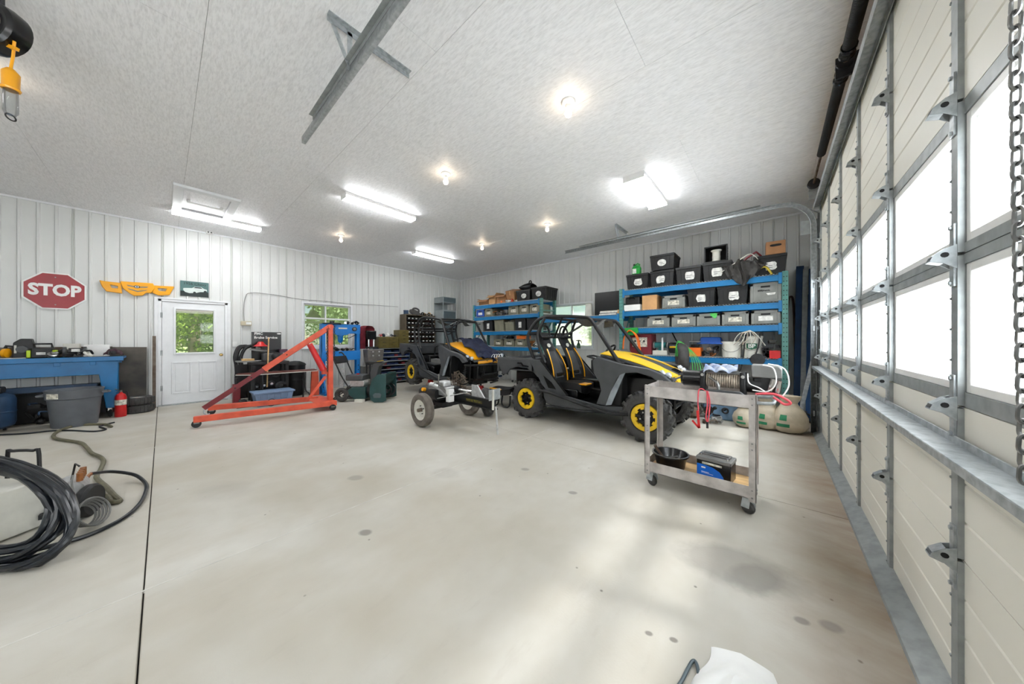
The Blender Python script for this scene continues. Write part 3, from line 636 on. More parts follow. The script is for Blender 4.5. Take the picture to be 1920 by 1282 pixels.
tree('leafy_tree', 'bright green leafy shrub left of the entry door outdoors', (-14.0, -4.6), 2.4, 4.6, 6000, M_leaf, .09)
tree('leafy_tree', 'green tree outside the left wall window', (-15.4, 5.9), 2.2, 4.4, 12000, M_leafd, .08)
for i, (x, y, r, h) in enumerate([(-36, 46, 6, 9), (-21, 52, 6, 9), (-5, 56, 6, 9), (10, 52, 6, 8), (-52, 40, 6, 9), (34, 6, 5, 6), (36, 20, 5, 6), (34, -9, 5, 6), (38, 35, 5, 7)]):
    tree('field_tree', ['pale tree in the tree line beyond the field', 'tree beyond the gravel drive'][x > 20], (x, y), r, h, 3500, M_leafd, .35, ['tree line beyond the field', 'trees beyond the drive'][x > 20])
pc = thing('porch', 'pale porch roof on posts outside the left wall window', 'porch', (-10.4, 3.0, -.17))
MB().bx(-11.6, -9.4, 1.6, 5.6, 2.42, 2.55).build('roof', M_offw, pc)
for y in (1.8, 3.55, 5.4): MB().bx(-11.55, -11.43, y - .06, y + .06, -.17, 2.42).build('post', M_white, pc)
MB().bx(-11.54, -11.44, 1.7, 5.5, 1.85, 1.93).bx(-11.54, -11.44, 1.7, 5.5, .75, .82).build('rail', M_white, pc)
hp = thing('hanging_planter', 'grey bell-shaped planter hanging outside the left wall window', 'planter', (-10.4, 3.0, 2.42))
MB().lathe([(0, .0), (.015, 0), (.015, -.22), (.07, -.25), (.12, -.34), (.22, -.46), (.23, -.5), (0, -.5)], (-10.4, 2.95, 2.42), (0, 0, 1), 16).build('shade', M_greypl, hp)
# ---------------------------------------------------------------- storage racks on the far wall
YR0, YR1 = 6.55, 7.18
M_deck = mat('bright_zinc_decking', (216, 220, 222), .4, .1, .05)
M_hole = mat('dark_hole', (24, 26, 28), 0.8)
def post(parent, x, y, h):
    b = MB(); w, d = .075, .065
    b.bx(x - w / 2, x + w / 2, y, y + d, 0, h); b.cur = 1; z = .08
    while z < h - .03:
        for dx in (-.018, .018): b.cyl((x + dx, y - .0012, z), (x + dx, y + .002, z), .0085, 6)
        b.cyl((x + w / 2 - .002, y + d / 2, z), (x + w / 2 + .0012, y + d / 2, z), .0085, 6); b.cyl((x - w / 2 + .002, y + d / 2, z), (x - w / 2 - .0012, y + d / 2, z), .0085, 6)
        z += .075
    b.cur = 0; b.bx(x - .07, x + .07, y - .03, y + .095, 0, .008); b.build('post', [M_teal, M_hole], parent)
def beam(parent, x0, x1, y, z, h=.1, name='beam'):
    b = MB().bx(x0, x1, y - .012, y + .03, z - h, z - .025).bx(x0, x1, y + .0, y + .03, z - .025, z)
    for x in (x0, x1 - .045): b.bx(x, x + .045, y - .016, y + .0, z - h - .05, z + .03)
    b.build(name, M_blue, parent, bev=.002, seg=1)
def deck(parent, x0, x1, z):
    n = int((x1 - x0) / .045); prof = []
    for i in range(n):
        a = x0 + (x1 - x0) * i / n; w = (x1 - x0) / n
        prof += [(a, .001), (a + w * .45, .001), (a + w * .5, .017), (a + w * .95, .017)]
    prof += [(x1, .001)]; pr = [(x, z + q) for x, q in prof] + [(x, z + q - .003) for x, q in reversed(prof)]
    MB().prism(pr, (0, YR0 - .013, 0), (1, 0, 0), (0, 0, 1), (0, YR1 - YR0 + .037, 0)).build('deck', M_deck, parent)
def rack(label, x0, x1, levels, h):
    t = thing('pallet_rack', label, 'rack', ((x0 + x1) / 2, (YR0 + YR1) / 2, 0))
    for x in (x0, x1):
        for y in (YR0, YR1 - .0): post(t, x, y, h)
        b = MB()
        for z in (.25, .9, 1.5, 2.1): b.bar((x, YR0 + .06, z), (x, YR1 + .01, z + .02), .03, .03)
        for z in (.3, 1.2): b.bar((x, YR0 + .06, z), (x, YR1, z + .75), .022, .022)
        b.build('brace', M_teal, t)
    for z in levels:
        beam(t, x0 + .038, x1 - .038, YR0, z); beam(t, x0 + .038, x1 - .038, YR1 + .035, z); deck(t, x0 + .04, x1 - .04, z)
    return t
R2 = rack('blue-beamed storage rack loaded with totes beside the overhead door', -2.52, .145, (2.372, 1.92, 1.555, .985), 2.42)
R1 = rack('blue-beamed storage rack between the far corner and the window', -7.30, -4.66, (2.385, 2.02, 1.56, 1.105), 2.42)
BR = thing('bridge_shelf', 'blue shelf bridging the two storage racks across the window', 'shelf', (-3.6, 6.8, 0))
beam(BR, -4.62, -2.56, YR0, 1.86); beam(BR, -4.62, -2.56, YR1 + .035, 1.86); deck(BR, -4.6, -2.58, 1.86)
DK = .017
def tote(label, x0, x1, z, h, y0=6.58, dep=.52, lab=1, lm=M_paper, group='black totes on the racks', rot=None, lid=False):
    """black distribution tote: tapered ribbed body, wide rim, paper label"""
    w = x1 - x0; xc = (x0 + x1) / 2; yc = y0 + dep / 2
    t = thing('storage_tote', label, 'tote', (xc, yc, z), 0, group, rot)
    b = MB(); tp = .86; wt = .008
    # walls (open top): outer frustum, inner frustum and floor
    o0 = (w * tp / 2, dep * tp / 2); o1 = (w * .95 / 2, dep * .95 / 2)
    def ringp(a, c, zz): return [(-a, -c, zz), (a, -c, zz), (a, c, zz), (-a, c, zz)]
    vs = ringp(*o0, 0) + ringp(*o1, h * .97) + ringp(o1[0] - wt, o1[1] - wt, h * .97) + ringp(o0[0] - wt, o0[1] - wt, .012)
    fs = [(3, 2, 1, 0), (12, 13, 14, 15)]
    for r in range(3):
        for i in range(4): j = (i + 1) % 4; fs.append((r * 4 + i, r * 4 + j, r * 4 + 4 + j, r * 4 + 4 + i))
    b.add(vs, fs)
    n = max(4, int(w / .07))
    for i in range(n + 1):
        fx = -1 + 2 * i / n
        for s in (-1, 1): b.bar((fx * o0[0] * .97, s * o0[1], .01), (fx * o1[0] * .97, s * o1[1], h * .9), .012, .014, (0, 1, 0))
    for i in range(6):
        fy = -1 + 2 * i / 5
        for s in (-1, 1): b.bar((s * o0[0], fy * o0[1] * .97, .01), (s * o1[0], fy * o1[1] * .97, h * .9), .012, .014, (1, 0, 0))
    b.build('body', M_black, t, local=True)
    b = MB(); a, c = w / 2, dep / 2; q = .022
    b.bx(-a, a, -c, -c + q, h * .86, h).bx(-a, a, c - q, c, h * .86, h).bx(-a, -a + q, -c + q, c - q, h * .86, h).bx(a - q, a, -c + q, c - q, h * .86, h)
    b.build('rim', M_black, t, local=True, bev=.004, seg=1)
    if lid:
        b = MB().bx(-a + .01, a - .01, -c + .01, c - .01, h - .02, h + .004)
        for i in range(9):
            f = -a + .03 + i * (w - .06) / 8; b.bx(f - .014, f + .014, -c * .1 - .05, c * .1 + .05, h, h + .02)
        b.build('lid', M_black, t, local=True, bev=.003, seg=1)
    if lab:
        rnd = random.Random(int(xc * 1000)); lw, lh = min(.2, w * .36), h * .45; zz = h * .45; pts = []
        for k in range(14):
            an = 2 * PI * k / 14; r = rnd.uniform(.82, 1.05) if lab == 2 else 1.0
            cx_, cy_ = math.cos(an), math.sin(an); m_ = 1 / max(abs(cx_), abs(cy_)) if lab != 3 else 1.0; pts.append((cx_ * m_ * r * lw / 2, cy_ * m_ * r * lh / 2))
        f = .5; yy = -(o0[1] + (o1[1] - o0[1]) * .45) - .019
        ex = (1, 0, 0); ey = Vector((0, -(o1[1] - o0[1]) / h, 1)).normalized()
        MB().prism(pts, (rnd.uniform(-.03, .03), yy, zz), ex, ey, (0, .004, 0)).build('label_sheet', lm, t, local=True)
        b = MB()
        for q in range(3): b.box((rnd.uniform(-.02, .02), yy - .0006, zz + lh * .25 - q * lh * .22), (lw * rnd.uniform(.3, .6), .001, lh * .05))
        b.build('print', M_black, t, local=True, kind='stuff')
    return t
def crate(label, x0, x1, z, h, y0=6.58, dep=.5, m=M_crate, lab=1, group='grey euro crates on the racks', lm=M_paperd, text=None):
    """straight-sided stacking crate: stepped rim, corner columns, handle slot, label"""
    w = x1 - x0; xc = (x0 + x1) / 2; t = thing('stacking_crate', label, 'crate', (xc, y0 + dep / 2, z), 0, group)
    a, c = w / 2, dep / 2; b = MB(); wt = .008; i0 = .97
    b.bx(-a * i0, a * i0, -c * i0, -c * i0 + wt, 0, h - .02).bx(-a * i0, a * i0, c * i0 - wt, c * i0, 0, h - .02).bx(-a * i0, -a * i0 + wt, -c * i0, c * i0, 0, h - .02).bx(a * i0 - wt, a * i0, -c * i0, c * i0, 0, h - .02).bx(-a * i0, a * i0, -c * i0, c * i0, 0, .012)
    for sx in (-1, 1):
        for sy in (-1, 1): b.box((sx * (a - .022), sy * (c - .022), h / 2), (.044, .044, h - .01))
    b.bx(-a * .82, a * .82, -c - .002, -c + .012, .02, .045); b.build('body', m, t, local=True, bev=.003, seg=1)
    b = MB().bx(-a, a, -c, -c + .02, h - .05, h).bx(-a, a, c - .02, c, h - .05, h).bx(-a, -a + .02, -c, c, h - .05, h).bx(a - .02, a, -c, c, h - .05, h); b.build('rim', m, t, local=True, bev=.003, seg=1)
    MB().box((0, -c - .001, h - .068), (min(.12, w * .35), .006, .026)).build('handle_slot', M_hole, t, local=True)
    if lab:
        MB().box((0, -c * i0 - .004, h * .42), (w * .5, .004, h * .34)).build('label_sheet', lm, t, local=True)
    if text:
        b = MB(); q = random.Random(5); xx = -.10
        for i in range(9): ww = q.uniform(.012, .022); b.box((xx + ww / 2, -c * i0 - .003, h * .60 + q.uniform(-.004, .004)), (ww * .8, .003, .03 if i < 4 else .018)); xx += ww
        b.build('faded_print', M_darksteel, t, local=True, kind='stuff'); MB().prism([(-.06, .0), (.06, .005), (.05, -.03), (-.04, -.035)], (.07, -c * i0 - .0035, h * .46), (1, 0, 0), (0, 0, 1), (0, .002, 0)).build('paper_scrap', M_paper, t, local=True)
    return t
def carton(label, x0, x1, y0, y1, z, h, m=M_card, rz=0.0, flaps=False, hand=False, cat='box', tape=True, tilt=None):
    w, d = x1 - x0, y1 - y0; c = ((x0 + x1) / 2, (y0 + y1) / 2, z)
    t = thing('cardboard_box', label, cat, c, rz, rot=tilt)
    if flaps:
        b = MB().bx(-w / 2, w / 2, -d / 2, -d / 2 + .005, 0, h).bx(-w / 2, w / 2, d / 2 - .005, d / 2, 0, h).bx(-w / 2, -w / 2 + .005, -d / 2, d / 2, 0, h).bx(w / 2 - .005, w / 2, -d / 2, d / 2, 0, h).bx(-w / 2, w / 2, -d / 2, d / 2, 0, .005)
        b.build('carton', m, t, local=True)
        b = MB(); b.grid(lambda u, v: (-w / 2 + u * w, -d / 2 - v * d * .35, h - v * d * .22), 1, 2, (0, 0, .004)); b.build('flap', m, t, local=True)
        b = MB(); b.grid(lambda u, v: (w / 2 + v * w * .2, -d / 2 + u * d, h + v * w * .22), 1, 2, (.003, 0, .003)); b.build('flap', m, t, local=True)
        b = MB(); b.grid(lambda u, v: (-w / 2 - v * w * .25, -d / 2 + u * d, h + v * w * .12), 1, 2, (.003, 0, .003)); b.build('flap', m, t, local=True)
    else:
        MB().bx(-w / 2, w / 2, -d / 2, d / 2, 0, h).build('carton', m, t, local=True, bev=.003, seg=1)
        if tape: MB().bx(-.025, .025, -d / 2 - .0015, d / 2 + .0015, h * .55, h + .0012).build('tape', M_card2, t, local=True)
    if hand: MB().prism([(.045 * math.cos(a) + (.03 if math.cos(a) > 0 else -.03), .02 * math.sin(a)) for a in [2 * PI * k / 12 for k in range(12)]], (0, -d / 2 - .002, h * .68), (1, 0, 0), (0, 0, 1), (0, .004, 0)).build('hand_hole', M_hole, t, local=True)
    return t
# ---- rack beside the overhead door: top deck
z = 2.372 + DK
tote('black tote with torn label under the green jug on the right rack', -2.42, -1.96, z, .32, lab=2)
tote('black tote under the tilted-rim black tote, second from left on the top deck', -1.93, -1.48, z, .32, lab=2, lid=True)
tote('black tote with a square paper, third from left on the top deck', -1.45, -1.02, z, .33, lab=1)
tote('black tote with a clean white sheet holding up the tote with the spool', -1.0, -.55, z, .34, lab=1)
tote('black tote stacked highest on the right rack, lid closed', -1.93, -1.47, z + .345, .30, lab=3, lid=True)
tt = tote('black tote lying on its side around a white spool on the right rack', -.99, -.63, z + .342 + .155, .31, 6.585, .30, lab=0, rot=(PI / 2, 0, 0))
tt.location = (-.80, 6.93, z + .342 + .155)
sp = thing('spool', 'white spool of cord inside the sideways tote on the right rack', 'spool', (-.80, 6.68, z + .365))
MB().lathe([(0, 0), (.085, 0), (.085, .012), (.065, .016), (.062, .05), (.066, .09), (.062, .13), (.066, .18), (.085, .2), (.085, .212), (0, .212)], (-.80, 6.72, z + .368), (0, 0, 1), 20).build('wound_cord', M_offw, sp)
tote('black tote under the brown box at the right end of the top deck', -.26, .17, z, .33, lab=2)
carton('brown cardboard box with a hand hole on top of the rightmost tote', -.10, .145, 6.60, 6.86, z + .335, .215, M_card, .05, hand=True, tape=False)
# folded tarp, frame and bag hanging over the edge
tp_ = thing('tarp_bundle', 'crumpled dark tarp hanging over the top deck edge of the right rack', 'tarp', (-.45, 6.6, z))
rnd = random.Random(5)
def tarp(u, v):
    x = -.66 + .56 * u; s = v * 1.05; fold = .035 * math.sin(u * 15 + v * 4) + .02 * math.sin(u * 31 + 2)
    if s < .45: yy, zz = 7.02 - s * 1.05, z + .10 + .09 * math.sin(PI * u) + .12 * math.sin(s * 5)
    else: yy, zz = 6.545 - .02 * (s - .45), z + .10 + .09 * math.sin(PI * u) + .09 - (s - .45) * (.62 * math.sin(PI * min(1, u * 1.05 + .03)) + .05)
    return (x + .03 * math.sin(v * 9), yy - abs(fold) - .015, zz + fold * .7)
MB().grid(tarp, 26, 22, (0, -.004, .004)).build('cloth', mat('dark_tarp', (58, 56, 54), .6, 0, .25, 8, bump=.5, bscale=30), tp_)
MB().tube([(-.62, 6.72, z + .06), (-.35, 6.6, z + .33), (-.22, 6.62, z + .42), (-.16, 6.72, z + .36)], .018, 6).build('red_frame', M_dred, tp_)
MB().tube(smooth_path([(-.7, 6.56, z + .14), (-.5, 6.52, z + .26), (-.3, 6.53, z + .38), (-.2, 6.54, z + .24), (-.4, 6.52, z + .12)], 5), .008, 6).build('cord', M_offw, tp_)
MB().tube(smooth_path([(-.18, 6.545, z + .12), (-.1, 6.53, z + .13), (-.05, 6.525, z + .06), (-.02, 6.535, z + .0)], 5), [.016] * 15 + [.02], 6).build('yellow_strap', mat('yellow_cloth', (214, 190, 70), .8), tp_)
jg = thing('plastic_jug', 'green plastic fluid jug on the leftmost tote of the right rack', 'jug', (-2.25, 6.75, z + .325))
MB().taper((-2.25, 6.75, z + .33), (.17, .11), (.17, .11), .16).taper((-2.25, 6.75, z + .49), (.17, .11), (.09, .08), .045).build('body', M_grn, jg, bev=.012)
MB().tube([(-2.2, 6.75, z + .50), (-2.185, 6.75, z + .55), (-2.23, 6.75, z + .575), (-2.28, 6.75, z + .55)], .014, 8).build('handle', M_grn, jg)
MB().cyl((-2.3, 6.75, z + .52), (-2.3, 6.75, z + .575), .022, 12).build('cap', M_black, jg)
MB().bx(-2.32, -2.24, 6.692, 6.694, z + .36, z + .46).build('label_sheet', M_paper, jg)
# second deck
z = 1.92 + DK
carton('flat white and brown box under a black case on the second deck', -2.47, -2.13, 6.6, 6.95, z, .13, M_white, 0, tape=False)
cs = thing('black_case', 'black soft case on the flat white box on the right rack', 'case', (-2.3, 6.78, z + .14))
MB().bx(-2.45, -2.15, 6.62, 6.92, z + .135, z + .30).build('body', M_black, cs, bev=.03, seg=3); MB().tube([(-2.36, 6.61, z + .24), (-2.34, 6.59, z + .27), (-2.26, 6.59, z + .27), (-2.24, 6.61, z + .24)], .008, 6).build('handle', M_black2, cs)
carton('taped tan cardboard box on the second deck of the right rack', -2.09, -1.80, 6.6, 6.95, z, .30, M_card2, 0)
crate('small grey crate with peeling label between a carton and a black tote, second deck', -1.69, -1.29, z, .25)
tote('black tote with torn paper left of its twin on the second deck', -1.25, -.80, z, .335, lab=2)
tote('black tote right of its twin on the second deck, beside the big grey crate', -.775, -.33, z, .335, lab=2)
crate('big grey crate with faded dark print at the right end of the second deck', -.30, .10, z, .33, lab=0, text=True)
# third deck
z = 1.555 + DK
for i, (a, b_, hh, lb) in enumerate([(-1.98, -1.56, .225, 'leftmost grey crate on the third deck of the right rack'), (-1.52, -1.11, .225, 'second grey crate from left on the third deck of the right rack'),
        (-1.09, -.73, .225, 'grey crate with green tape in the middle of the third deck'), (-.70, -.32, .235, 'fourth grey crate from left on the third deck, torn label'), (-.285, .09, .235, 'rightmost grey crate on the third deck with a clean white label')]):
    crate(lb, a, b_, z, hh, lab=(i != 2), lm=(M_paper if i == 4 else M_paperd))
tg = thing('tape_strip', 'green tape stuck over the middle crate of the third deck', 'tape', (-.83, 6.57, z + .18)); MB().prism([(-.06, .05), (.05, .05), (.045, -.02), (.01, -.05), (-.02, -.01), (-.05, .0)], (-.82, 6.572, z + .175), (1, 0, 0), (0, 0, 1), (0, .003, 0)).build('strip', M_rope, tg)
# fourth deck
z = .985 + DK
bc = thing('battery_charger', 'dark red battery charger with a white face on the fourth deck', 'charger', (-2.1, 6.8, z))
MB().bx(-2.36, -1.92, 6.64, 7.0, z, z + .43).build('case', M_dred, bc, bev=.012); MB().bx(-2.30, -2.0, 6.632, 6.64, z + .16, z + .36).build('face_plate', M_paperd, bc)
for q in range(3): MB().cyl((-2.24 + q * .09, 6.62, z + .28), (-2.24 + q * .09, 6.633, z + .28), .02, 12).build('knob', M_black, bc)
oh = thing('orange_hose', 'looped orange air hose hung at the left post of the right rack', 'hose', (-2.3, 6.5, 1.2))
for r in range(3):
    MB().tube(smooth_path([(-2.46 + r * .01, 6.50 - r * .012, 1.10), (-2.43 + r * .01, 6.49 - r * .012, 1.35), (-2.30, 6.48 - r * .012, 1.50 + r * .008), (-2.13 - r * .015, 6.48 - r * .012, 1.36), (-2.08 - r * .01, 6.49 - r * .012, 1.0), (-2.10, 6.5 - r * .012, .88)], 6), .0095, 6).build('loop', M_orange, oh)
gb = thing('green_reel', 'green hose reel bracket on the left post of the right rack', 'reel', (-2.3, 6.5, 1.46)); MB().prism([(-.2, .06), (.13, .07), (.15, -.04), (.02, -.10), (-.15, -.06)], (-2.28, 6.535, 1.50), (1, 0, 0), (0, 0, 1), (0, -.05, 0)).build('body', M_grn, gb, bev=.01)
gr = thing('bench_grinder', 'teal bench grinder on the fourth deck beside the charger', 'grinder', (-1.76, 6.75, z))
MB().bx(-1.9, -1.62, 6.66, 6.86, z, z + .09).build('base', M_offw, gr, bev=.008); MB().cyl((-1.87, 6.76, z + .2), (-1.66, 6.76, z + .2), .06, 16).bx(-1.8, -1.72, 6.72, 6.8, z + .08, z + .18).build('motor', mat('teal_paint', (36, 112, 112), .4), gr)
for x in (-1.90, -1.64): MB().cyl((x, 6.76, z + .2), (x + .025, 6.76, z + .2), .075, 18).build('wheel', M_greypl, gr)
MB().tube([(-1.72, 6.70, z + .09), (-1.72, 6.7, z + .34), (-1.71, 6.7, z + .36)], [.022, .016, .006], 10).build('white_bottle', M_white, gr)
mt = thing('electric_motor', 'black electric motor with a yellow tag on the fourth deck', 'motor', (-1.5, 6.75, z))
MB().lathe([(0, 0), (.09, 0), (.115, .02), (.115, .16), (.09, .19), (.03, .2), (.03, .24), (0, .24)], (-1.60, 6.76, z + .14), (1, 0, 0), 20).build('body', M_darksteel, mt); MB().bx(-1.58, -1.42, 6.7, 6.82, z, z + .04).build('foot', M_greypl, mt); MB().bx(-1.57, -1.46, 6.636, 6.646, z + .15, z + .18).build('tag', M_yel, mt)
MB().tube([(-1.65, 7.0, z + .55), (-1.5, 6.9, z + .28)], .012, 6).build('lever', M_black, mt)
tr_ = thing('inner_tube', 'narrow black tyre hung edge-on in front of the right rack, wrapped with green rope', 'tyre', (-1.29, 6.36, .98))
def torus(c, R, r, ax, n=32, m=12, sq=1.0):
    b = MB(); ax = Vector(ax).normalized(); prof = [(R + r * math.cos(2 * PI * k / m), r * sq * math.sin(2 * PI * k / m)) for k in range(m)]
    return b.lathe(prof, c, ax, n, closed=True)
torus((-1.29, 6.34, .97), .215, .075, (1, .35, 0), sq=1.15).build('tread', M_rubber, tr_)
rp = thing('green_rope', 'loose green rope trailing from the hung tyre by the rack', 'rope', (-1.2, 6.3, 1.1))
rnd = random.Random(3)
for q in range(4):
    MB().tube(smooth_path([(-1.40 + .02 * q, 6.33, 1.0), (-1.36, 6.28, 1.24 + .012 * q), (-1.22, 6.25, 1.22), (-1.12 + .03 * q, 6.24, .98), (-1.10 + .045 * q, 6.22, .75), (-1.14 + .05 * q, 6.22, .52), (-1.08 + .05 * q, 6.22, .40)], 5), .006, 5).build('strand', M_rope, rp)
MB().tube(smooth_path([(-1.25, 6.25, 1.24), (-1.05, 6.4, 1.0), (-.9, 6.45, .6), (-.86, 6.45, .45)], 5), .004, 5).build('strand', M_rope, rp)
carton('orange plastic box on the fourth deck under a clear box', -1.23, -1.03, 6.6, 6.85, z, .16, M_orange, 0, tape=False)
cb = thing('clear_box', 'small clear plastic box on the orange box', 'box', (-1.13, 6.72, z + .165)); MB().bx(-1.22, -1.05, 6.62, 6.82, z + .163, z + .27).build('body', M_clearpl, cb, bev=.006); MB().bx(-1.225, -1.045, 6.615, 6.825, z + .27, z + .285).build('lid', M_greypl, cb); MB().bx(-1.2, -1.07, 6.64, 6.8, z + .17, z + .22).build('contents', M_darksteel, cb)
bt = thing('blue_tub', 'bright blue tub lid tilted over parts on the fourth deck', 'tub', (-.9, 6.8, z + .2)); MB().taper((-.90, 6.86, z + .24), (.36, .32), (.30, .26), .12).build('tub', mat('bright_blue_plastic', (26, 86, 176), .4), bt, bev=.012); MB().box((-.9, 6.82, z + .24), (.40, .36, .02)).build('rim', mat('bright_blue_plastic2', (26, 86, 176), .4), bt)
rnd = random.Random(11)
def junk(name, label, cat, c, r, n, mats, seed, piece='part'):
    """a small heap of machine parts: each lump its own piece"""
    t = thing(name, label, cat, c); q = random.Random(seed)
    for i in range(n):
        p = Vector(c) + Vector((q.uniform(-r[0], r[0]), q.uniform(-r[1], r[1]), q.uniform(.0, r[2]))); m = mats[i % len(mats)]; k = i % 4; s = q.uniform(.025, .055); M3 = Matrix.Rotation(q.uniform(0, PI), 3, 'Z') @ Matrix.Rotation(q.uniform(-.6, .6), 3, 'X')
        p.z = max(p.z, c[2] + s)
        if k == 0: b = MB().lathe([(0, -s * .7), (s * .8, -s * .7), (s, -s * .4), (s, s * .4), (s * .5, s * .5), (s * .4, s), (0, s)], p, M3 @ Vector((.7, .2, .7)), 12)
        elif k == 1: b = MB().box(p, (s * 2.2, s * 1.3, s * 1.2), M=M3).cyl(p, p + M3 @ Vector((s * 1.7, 0, s * .4)), s * .4, 8)
        elif k == 2: b = MB().tube(smooth_path([p + M3 @ Vector((-s * 2, 0, 0)), p + M3 @ Vector((-s, s, s * .6)), p + M3 @ Vector((s * .5, -s * .5, s)), p + M3 @ Vector((s * 2, .0, 0))], 5), s * .28, 7)
        else: b = torus(p, s * .9, s * .35, M3 @ Vector((.3, .9, .3)), 16, 8)
        b.build(piece, m, t)
    return t
junk('parts_pile', 'pile of dark greasy machine parts under the blue tub lid', 'parts', (-.9, 6.72, z), (.13, .1, .15), 9, [M_darksteel, M_rust, M_black, M_copper], 4)
def bucket(label, x, y, z, r, h, m=M_offw, logo=None, handle=True):
    t = thing('bucket', label, 'bucket', (x, y, z), 0, 'white buckets')
    MB().lathe([(0, 0), (r * .88, 0), (r * .9, .01), (r * .96, h * .8), (r * 1.02, h * .8), (r * 1.02, h * .84), (r * .97, h * .85), (r * .99, h * .93), (r * 1.03, h * .94), (r * 1.03, h), (r * .96, h), (r * .9, h * .2), (0, h * .15)], (x, y, z), (0, 0, 1), 28).build('pail', m, t)
    if handle: MB().tube([(x + r * 1.03 * math.cos(a), y - r * .55 * abs(math.sin(a)) - r * .55 * abs(math.sin(a)), z + h * .88 - h * .55 * abs(math.sin(a))) for a in [PI + PI * k / 12 for k in range(13)]], .004, 6).build('handle', M_steel, t)
    return t
bucket('low white bucket with ridged sides on the fourth deck', -.575, 6.74, z, .15, .28)
b2 = bucket('taller white bucket with a dark green badge on the fourth deck', -.28, 6.74, z, .145, .37)
MB().prism([(-.075, .045), (0, .055), (.075, .045), (.07, -.035), (0, -.06), (-.07, -.035)], (-.28, 6.593, z + .2), (1, 0, 0), (0, 0, 1), (0, .006, 0)).build('badge', mat('badge_green', (24, 92, 64), .5), b2); text_mesh('lettering', 'BP', .095, M_white, b2, (-.28, 6.591, z + .2), (1, 0, 0), (0, 0, 1), bold=.001)
MB().tube(smooth_path([(-.36, 6.58, z + .40), (-.38, 6.57, z + .2), (-.40, 6.56, z - .05), (-.44, 6.55, z - .25)], 5), .011, 6).build('strap', M_black, b2)
MB().tube(smooth_path([(-.17, 6.59, z + .42), (-.19, 6.58, z + .2), (-.24, 6.59, z + .03)], 5), .011, 6).build('strap', M_black, b2)
lp = thing('rope_bundle', 'tangle of frayed pale rope hanging over the white buckets', 'rope', (-.35, 6.55, 1.45)); rnd = random.Random(9)
for q in range(7):
    x = -.5 + q * .055; MB().tube(smooth_path([(-.30, 6.52, 1.47), (x * .6 - .13, 6.51, 1.42), (x, 6.53, 1.36 - rnd.uniform(0, .05)), (x + rnd.uniform(-.08, .08), 6.54, 1.26 - rnd.uniform(0, .08))], 4), .006, 5).build('strand', M_cable if q % 2 else M_offw, lp)
sq_ = thing('square_tubing', 'bundle of short dark square tubes at the right end of the fourth deck', 'tubing', (-.05, 6.7, z))
for i in range(6):
    xx = -.12 + .05 * (i % 3); zz = z + .05 + .05 * (i // 3); d = Vector((.25, -.12, .12)); p = Vector((xx, 6.62, zz + .06)); b = MB()
    for (a, c_) in ((-.02, 0), (.02, 0)): b.bar(p + Vector((a, 0, 0)), p + Vector((a, .3, -.02)), .004, .04); b.bar(p + Vector((0, 0, a)), p + Vector((0, .3, a - .02)), .04, .004)
    b.build('tube', M_darksteel, sq_)
carton('small red box at the right end of the fourth deck', -.05, .09, 6.57, 6.75, z, .13, M_red, 0, tape=False)
wd = thing('wire_disc', 'thin grey disc hanging off the edge of the fourth deck', 'disc', (-.2, 6.53, .95)); MB().lathe([(0, 0), (.1, 0), (.1, .006), (.03, .01), (.03, .02), (0, .02)], (-.2, 6.535, .98), (0, -1, 0), 24).build('disc', M_darksteel, wd)
junk('parts_pile', 'dark machine parts standing between the buckets and tubing', 'parts', (-.02, 6.85, z), (.08, .08, .3), 6, [M_black, M_darksteel, M_greypl], 8)
# ---- rack in the far corner
z = 2.385 + DK
carton('small open carton at the left end of the corner rack top deck', -7.12, -6.74, 6.62, 6.95, z, .17, M_card, .1, flaps=True)
carton('pale upright carton with long flaps on the corner rack top deck', -6.68, -6.38, 6.62, 6.95, z, .27, M_card2, -.1, flaps=True)
carton('open brown carton in the middle of the corner rack top deck', -6.33, -6.02, 6.62, 6.95, z, .25, M_card, .12, flaps=True)
carton('brown carton tipped on the corner rack top deck beside the black totes', -5.98, -5.62, 6.66, 6.98, z + .12, .26, M_card, -.15, tilt=(.3, .12, -.1))
junk('parts_pile', 'loose parts spilling from the cartons on the corner rack', 'parts', (-5.9, 6.62, z), (.3, .03, .05), 8, [M_orange, M_paper, M_copper, M_red], 6)
tote('black tote under a black duffel on the corner rack', -5.55, -5.04, z, .30, lab=3, lid=True)
tote('wide black tote at the right end of the corner rack top deck', -5.01, -4.52, z, .33, lab=3, dep=.6)
df = thing('duffel_bag', 'black bag with a looped handle on a tote of the corner rack', 'bag', (-5.3, 6.8, z + .33))
MB().grid(lambda u, v: (-5.53 + .42 * u, 6.85 + .16 * math.cos(2 * PI * v), z + .41 + .085 * math.sin(2 * PI * v) * (1 + .7 * u) * (math.sin(PI * (u * .9 + .05)) ** .35)), 10, 14).build('body', M_black, df); torus((-5.20, 6.8, z + .53), .05, .014, (.2, 1, 0), 16, 8).build('handle', M_black2, df)
z = 2.02 + DK
crate('bright blue crate at the left end of the corner rack second deck', -7.20, -6.85, z, .23, m=mat('crate_blue', (40, 84, 176), .5), lm=M_paper)
crate('olive crate beside the blue crate on the corner rack', -6.82, -6.48, z, .24, m=M_crateo)
junk('parts_pile', 'jumble of copper and black parts between crates on the corner rack', 'parts', (-6.15, 6.68, z), (.26, .06, .12), 14, [M_copper, M_black, M_rust, M_darksteel, M_greypl], 21)
crate('olive crate left of the three on the right of the corner rack second deck', -5.83, -5.45, z, .25, m=M_crateo)
crate('olive crate in the middle of the three on the corner rack second deck', -5.42, -5.08, z, .25, m=M_crateo)
crate('olive crate rightmost on the corner rack second deck', -5.05, -4.72, z, .25, m=M_crateo)
z = 1.56 + DK
crate('grey crate leftmost on the corner rack third deck', -7.22, -6.90, z, .3, lab=0)
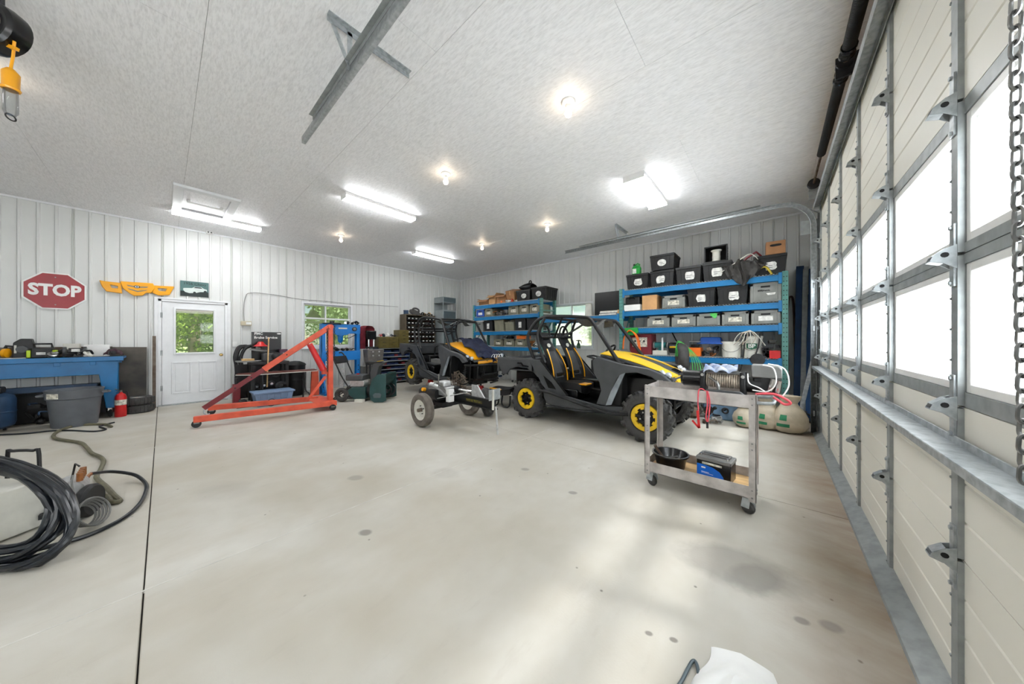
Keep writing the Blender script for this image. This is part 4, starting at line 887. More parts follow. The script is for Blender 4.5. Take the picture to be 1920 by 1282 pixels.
def bag_bin(label, x0, x1, z, h, m, lab=True):
    t = thing('deep_bin', label, 'bin', ((x0 + x1) / 2, 6.8, z)); MB().taper(((x0 + x1) / 2, 6.82, z), (x1 - x0 - .02, .42), (x1 - x0, .46), h).build('body', m, t, bev=.01)
    MB().bx(x0 - .005, x1 + .005, 6.585, 7.055, z + h - .03, z + h + .005).build('rim', m, t, bev=.004)
    if lab: MB().box(((x0 + x1) / 2, 6.590, z + h * .48), (.1, .006, h * .5)).build('label_sheet', M_paper, t)
bag_bin('deep black bin with a white tag, left one on the corner rack third deck', -6.86, -6.50, z, .33, M_black)
bag_bin('deep grey-green bin without a tag on the corner rack third deck', -6.42, -6.04, z, .33, M_crateo, False)
bag_bin('deep olive bin with cloth on top on the corner rack third deck', -5.98, -5.64, z, .24, M_crateo, False)
cl = thing('cloth_heap', 'crumpled olive cloth heaped in a bin of the corner rack', 'cloth', (-5.81, 6.8, z + .25)); MB().grid(lambda u, v: (-5.96 + .3 * u, 6.61 + .38 * v, z + .25 + .09 * math.sin(PI * u) * math.sin(PI * v) + .015 * math.sin(u * 20) * math.cos(v * 17)), 14, 12, (0, 0, .005)).build('cloth', M_crateo, cl)
bag_bin('deep black bin with a white tag, right one on the corner rack third deck', -5.59, -5.22, z, .33, M_black)
bag_bin('deep black bin without a tag at the right of the corner rack third deck', -5.17, -4.80, z, .32, M_black, False)
z = 1.105 + DK
for a, b_, lb in ((-6.42, -6.06, 'olive crate left on the corner rack fourth deck'), (-6.0, -5.61, 'olive crate in the middle of the corner rack fourth deck'), (-5.57, -5.22, 'olive crate right on the corner rack fourth deck')): crate(lb, a, b_, z, .21, m=M_crateo)
carton('small orange carton on the right olive crate of the corner rack', -5.55, -5.25, 6.62, 6.9, z + .215, .09, M_orange, 0, tape=False)
junk('parts_pile', 'black and brown hoses and parts heaped on the corner rack fourth deck', 'parts', (-5.0, 6.7, z), (.14, .06, .15), 8, [M_rubber, M_copper, M_white, M_black], 31)
junk('parts_pile', 'rods and tools lying on the olive crates of the corner rack', 'tools', (-5.95, 6.72, z + .215), (.2, .05, .04), 6, [M_steel, M_darksteel, M_rust], 33)
# ---- bridge shelf
z = 1.86 + DK
pn = thing('display_board', 'large flat black panel standing on the bridging shelf', 'panel', (-2.95, 6.9, z)); MB().bx(-3.28, -2.60, 6.86, 6.89, z, z + .56).build('sheet', M_black2, pn, bev=.004); MB().bx(-3.285, -2.595, 6.888, 6.9, z + .0, z + .57).build('frame', M_black, pn)
pb = thing('paper_stack', 'stack of white paper sheets before the black panel', 'paper', (-2.82, 6.7, z))
for q in range(4): MB().box((-2.83 + .008 * q, 6.68, z + .012 + q * .022), (.40, .24, .02), .02 * q).build('sheaf', [M_paper, M_greypl, M_paper, M_offw][q], pb)
carton('tiny tan box beside the paper stack', -2.615, -2.575, 6.58, 6.72, z, .1, M_card2, 0, tape=False)
wc = thing('pale_sack', 'pale sack standing in the window behind the bridging shelf', 'sack', (-3.5, 7.1, z)); MB().taper((-3.55, 7.1, z), (.2, .1), (.16, .08), .36).build('sack', M_offw, wc, bev=.02, seg=3)
# spray bottle and small things at the window below
sbz = 1.09
sb = thing('spray_bottle', 'dark green pump spray bottle on the window sill', 'spray bottle', (-4.02, 7.42, 1.08))
MB().lathe([(0, 0), (.05, 0), (.05, .11), (.03, .14), (.02, .15), (.02, .2), (0, .2)], (-4.02, 7.425, 1.081), (0, 0, 1), 14).build('body', mat('bottle_green', (60, 96, 70), .4), sb); MB().tube([(-4.1, 7.425, 1.29), (-4.0, 7.425, 1.295), (-3.95, 7.425, 1.28), (-3.92, 7.425, 1.2)], [.008, .016, .012, .006], 6).build('trigger', M_black, sb)
# ---- long stock leaning in the corner
ln = [('blue painted board leaning against the far wall, leftmost of the long stock', (.30, 6.95, .02), (.36, 7.42, 2.62), .10, .03, M_tarpb), ('grey painted board leaning beside the blue board', (.36, 6.80, .02), (.43, 7.42, 2.60), .07, .03, M_galv2),
      ('short blue board leaning nearest the door jamb', (.42, 6.60, .02), (.49, 7.38, 2.10), .08, .03, M_tarpb), ('thin steel strip leaning lowest in the corner', (.26, 6.05, .02), (.50, 6.75, 1.15), .05, .006, M_galv), ('dark blue board at the back of the long stock', (.44, 6.9, .02), (.50, 7.4, 2.55), .06, .03, M_tarpb), ('dark steel channel leaning low in the corner', (.50, 6.35, .02), (.52, 7.0, 1.45), .09, .03, M_darksteel)]
for lb, p0, p1, w, h_, m in ln:
    t = thing('leaning_board', lb, 'board', p0); MB().bar(p0, p1, w, h_, (0, 1, .3)).build('board', m, t, bev=.003, seg=1)
bh = thing('brown_hose', 'brown hose looped on the far wall beside the right rack', 'hose', (.24, 7.4, 1.6)); MB().tube(smooth_path([(.20, 7.40, .75), (.19, 7.42, 1.5), (.205, 7.43, 2.0), (.235, 7.43, 2.09), (.27, 7.43, 2.0), (.29, 7.42, 1.4), (.30, 7.4, .6)], 6), .016, 8).build('hose', M_brownhose, bh)
# ---------------------------------------------------------------- side-by-side utility vehicles
# local frame: origin on the floor under the rear axle, +x forward, near side = -y
def utv_wheel(name, label=None):
    """knobbly tyre with a yellow ring rim; wheel centre at the origin, outer face towards -y. Returns list of (partname, mesh)"""
    R, W = .32, .23; b = MB()
    prof = [(.19, -.105), (.235, -.118), (.275, -.112), (.295, -.09), (.302, -.05), (.304, 0), (.302, .05), (.295, .09), (.275, .112), (.235, .118), (.19, .105), (.17, .06), (.17, -.06)]
    b.lathe(prof, (0, 0, 0), (0, 1, 0), 36, closed=True)
    n = 14
    for i in range(n):
        for s in (-1, 1):
            a0 = 2 * PI * (i + (.5 if s > 0 else 0)) / n
            def pt(a, r, y): return Vector((math.cos(a) * r, y, math.sin(a) * r))
            # chevron lug: from the shoulder curving towards the centre line
            for (aa, ab, ya, yb, r0, r1, w) in ((a0, a0 + .10, s * .112, s * .06, .30, .33, .046), (a0 + .10, a0 + .2, s * .06, s * .005, .328, .33, .04)):
                p0, p1 = pt(aa, (r0 + .285) / 2, ya), pt(ab, (r1 + .285) / 2, yb); up = pt((aa + ab) / 2, 1, 0); b.bar(p0, p1, w, .05, up)
            b.bar(pt(a0 - .02, .245, s * .117), pt(a0, .298, s * .110), .04, .014, (0, 1, 0))
    tyre = b.mesh('tyre', M_rubber, None, 30)
    b = MB(); b.lathe([(.124, -.095), (.158, -.104), (.170, -.102), (.176, -.09), (.174, -.06), (.15, -.05), (.124, -.06)], (0, 0, 0), (0, 1, 0), 36, closed=True)
    # scalloped inner edge
    for i in range(8):
        a = 2 * PI * (i + .5) / 8; b.box((math.cos(a) * .120, -.082, math.sin(a) * .120), (.034, .024, .04), M=Matrix.Rotation(-a, 3, 'Y'))
    ring = b.mesh('rim_ring', M_rimyel)
    b = MB(); b.lathe([(0, -.07), (.04, -.074), (.05, -.06), (.08, -.066), (.118, -.06), (.118, -.04), (0, -.04)], (0, 0, 0), (0, 1, 0), 28)
    for i in range(8):
        a = 2 * PI * i / 8; b.bar((math.cos(a) * .05, -.064, math.sin(a) * .05), (math.cos(a) * .115, -.064, math.sin(a) * .115), .03, .02, (0, 1, 0))
    b.lathe([(.165, .06), (.16, -.05), (.12, -.045), (0, -.03), (0, .03), (.12, .04)], (0, 0, 0), (0, 1, 0), 24)
    hub = b.mesh('hub', M_black2)
    b = MB()
    for i in range(4):
        a = 2 * PI * i / 4 + .5; b.cyl((math.cos(a) * .066, -.082, math.sin(a) * .066), (math.cos(a) * .066, -.06, math.sin(a) * .066), .011, 6)
    nuts = b.mesh('lug_nuts', M_chrome)
    return [('tyre', tyre), ('rim', ring), ('hub', hub), ('lug_nuts', nuts)]
WHEEL = utv_wheel('w')
def add_wheel(root, x, y, z, spin=0.0, flip=False, steer=0.0):
    first = None
    for nme, me in WHEEL:
        o = bpy.data.objects.new('wheel' if nme == 'tyre' else nme, me); COL.objects.link(o)
        if first is None:
            o.parent = root; o.location = (x, y, z); o.rotation_euler = (0, spin, (PI if flip else 0) + steer); first = o; KIDS.setdefault(root.name, []).append(o)
        else: o.parent = first; KIDS.setdefault(first.name, []).append(o)
        WM[o.name] = wmat(root)
        if nme == 'lug_nuts': o['kind'] = 'stuff'
        if nme == 'rim': o['label'] = 'yellow scalloped rim ring'
def seat_parts(root, y):
    """bucket seat: cushion, shell back with headrest hole, yellow piping"""
    b = MB(); b.grid(lambda u, v: (.46 + .50 * u, y - .21 + .42 * v, .60 + .05 * math.sin(PI * v) * -.6 + .06 * u - .05 * (u ** 4) + .02 * (abs(2 * v - 1) ** 3)), 8, 8, (0, 0, .11)); cu = b.build('seat_cushion', M_black, root, local=True)
    MB().bx(.86, .99, y - .10, y + .10, .607, .628).build('cushion_patch', M_yel2, cu, local=True, bev=.006)
    b = MB()
    def back(u, v):   # u up, v across
        wv = (.21, .225, .215, .19, .15, .12, .115)[min(6, int(u * 6.001))]; nx = (.21, .225, .215, .19, .15, .12, .115); k = u * 6; i = min(5, int(k)); wv = nx[i] + (nx[i + 1] - nx[i]) * (k - i)
        s = 2 * v - 1; wing = .07 * (abs(s) ** 3) * math.sin(PI * min(1, u * 1.25)) if u < .8 else .0
        return (.48 - .36 * u + wing + .02 * math.sin(PI * u), y + s * wv, .58 + .86 * u)
    b.grid(back, 14, 10, (.06, 0, .02)); sb = b.build('seat_back', M_black, root, local=True)
    MB().grid(lambda u, v: (lambda q: (q[0] + .012, q[1], q[2]))(back(.12 + .50 * u, .22 + .56 * v)), 8, 6, (.004, 0, 0)).build('seat_insert', M_charc, sb, local=True)
    for s in (.03, .97): MB().tube([Vector(back(.05 + .62 * k / 10, s)) + Vector((.012, 0, 0)) for k in range(11)], .012, 6).build('piping', M_yel2, sb, local=True)
    MB().prism([(.05 * math.cos(a), .035 * math.sin(a)) for a in [2 * PI * k / 12 for k in range(12)]], Vector(back(.74, .5)) + Vector((.008, 0, 0)), (0, 1, 0), (-.3, 0, .95), (.006, 0, 0)).build('harness_hole', M_offw, sb, local=True)
def utv(name, label, loc, rz, pitch, hood_m, wheels, seats=True):
    rot = (0, pitch, rz)
    t = thing(name, label, 'utility vehicle', loc, 0, None, rot)
    HW = .64
    # --- cargo bed
    b = MB()
    for s in (-1, 1):
        pl = [(-.66, .97), (-.60, .80), (-.54, .69), (-.44, .70), (-.36, .80), (-.2, .845), (.02, .83), (.16, .77), (.24, .70), (.30, .72), (.16, .97), (.05, .985)]
        b.prism(pl, (0, s * HW - (.03 if s > 0 else 0), 0), (1, 0, 0), (0, 0, 1), (0, .03, 0))
        b.bx(-.66, .16, s * (HW - .03) - .02, s * (HW - .03) + .02, .965, 1.0)
    b.bx(-.67, -.62, -HW, HW, .74, .99).bx(.12, .16, -HW, HW, .78, 1.0).bx(-.62, .14, -HW + .02, HW - .02, .78, .80)
    b.bx(-.64, .12, -HW + .03, HW - .03, .93, .945)
    bed = b.build('cargo_bed', M_charc, t, local=True, bev=.012)
    for s in (-1, 1): MB().prism([(-.18, .90), (-.10, .90), (-.06, .86), (.06, .855), (.06, .875), (-.05, .885), (-.09, .925), (-.17, .925)], (0, s * HW - (.008 if s < 0 else 0), 0), (1, 0, 0), (0, 0, 1), (0, s * .014, 0)).build('bed_handle', M_black2, bed, local=True)
    # --- rear inner fenders and underbody
    b = MB().bx(-.45, 1.95, -.22, .22, .24, .55).bx(-.42, .45, -.40, .40, .42, .76).bx(1.55, 2.02, -.36, .36, .35, .80)
    b.build('chassis', M_black2, t, local=True, bev=.02)
    for (xx, s) in ((0, -1), (0, 1), (1.92, -1), (1.92, 1)):
        b = MB().cyl((xx, s * .2, .33), (xx, s * .56, .32), .03, 10).bar((xx - .14, s * .2, .27), (xx - .02, s * .54, .27), .03, .03).bar((xx + .14, s * .2, .27), (xx + .02, s * .54, .27), .03, .03); b.build('suspension_arm', M_darksteel, t, local=True)
        b = MB().cyl((xx - .05, s * .42, .35), (xx - .08, s * .30, .78), .025, 10); q = []
        for k in range(60): a = k * .75; q.append((xx - .052 - .028 * k / 60 + .042 * math.cos(a), s * (.415 - .11 * k / 60) + .042 * math.sin(a), .40 + .33 * k / 60))
        b.tube(q, .007, 5); b.build('shock_absorber', M_darksteel, t, local=True)
    # --- side panel behind the door opening
    for s in (-1, 1):
        o0 = (0, s * (HW + .005) - (.035 if s > 0 else 0), 0)
        b = MB(); b.prism([(.05, .985), (.30, .985), (.80, .47), (.62, .44), (.48, .50), (.40, .52), (.32, .60), (.22, .76)], o0, (1, 0, 0), (0, 0, 1), (0, .035, 0))
        sp_ = b.build('rear_quarter_panel', M_charc, t, local=True, bev=.008)
        MB().bar((.31, s * (HW + .012), .98), (.81, s * (HW + .012), .47), .018, .022).build('panel_edge', M_black2, sp_, local=True)
        MB().prism([(.36, .74), (.52, .64), (.60, .54), (.46, .55)], (0, s * (HW + .008) - (.003 if s > 0 else -.0), 0), (1, 0, 0), (0, 0, 1), (0, s * .004, 0)).build('air_intake', M_black2, sp_, local=True)
        # sill, rocker and nerf bar
        b = MB(); b.prism([(.34, .52), (.80, .45), (1.30, .385), (1.66, .41), (1.62, .34), (1.35, .30), (.60, .27), (.42, .29), (.36, .40)], (0, s * (HW - .02) - .02, 0), (1, 0, 0), (0, 0, 1), (0, .04, 0)); b.build('rocker_panel', M_charc, t, local=True, bev=.008)
        MB().tube(smooth_path([(.30, s * .685, .50), (.55, s * .69, .475), (1.1, s * .69, .37), (1.5, s * .69, .32), (1.72, s * .67, .335)], 5), .022, 10).build('nerf_bar', M_black, t, local=True)
        MB().tube([(.42, s * .66, .27), (1.0, s * .66, .27), (1.66, s * .64, .33)], .016, 8).build('lower_rail', M_black, t, local=True)
        # front fender
        b = MB(); b.prism([(1.20, 1.00), (1.27, 1.075), (1.62, .985), (1.96, .945), (2.12, .885), (2.22, .80), (2.10, .765), (1.99, .845), (1.82, .885), (1.66, .865), (1.56, .79), (1.48, .60), (1.40, .40), (1.26, .40), (1.33, .60), (1.30, .72), (1.22, .83)], (0, s * HW - (.07 if s > 0 else 0), 0), (1, 0, 0), (0, 0, 1), (0, .07, 0))
        fe = b.build('front_fender', M_charc, t, local=True, bev=.012)
        MB().prism([(1.60, .84), (1.67, .875), (1.48, .42), (1.40, .405), (1.47, .60)], (0, s * (HW + .004) - (.02 if s > 0 else 0), 0), (1, 0, 0), (0, 0, 1), (0, .02, 0)).build('fender_sheen', mat_sheen, fe, local=True, bev=.006)  # pale strip paints the sheen along the lit wheel-arch edge
        # headlight cluster
        b = MB(); b.prism([(1.93, .94), (2.08, .905), (2.19, .82), (2.12, .80), (2.0, .855)], (0, s * (HW - .06) - (.10 if s > 0 else 0), 0), (1, 0, 0), (0, 0, 1), (0, .10, 0)); hl = b.build('headlight', M_black2, t, local=True, bev=.006)
        for (xx, yy, zz) in ((2.09, s * .50, .89), (2.15, s * .43, .86)):
            MB().lathe([(0, .03), (.03, .022), (.04, 0), (.04, -.03), (0, -.03)], (xx, yy, zz), (.75, s * .15, .5), 14).build('lens', mat_lens, hl, local=True)
    # --- inner cab
    b = MB().bx(.30, 1.34, -HW + .03, HW - .03, .36, .40).bx(.30, .50, -HW + .04, HW - .04, .40, .58).bx(.45, .92, -.56, -.06, .40, .55).bx(.45, .92, .06, .56, .40, .55).bx(.42, 1.3, -.06, .06, .40, .66); b.build('cab_floor', M_black2, t, local=True, bev=.015)
    b = MB(); b.prism([(1.34, .40), (1.30, .72), (1.14, .86), (1.14, 1.02), (1.34, 1.09), (1.60, 1.0), (1.60, .40)], (0, -HW + .07, 0), (1, 0, 0), (0, 0, 1), (0, 2 * HW - .14, 0)); b.build('dashboard', M_black, t, local=True, bev=.02)
    b = MB(); b.prism([(1.16, 1.0), (1.20, 1.14), (1.30, 1.16), (1.42, 1.07)], (0, .10, 0), (1, 0, 0), (0, 0, 1), (0, .36, 0)); b.build('instrument_cowl', M_charc, t, local=True, bev=.02)
    sw = torus((1.05, .29, 1.10), .15, .016, (-.72, 0, .55), 28, 8).build('steering_wheel', M_black2, t, local=True)
    MB().cyl((1.05, .29, 1.10), (1.22, .29, .98), .025, 10).bar((1.05, .15, 1.10), (1.05, .43, 1.10), .03, .015).build('steering_column', M_black2, sw, local=True)
    MB().tube([(1.15, -.45, 1.03), (1.02, -.43, 1.06), (.98, -.30, 1.06), (1.0, -.18, 1.06), (1.14, -.16, 1.03)], .014, 8).build('grab_bar', M_black, t, local=True)
    if seats:
        for y in (-.31, .31): seat_parts(t, y)
    else:
        b = MB().bx(.45, .92, -.54, .54, .55, .60); b.build('seat_base', M_black, t, local=True, bev=.01)
        MB().box((.62, -.25, .64), (.30, .2, .08), .3).build('loose_panel', M_greypl, t, local=True)
        MB().tube([(.35, -.2, .62), (.38, -.2, .95), (.5, -.2, 1.0)], .02, 8).build('lever', M_black, t, local=True)
    # --- hood
    def hood(u, v):
        s = 2 * v - 1; w = .50 - .10 * u * u; x = 1.26 + .98 * u - .05 * (abs(s) ** 2) * u
        return (x, s * w, 1.095 - .10 * u - .19 * u * u + .035 * (1 - s * s) * (1 - u) + .025 * (1 - abs(s)) * u)
    MB().grid(hood, 16, 14, (0, 0, .03)).build('hood', M_charc, t, local=True)
    hd = KIDS[t.name][-1]
    up = Vector((.004, 0, .012))
    MB().grid(lambda u, v: Vector(hood(-.02 + .30 * u, .02 + .96 * v)) + up, 6, 14, (0, 0, .008)).build('hood_rear_trim', hood_m, hd, local=True)
    for sd in (0, 1):
        def strip(u, v):
            q = .27 + .70 * u; e0 = .015 + .02 * u; e1 = .40 - .13 * u if u < .75 else .30 - .02 * u; vv = e0 + (e1 - e0) * v
            return Vector(hood(q, 1 - vv if sd else vv)) + up
        MB().grid(strip, 12, 5, (0, 0, .008)).build('hood_side_trim', hood_m, hd, local=True)
    MB().grid(lambda u, v: Vector(hood(.97 + .03 * u, .12 + .76 * v)) + Vector((.01 + .02 * u, 0, -.06 * u)), 2, 10, (.02, 0, .02)).build('nose_lip', hood_m, hd, local=True)
    for k in range(5): MB().bar(Vector(hood(.86, .40 + .05 * k)) + Vector((0, 0, .018)), Vector(hood(.96, .40 + .05 * k)) + Vector((0, 0, .016)), .018, .012).build('vent_slot', M_black2, hd, local=True)
    # --- front bumper
    b = MB().tube(smooth_path([(2.0, -.50, .70), (2.24, -.40, .72), (2.33, -.15, .73), (2.33, .15, .73), (2.24, .40, .72), (2.0, .50, .70)], 5), .022, 8)
    for s in (-1, 1): b.tube([(2.31, s * .2, .73), (2.27, s * .2, .52), (2.05, s * .2, .38)], .02, 8)
    b.tube([(2.27, -.2, .52), (2.27, .2, .52)], .018, 8); b.build('front_bumper', M_black, t, local=True)
    MB().bx(2.02, 2.20, -.30, .30, .40, .74).build('skid_plate', M_black2, t, local=True, bev=.02)
    # --- roll cage
    for s in (-1, 1):
        MB().tube(smooth_path([(.14, s * .58, .97), (.05, s * .57, 1.12), (-.02, s * .56, 1.35), (.06, s * .53, 1.55), (.24, s * .50, 1.68), (.6, s * .49, 1.685), (1.0, s * .49, 1.65), (1.10, s * .50, 1.615), (1.20, s * .51, 1.49), (1.585, s * .56, .95)], 6), .027, 10).build('cage_side_tube', M_black, t, local=True)
        MB().tube(smooth_path([(.36, s * .58, .93), (.26, s * .57, 1.10), (.18, s * .56, 1.36), (.22, s * .54, 1.52), (.30, s * .51, 1.68)], 6), .024, 10).build('cage_rear_tube', M_black, t, local=True)
        for (xa, xb, zz) in ((-.01, .19, 1.42), (.06, .27, 1.12)): MB().bar((xa, s * .56, zz), (xb, s * .56, zz + .01), .02, .045).build('cage_gusset', M_black, t, local=True)
        MB().bx(1.53, 1.62, s * .56 - .035, s * .56 + .035, .92, 1.0).build('pillar_clamp', M_darksteel, t, local=True, bev=.006)
        MB().tube([(.62, s * .49, 1.68), (.25, s * .14, 1.36)], .018, 8).build('cage_brace', M_black, t, local=True)
        torus((.16, s * .31, 1.42), .14, .017, (1, 0, .1), 20, 8).build('headrest_hoop', M_black, t, local=True)
        # mesh visor corner under the roof front
        vz = MB(); vz.grid(lambda u, v: (1.08 - .22 * v * (1 - .4 * u) + .1 * u, s * (.48 - .36 * u), 1.63 - .07 * math.sin(PI * u) * 1.3 - .02 * v), 8, 4, (0, 0, .006)); vz.build('visor', mat_visor, t, local=True)
    for (xx, zz) in ((.28, 1.68), (1.09, 1.62), (.0, 1.42), (.20, 1.36)): MB().tube([(xx, -.50, zz), (xx, .50, zz)], .023, 10).build('cage_cross_tube', M_black, t, local=True)
    for (xx, s, sp0) in wheels: add_wheel(t, xx, s * .55, .32, sp0, s > 0)
    return t
mat_sheen = mat('lit_edge_sheen', (150, 158, 164), .35, 0, .2, 7)
mat_lens = mat('headlight_lens', (210, 218, 226), .1, .3, .1)
mat_visor = mat('grey_visor_mesh', (96, 96, 94), .6, 0, .2, 40)
U1 = utv('utility_vehicle', 'black and yellow two-seat utility vehicle with roll cage, nearest the overhead door', (-3.156, 4.65, 0), 0, 0, M_yel, [(0, -1, .2), (0, 1, .5), (1.92, -1, .1), (1.92, 1, .8)])
U2 = utv('utility_vehicle', 'black and amber utility vehicle on red jack stands with its front wheels removed', (-6.9, 4.74, .19), math.radians(-3), math.radians(3.2), M_yel2, [(0, -1, .3), (0, 1, .9)], seats=False)
def wm2(p): return WM[U2.name] @ Vector(p)
jk = thing('cloth_jacket', 'crumpled navy jacket thrown over the hood of the jacked-up vehicle', 'jacket', tuple(wm2((1.7, .2, 1.1))))
rnd = random.Random(2)
def jacket(u, v):
    x = 1.24 + 1.02 * u; y = -.20 + .66 * v - .10 * u; h = 1.118 - .10 * (x - 1.26) - .19 * (x - 1.26) ** 2
    return wm2((x + .02 * math.sin(v * 13), y + .03 * math.sin(u * 11), h + .03 + .05 * abs(math.sin(u * 7 + v * 5)) * abs(math.sin(v * 8 + 1)) + .07 * math.exp(-((u - .12) / .15) ** 2)))
MB().grid(jacket, 34, 26, (0, 0, .008)).build('body', M_navy, jk)
MB().grid(lambda u, v: wm2((2.04 + .20 * v + .05 * u, -.14 + .30 * u, .99 - .22 * v + .03 * math.sin(u * 9) * v)), 14, 10, (.01, 0, .01)).build('sleeve', M_navy, jk)
def jackstand(label, x, y, h, rz=0.0):
    t = thing('jack_stand', label, 'jack stand', (x, y, 0), rz, 'red jack stands')
    for (i, j) in ((-1, -1), (1, -1), (1, 1), (-1, 1)): MB().bar((i * .13, j * .13, .01), (i * .035, j * .035, h * .72), .045, .006, (i, j, 0)).build('leg', M_red, t, local=True)
    MB().bx(-.15, .15, -.15, -.135, .0, .02).bx(-.15, .15, .135, .15, 0, .02).bx(-.15, -.135, -.15, .15, 0, .02).bx(.135, .15, -.15, .15, 0, .02).bx(-.045, .045, -.045, .045, h * .6, h * .76).build('base_frame', M_red, t, local=True)
    MB().bx(-.018, .018, -.018, .018, h * .5, h - .02).bx(-.06, .06, -.03, .03, h - .03, h).build('ratchet_post', M_darksteel, t, local=True)
jackstand('red jack stand under the rear of the jacked-up vehicle behind the log splitter', -6.45, 4.36, .42, .2)
jackstand('red jack stand under the front of the jacked-up vehicle beside the splitter plate', -5.02, 4.72, .36, .3)
hk = thing('wire_basket', 'white wire piece by the nose of the jacked-up vehicle', 'wire', tuple(wm2((2.28, .1, .86))))
for q in range(4): MB().tube([wm2((2.30 + .05 * math.cos(a), .02 + .07 * q + .03 * math.sin(a), .86 + .08 * math.sin(a))) for a in [PI * k / 8 for k in range(9)]], .006, 5).build('wire', M_white, hk)
# ---------------------------------------------------------------- left wall: signs
EY, EZ = (0, 1, 0), (0, 0, 1)
def octo(r): return [(r / math.cos(PI / 8) * math.cos(PI / 8 + k * PI / 4), r / math.cos(PI / 8) * math.sin(PI / 8 + k * PI / 4)) for k in range(8)]
ss = thing('stop_sign', 'red octagonal STOP sign hung on the left wall above the blue workbench', 'sign', (XL + .02, -1.18, 2.13))
MB().prism(octo(.305), (XL + .02, -1.18, 2.13), EY, EZ, (.004, 0, 0)).build('border', M_white, ss)
MB().prism(octo(.285), (XL + .024, -1.18, 2.13), EY, EZ, (.0015, 0, 0)).build('face', M_signred, ss)
text_mesh('lettering', 'STOP', .255, M_white, ss, (XL + .0265, -1.18, 2.135), EY, EZ, bold=.011, sx=.80, font_w=1.02)
for z in (2.36, 1.90): MB().cyl((XL + .025, -1.18, z), (XL + .03, -1.18, z), .008, 8).build('bolt', M_steel, ss)
def ring_prism(mb, outer, inner, o, ex, ey, t):
    o, ex, ey, t = Vector(o), Vector(ex), Vector(ey), Vector(t); n = len(outer); P = lambda q: o + ex * q[0] + ey * q[1]
    vs = [P(q) for q in outer] + [P(q) for q in inner]; vs += [p + t for p in vs]; fs = []
    for i in range(n):
        j = (i + 1) % n
        fs += [(i, j, n + j, n + i), (2 * n + i, 3 * n + i, 3 * n + j, 2 * n + j), (i, 2 * n + i, 2 * n + j, j), (n + i, n + j, 3 * n + j, 3 * n + i)]
    return mb.add(vs, fs)
yg = thing('grille_panel', 'winged yellow plastic vehicle grille hung on the left wall beside the stop sign', 'grille', (XL + .02, -.3, 2.27))
go = (XL + .02, 0, 0); gt = (.035, 0, 0)
Lo = [(-.741, 2.376), (-.679, 2.366), (-.505, 2.361), (-.49, 2.167), (-.667, 2.185), (-.713, 2.266)]; Li = [(-.625, 2.31), (-.60, 2.308), (-.535, 2.295), (-.54, 2.255), (-.603, 2.252), (-.615, 2.27)]
Ro = [(-.115, 2.368), (.02, 2.374), (.154, 2.381), (.09, 2.203), (-.055, 2.176), (-.129, 2.22)]; Ri = [(-.062, 2.321), (0, 2.324), (.055, 2.326), (.034, 2.27), (-.045, 2.27), (-.058, 2.28)]
ring_prism(MB(), Lo, Li, go, EY, EZ, gt).build('wing', M_yel2, yg, bev=.008)
ring_prism(MB(), Ro, Ri, go, EY, EZ, gt).build('wing', M_yel2, yg, bev=.008)
Co = [(-.514, 2.39), (-.323, 2.398), (-.122, 2.407), (-.095, 2.317), (-.142, 2.215), (-.208, 2.21), (-.247, 2.155), (-.349, 2.134), (-.405, 2.177), (-.484, 2.257)]
MB().prism(Co, (XL + .03, 0, 0), EY, EZ, (.035, 0, 0)).build('centre', M_yel2, yg, bev=.01)
for pl in ([(-.44, 2.335), (-.34, 2.318), (-.34, 2.300), (-.42, 2.312)], [(-.18, 2.330), (-.29, 2.318), (-.29, 2.300), (-.20, 2.308)], [(-.43, 2.272), (-.31, 2.236), (-.19, 2.268), (-.21, 2.25), (-.31, 2.214), (-.41, 2.25)]):
    MB().prism(pl, (XL + .0652, 0, 0), EY, EZ, (.002, 0, 0)).build('slot', M_greypl, yg)
bd = MB().prism([(.036 * math.cos(a), .026 * math.sin(a)) for a in [2 * PI * k / 20 for k in range(20)]], (XL + .065, -.318, 2.31), EY, EZ, (.008, 0, 0)).build('badge', M_black2, yg)
MB().prism([(.026 * math.cos(a), .018 * math.sin(a)) for a in [2 * PI * k / 20 for k in range(20)]], (XL + .073, -.318, 2.31), EY, EZ, (.002, 0, 0)).build('badge_ring', M_white, bd)
MB().prism([(.017 * math.cos(a), .010 * math.sin(a)) for a in [2 * PI * k / 20 for k in range(20)]], (XL + .075, -.318, 2.31), EY, EZ, (.001, 0, 0)).build('badge_centre', M_dblue, bd)
ti = thing('tin_sign', 'teal tin picture sign of a white vintage car above the entry door', 'sign', (XL + .02, .44, 2.36))
tx = XL + .02
MB().bx(tx, tx + .004, .234, .642, 2.212, 2.522).build('plate', M_print, ti)
MB().bx(tx + .004, tx + .005, .234, .642, 2.212, 2.315).build('printed_ground', M_printk, ti)
car = [(.275, 2.37), (.30, 2.375), (.40, 2.385), (.435, 2.415), (.53, 2.42), (.575, 2.385), (.615, 2.375), (.62, 2.345), (.60, 2.325), (.52, 2.315), (.44, 2.285), (.36, 2.275), (.30, 2.295), (.275, 2.33)]
MB().prism(car, (tx + .005, 0, 0), EY, EZ, (.001, 0, 0)).build('printed_car', M_printw, ti)
MB().prism([(.42, 2.388), (.445, 2.41), (.525, 2.412), (.555, 2.388)], (tx + .006, 0, 0), EY, EZ, (.001, 0, 0)).build('printed_windows', M_printk, ti)
for yy, zz in ((.435, 2.288), (.59, 2.325)): MB().prism([(.022 * math.cos(a), .026 * math.sin(a)) for a in [2 * PI * k / 14 for k in range(14)]], (tx + .006, yy, zz), EY, EZ, (.001, 0, 0)).build('printed_wheel', M_printk, ti)
text_mesh('lettering', '1956 Chevy', .072, M_printk, ti, (tx + .0052, .44, 2.47), EY, EZ, sx=.95)
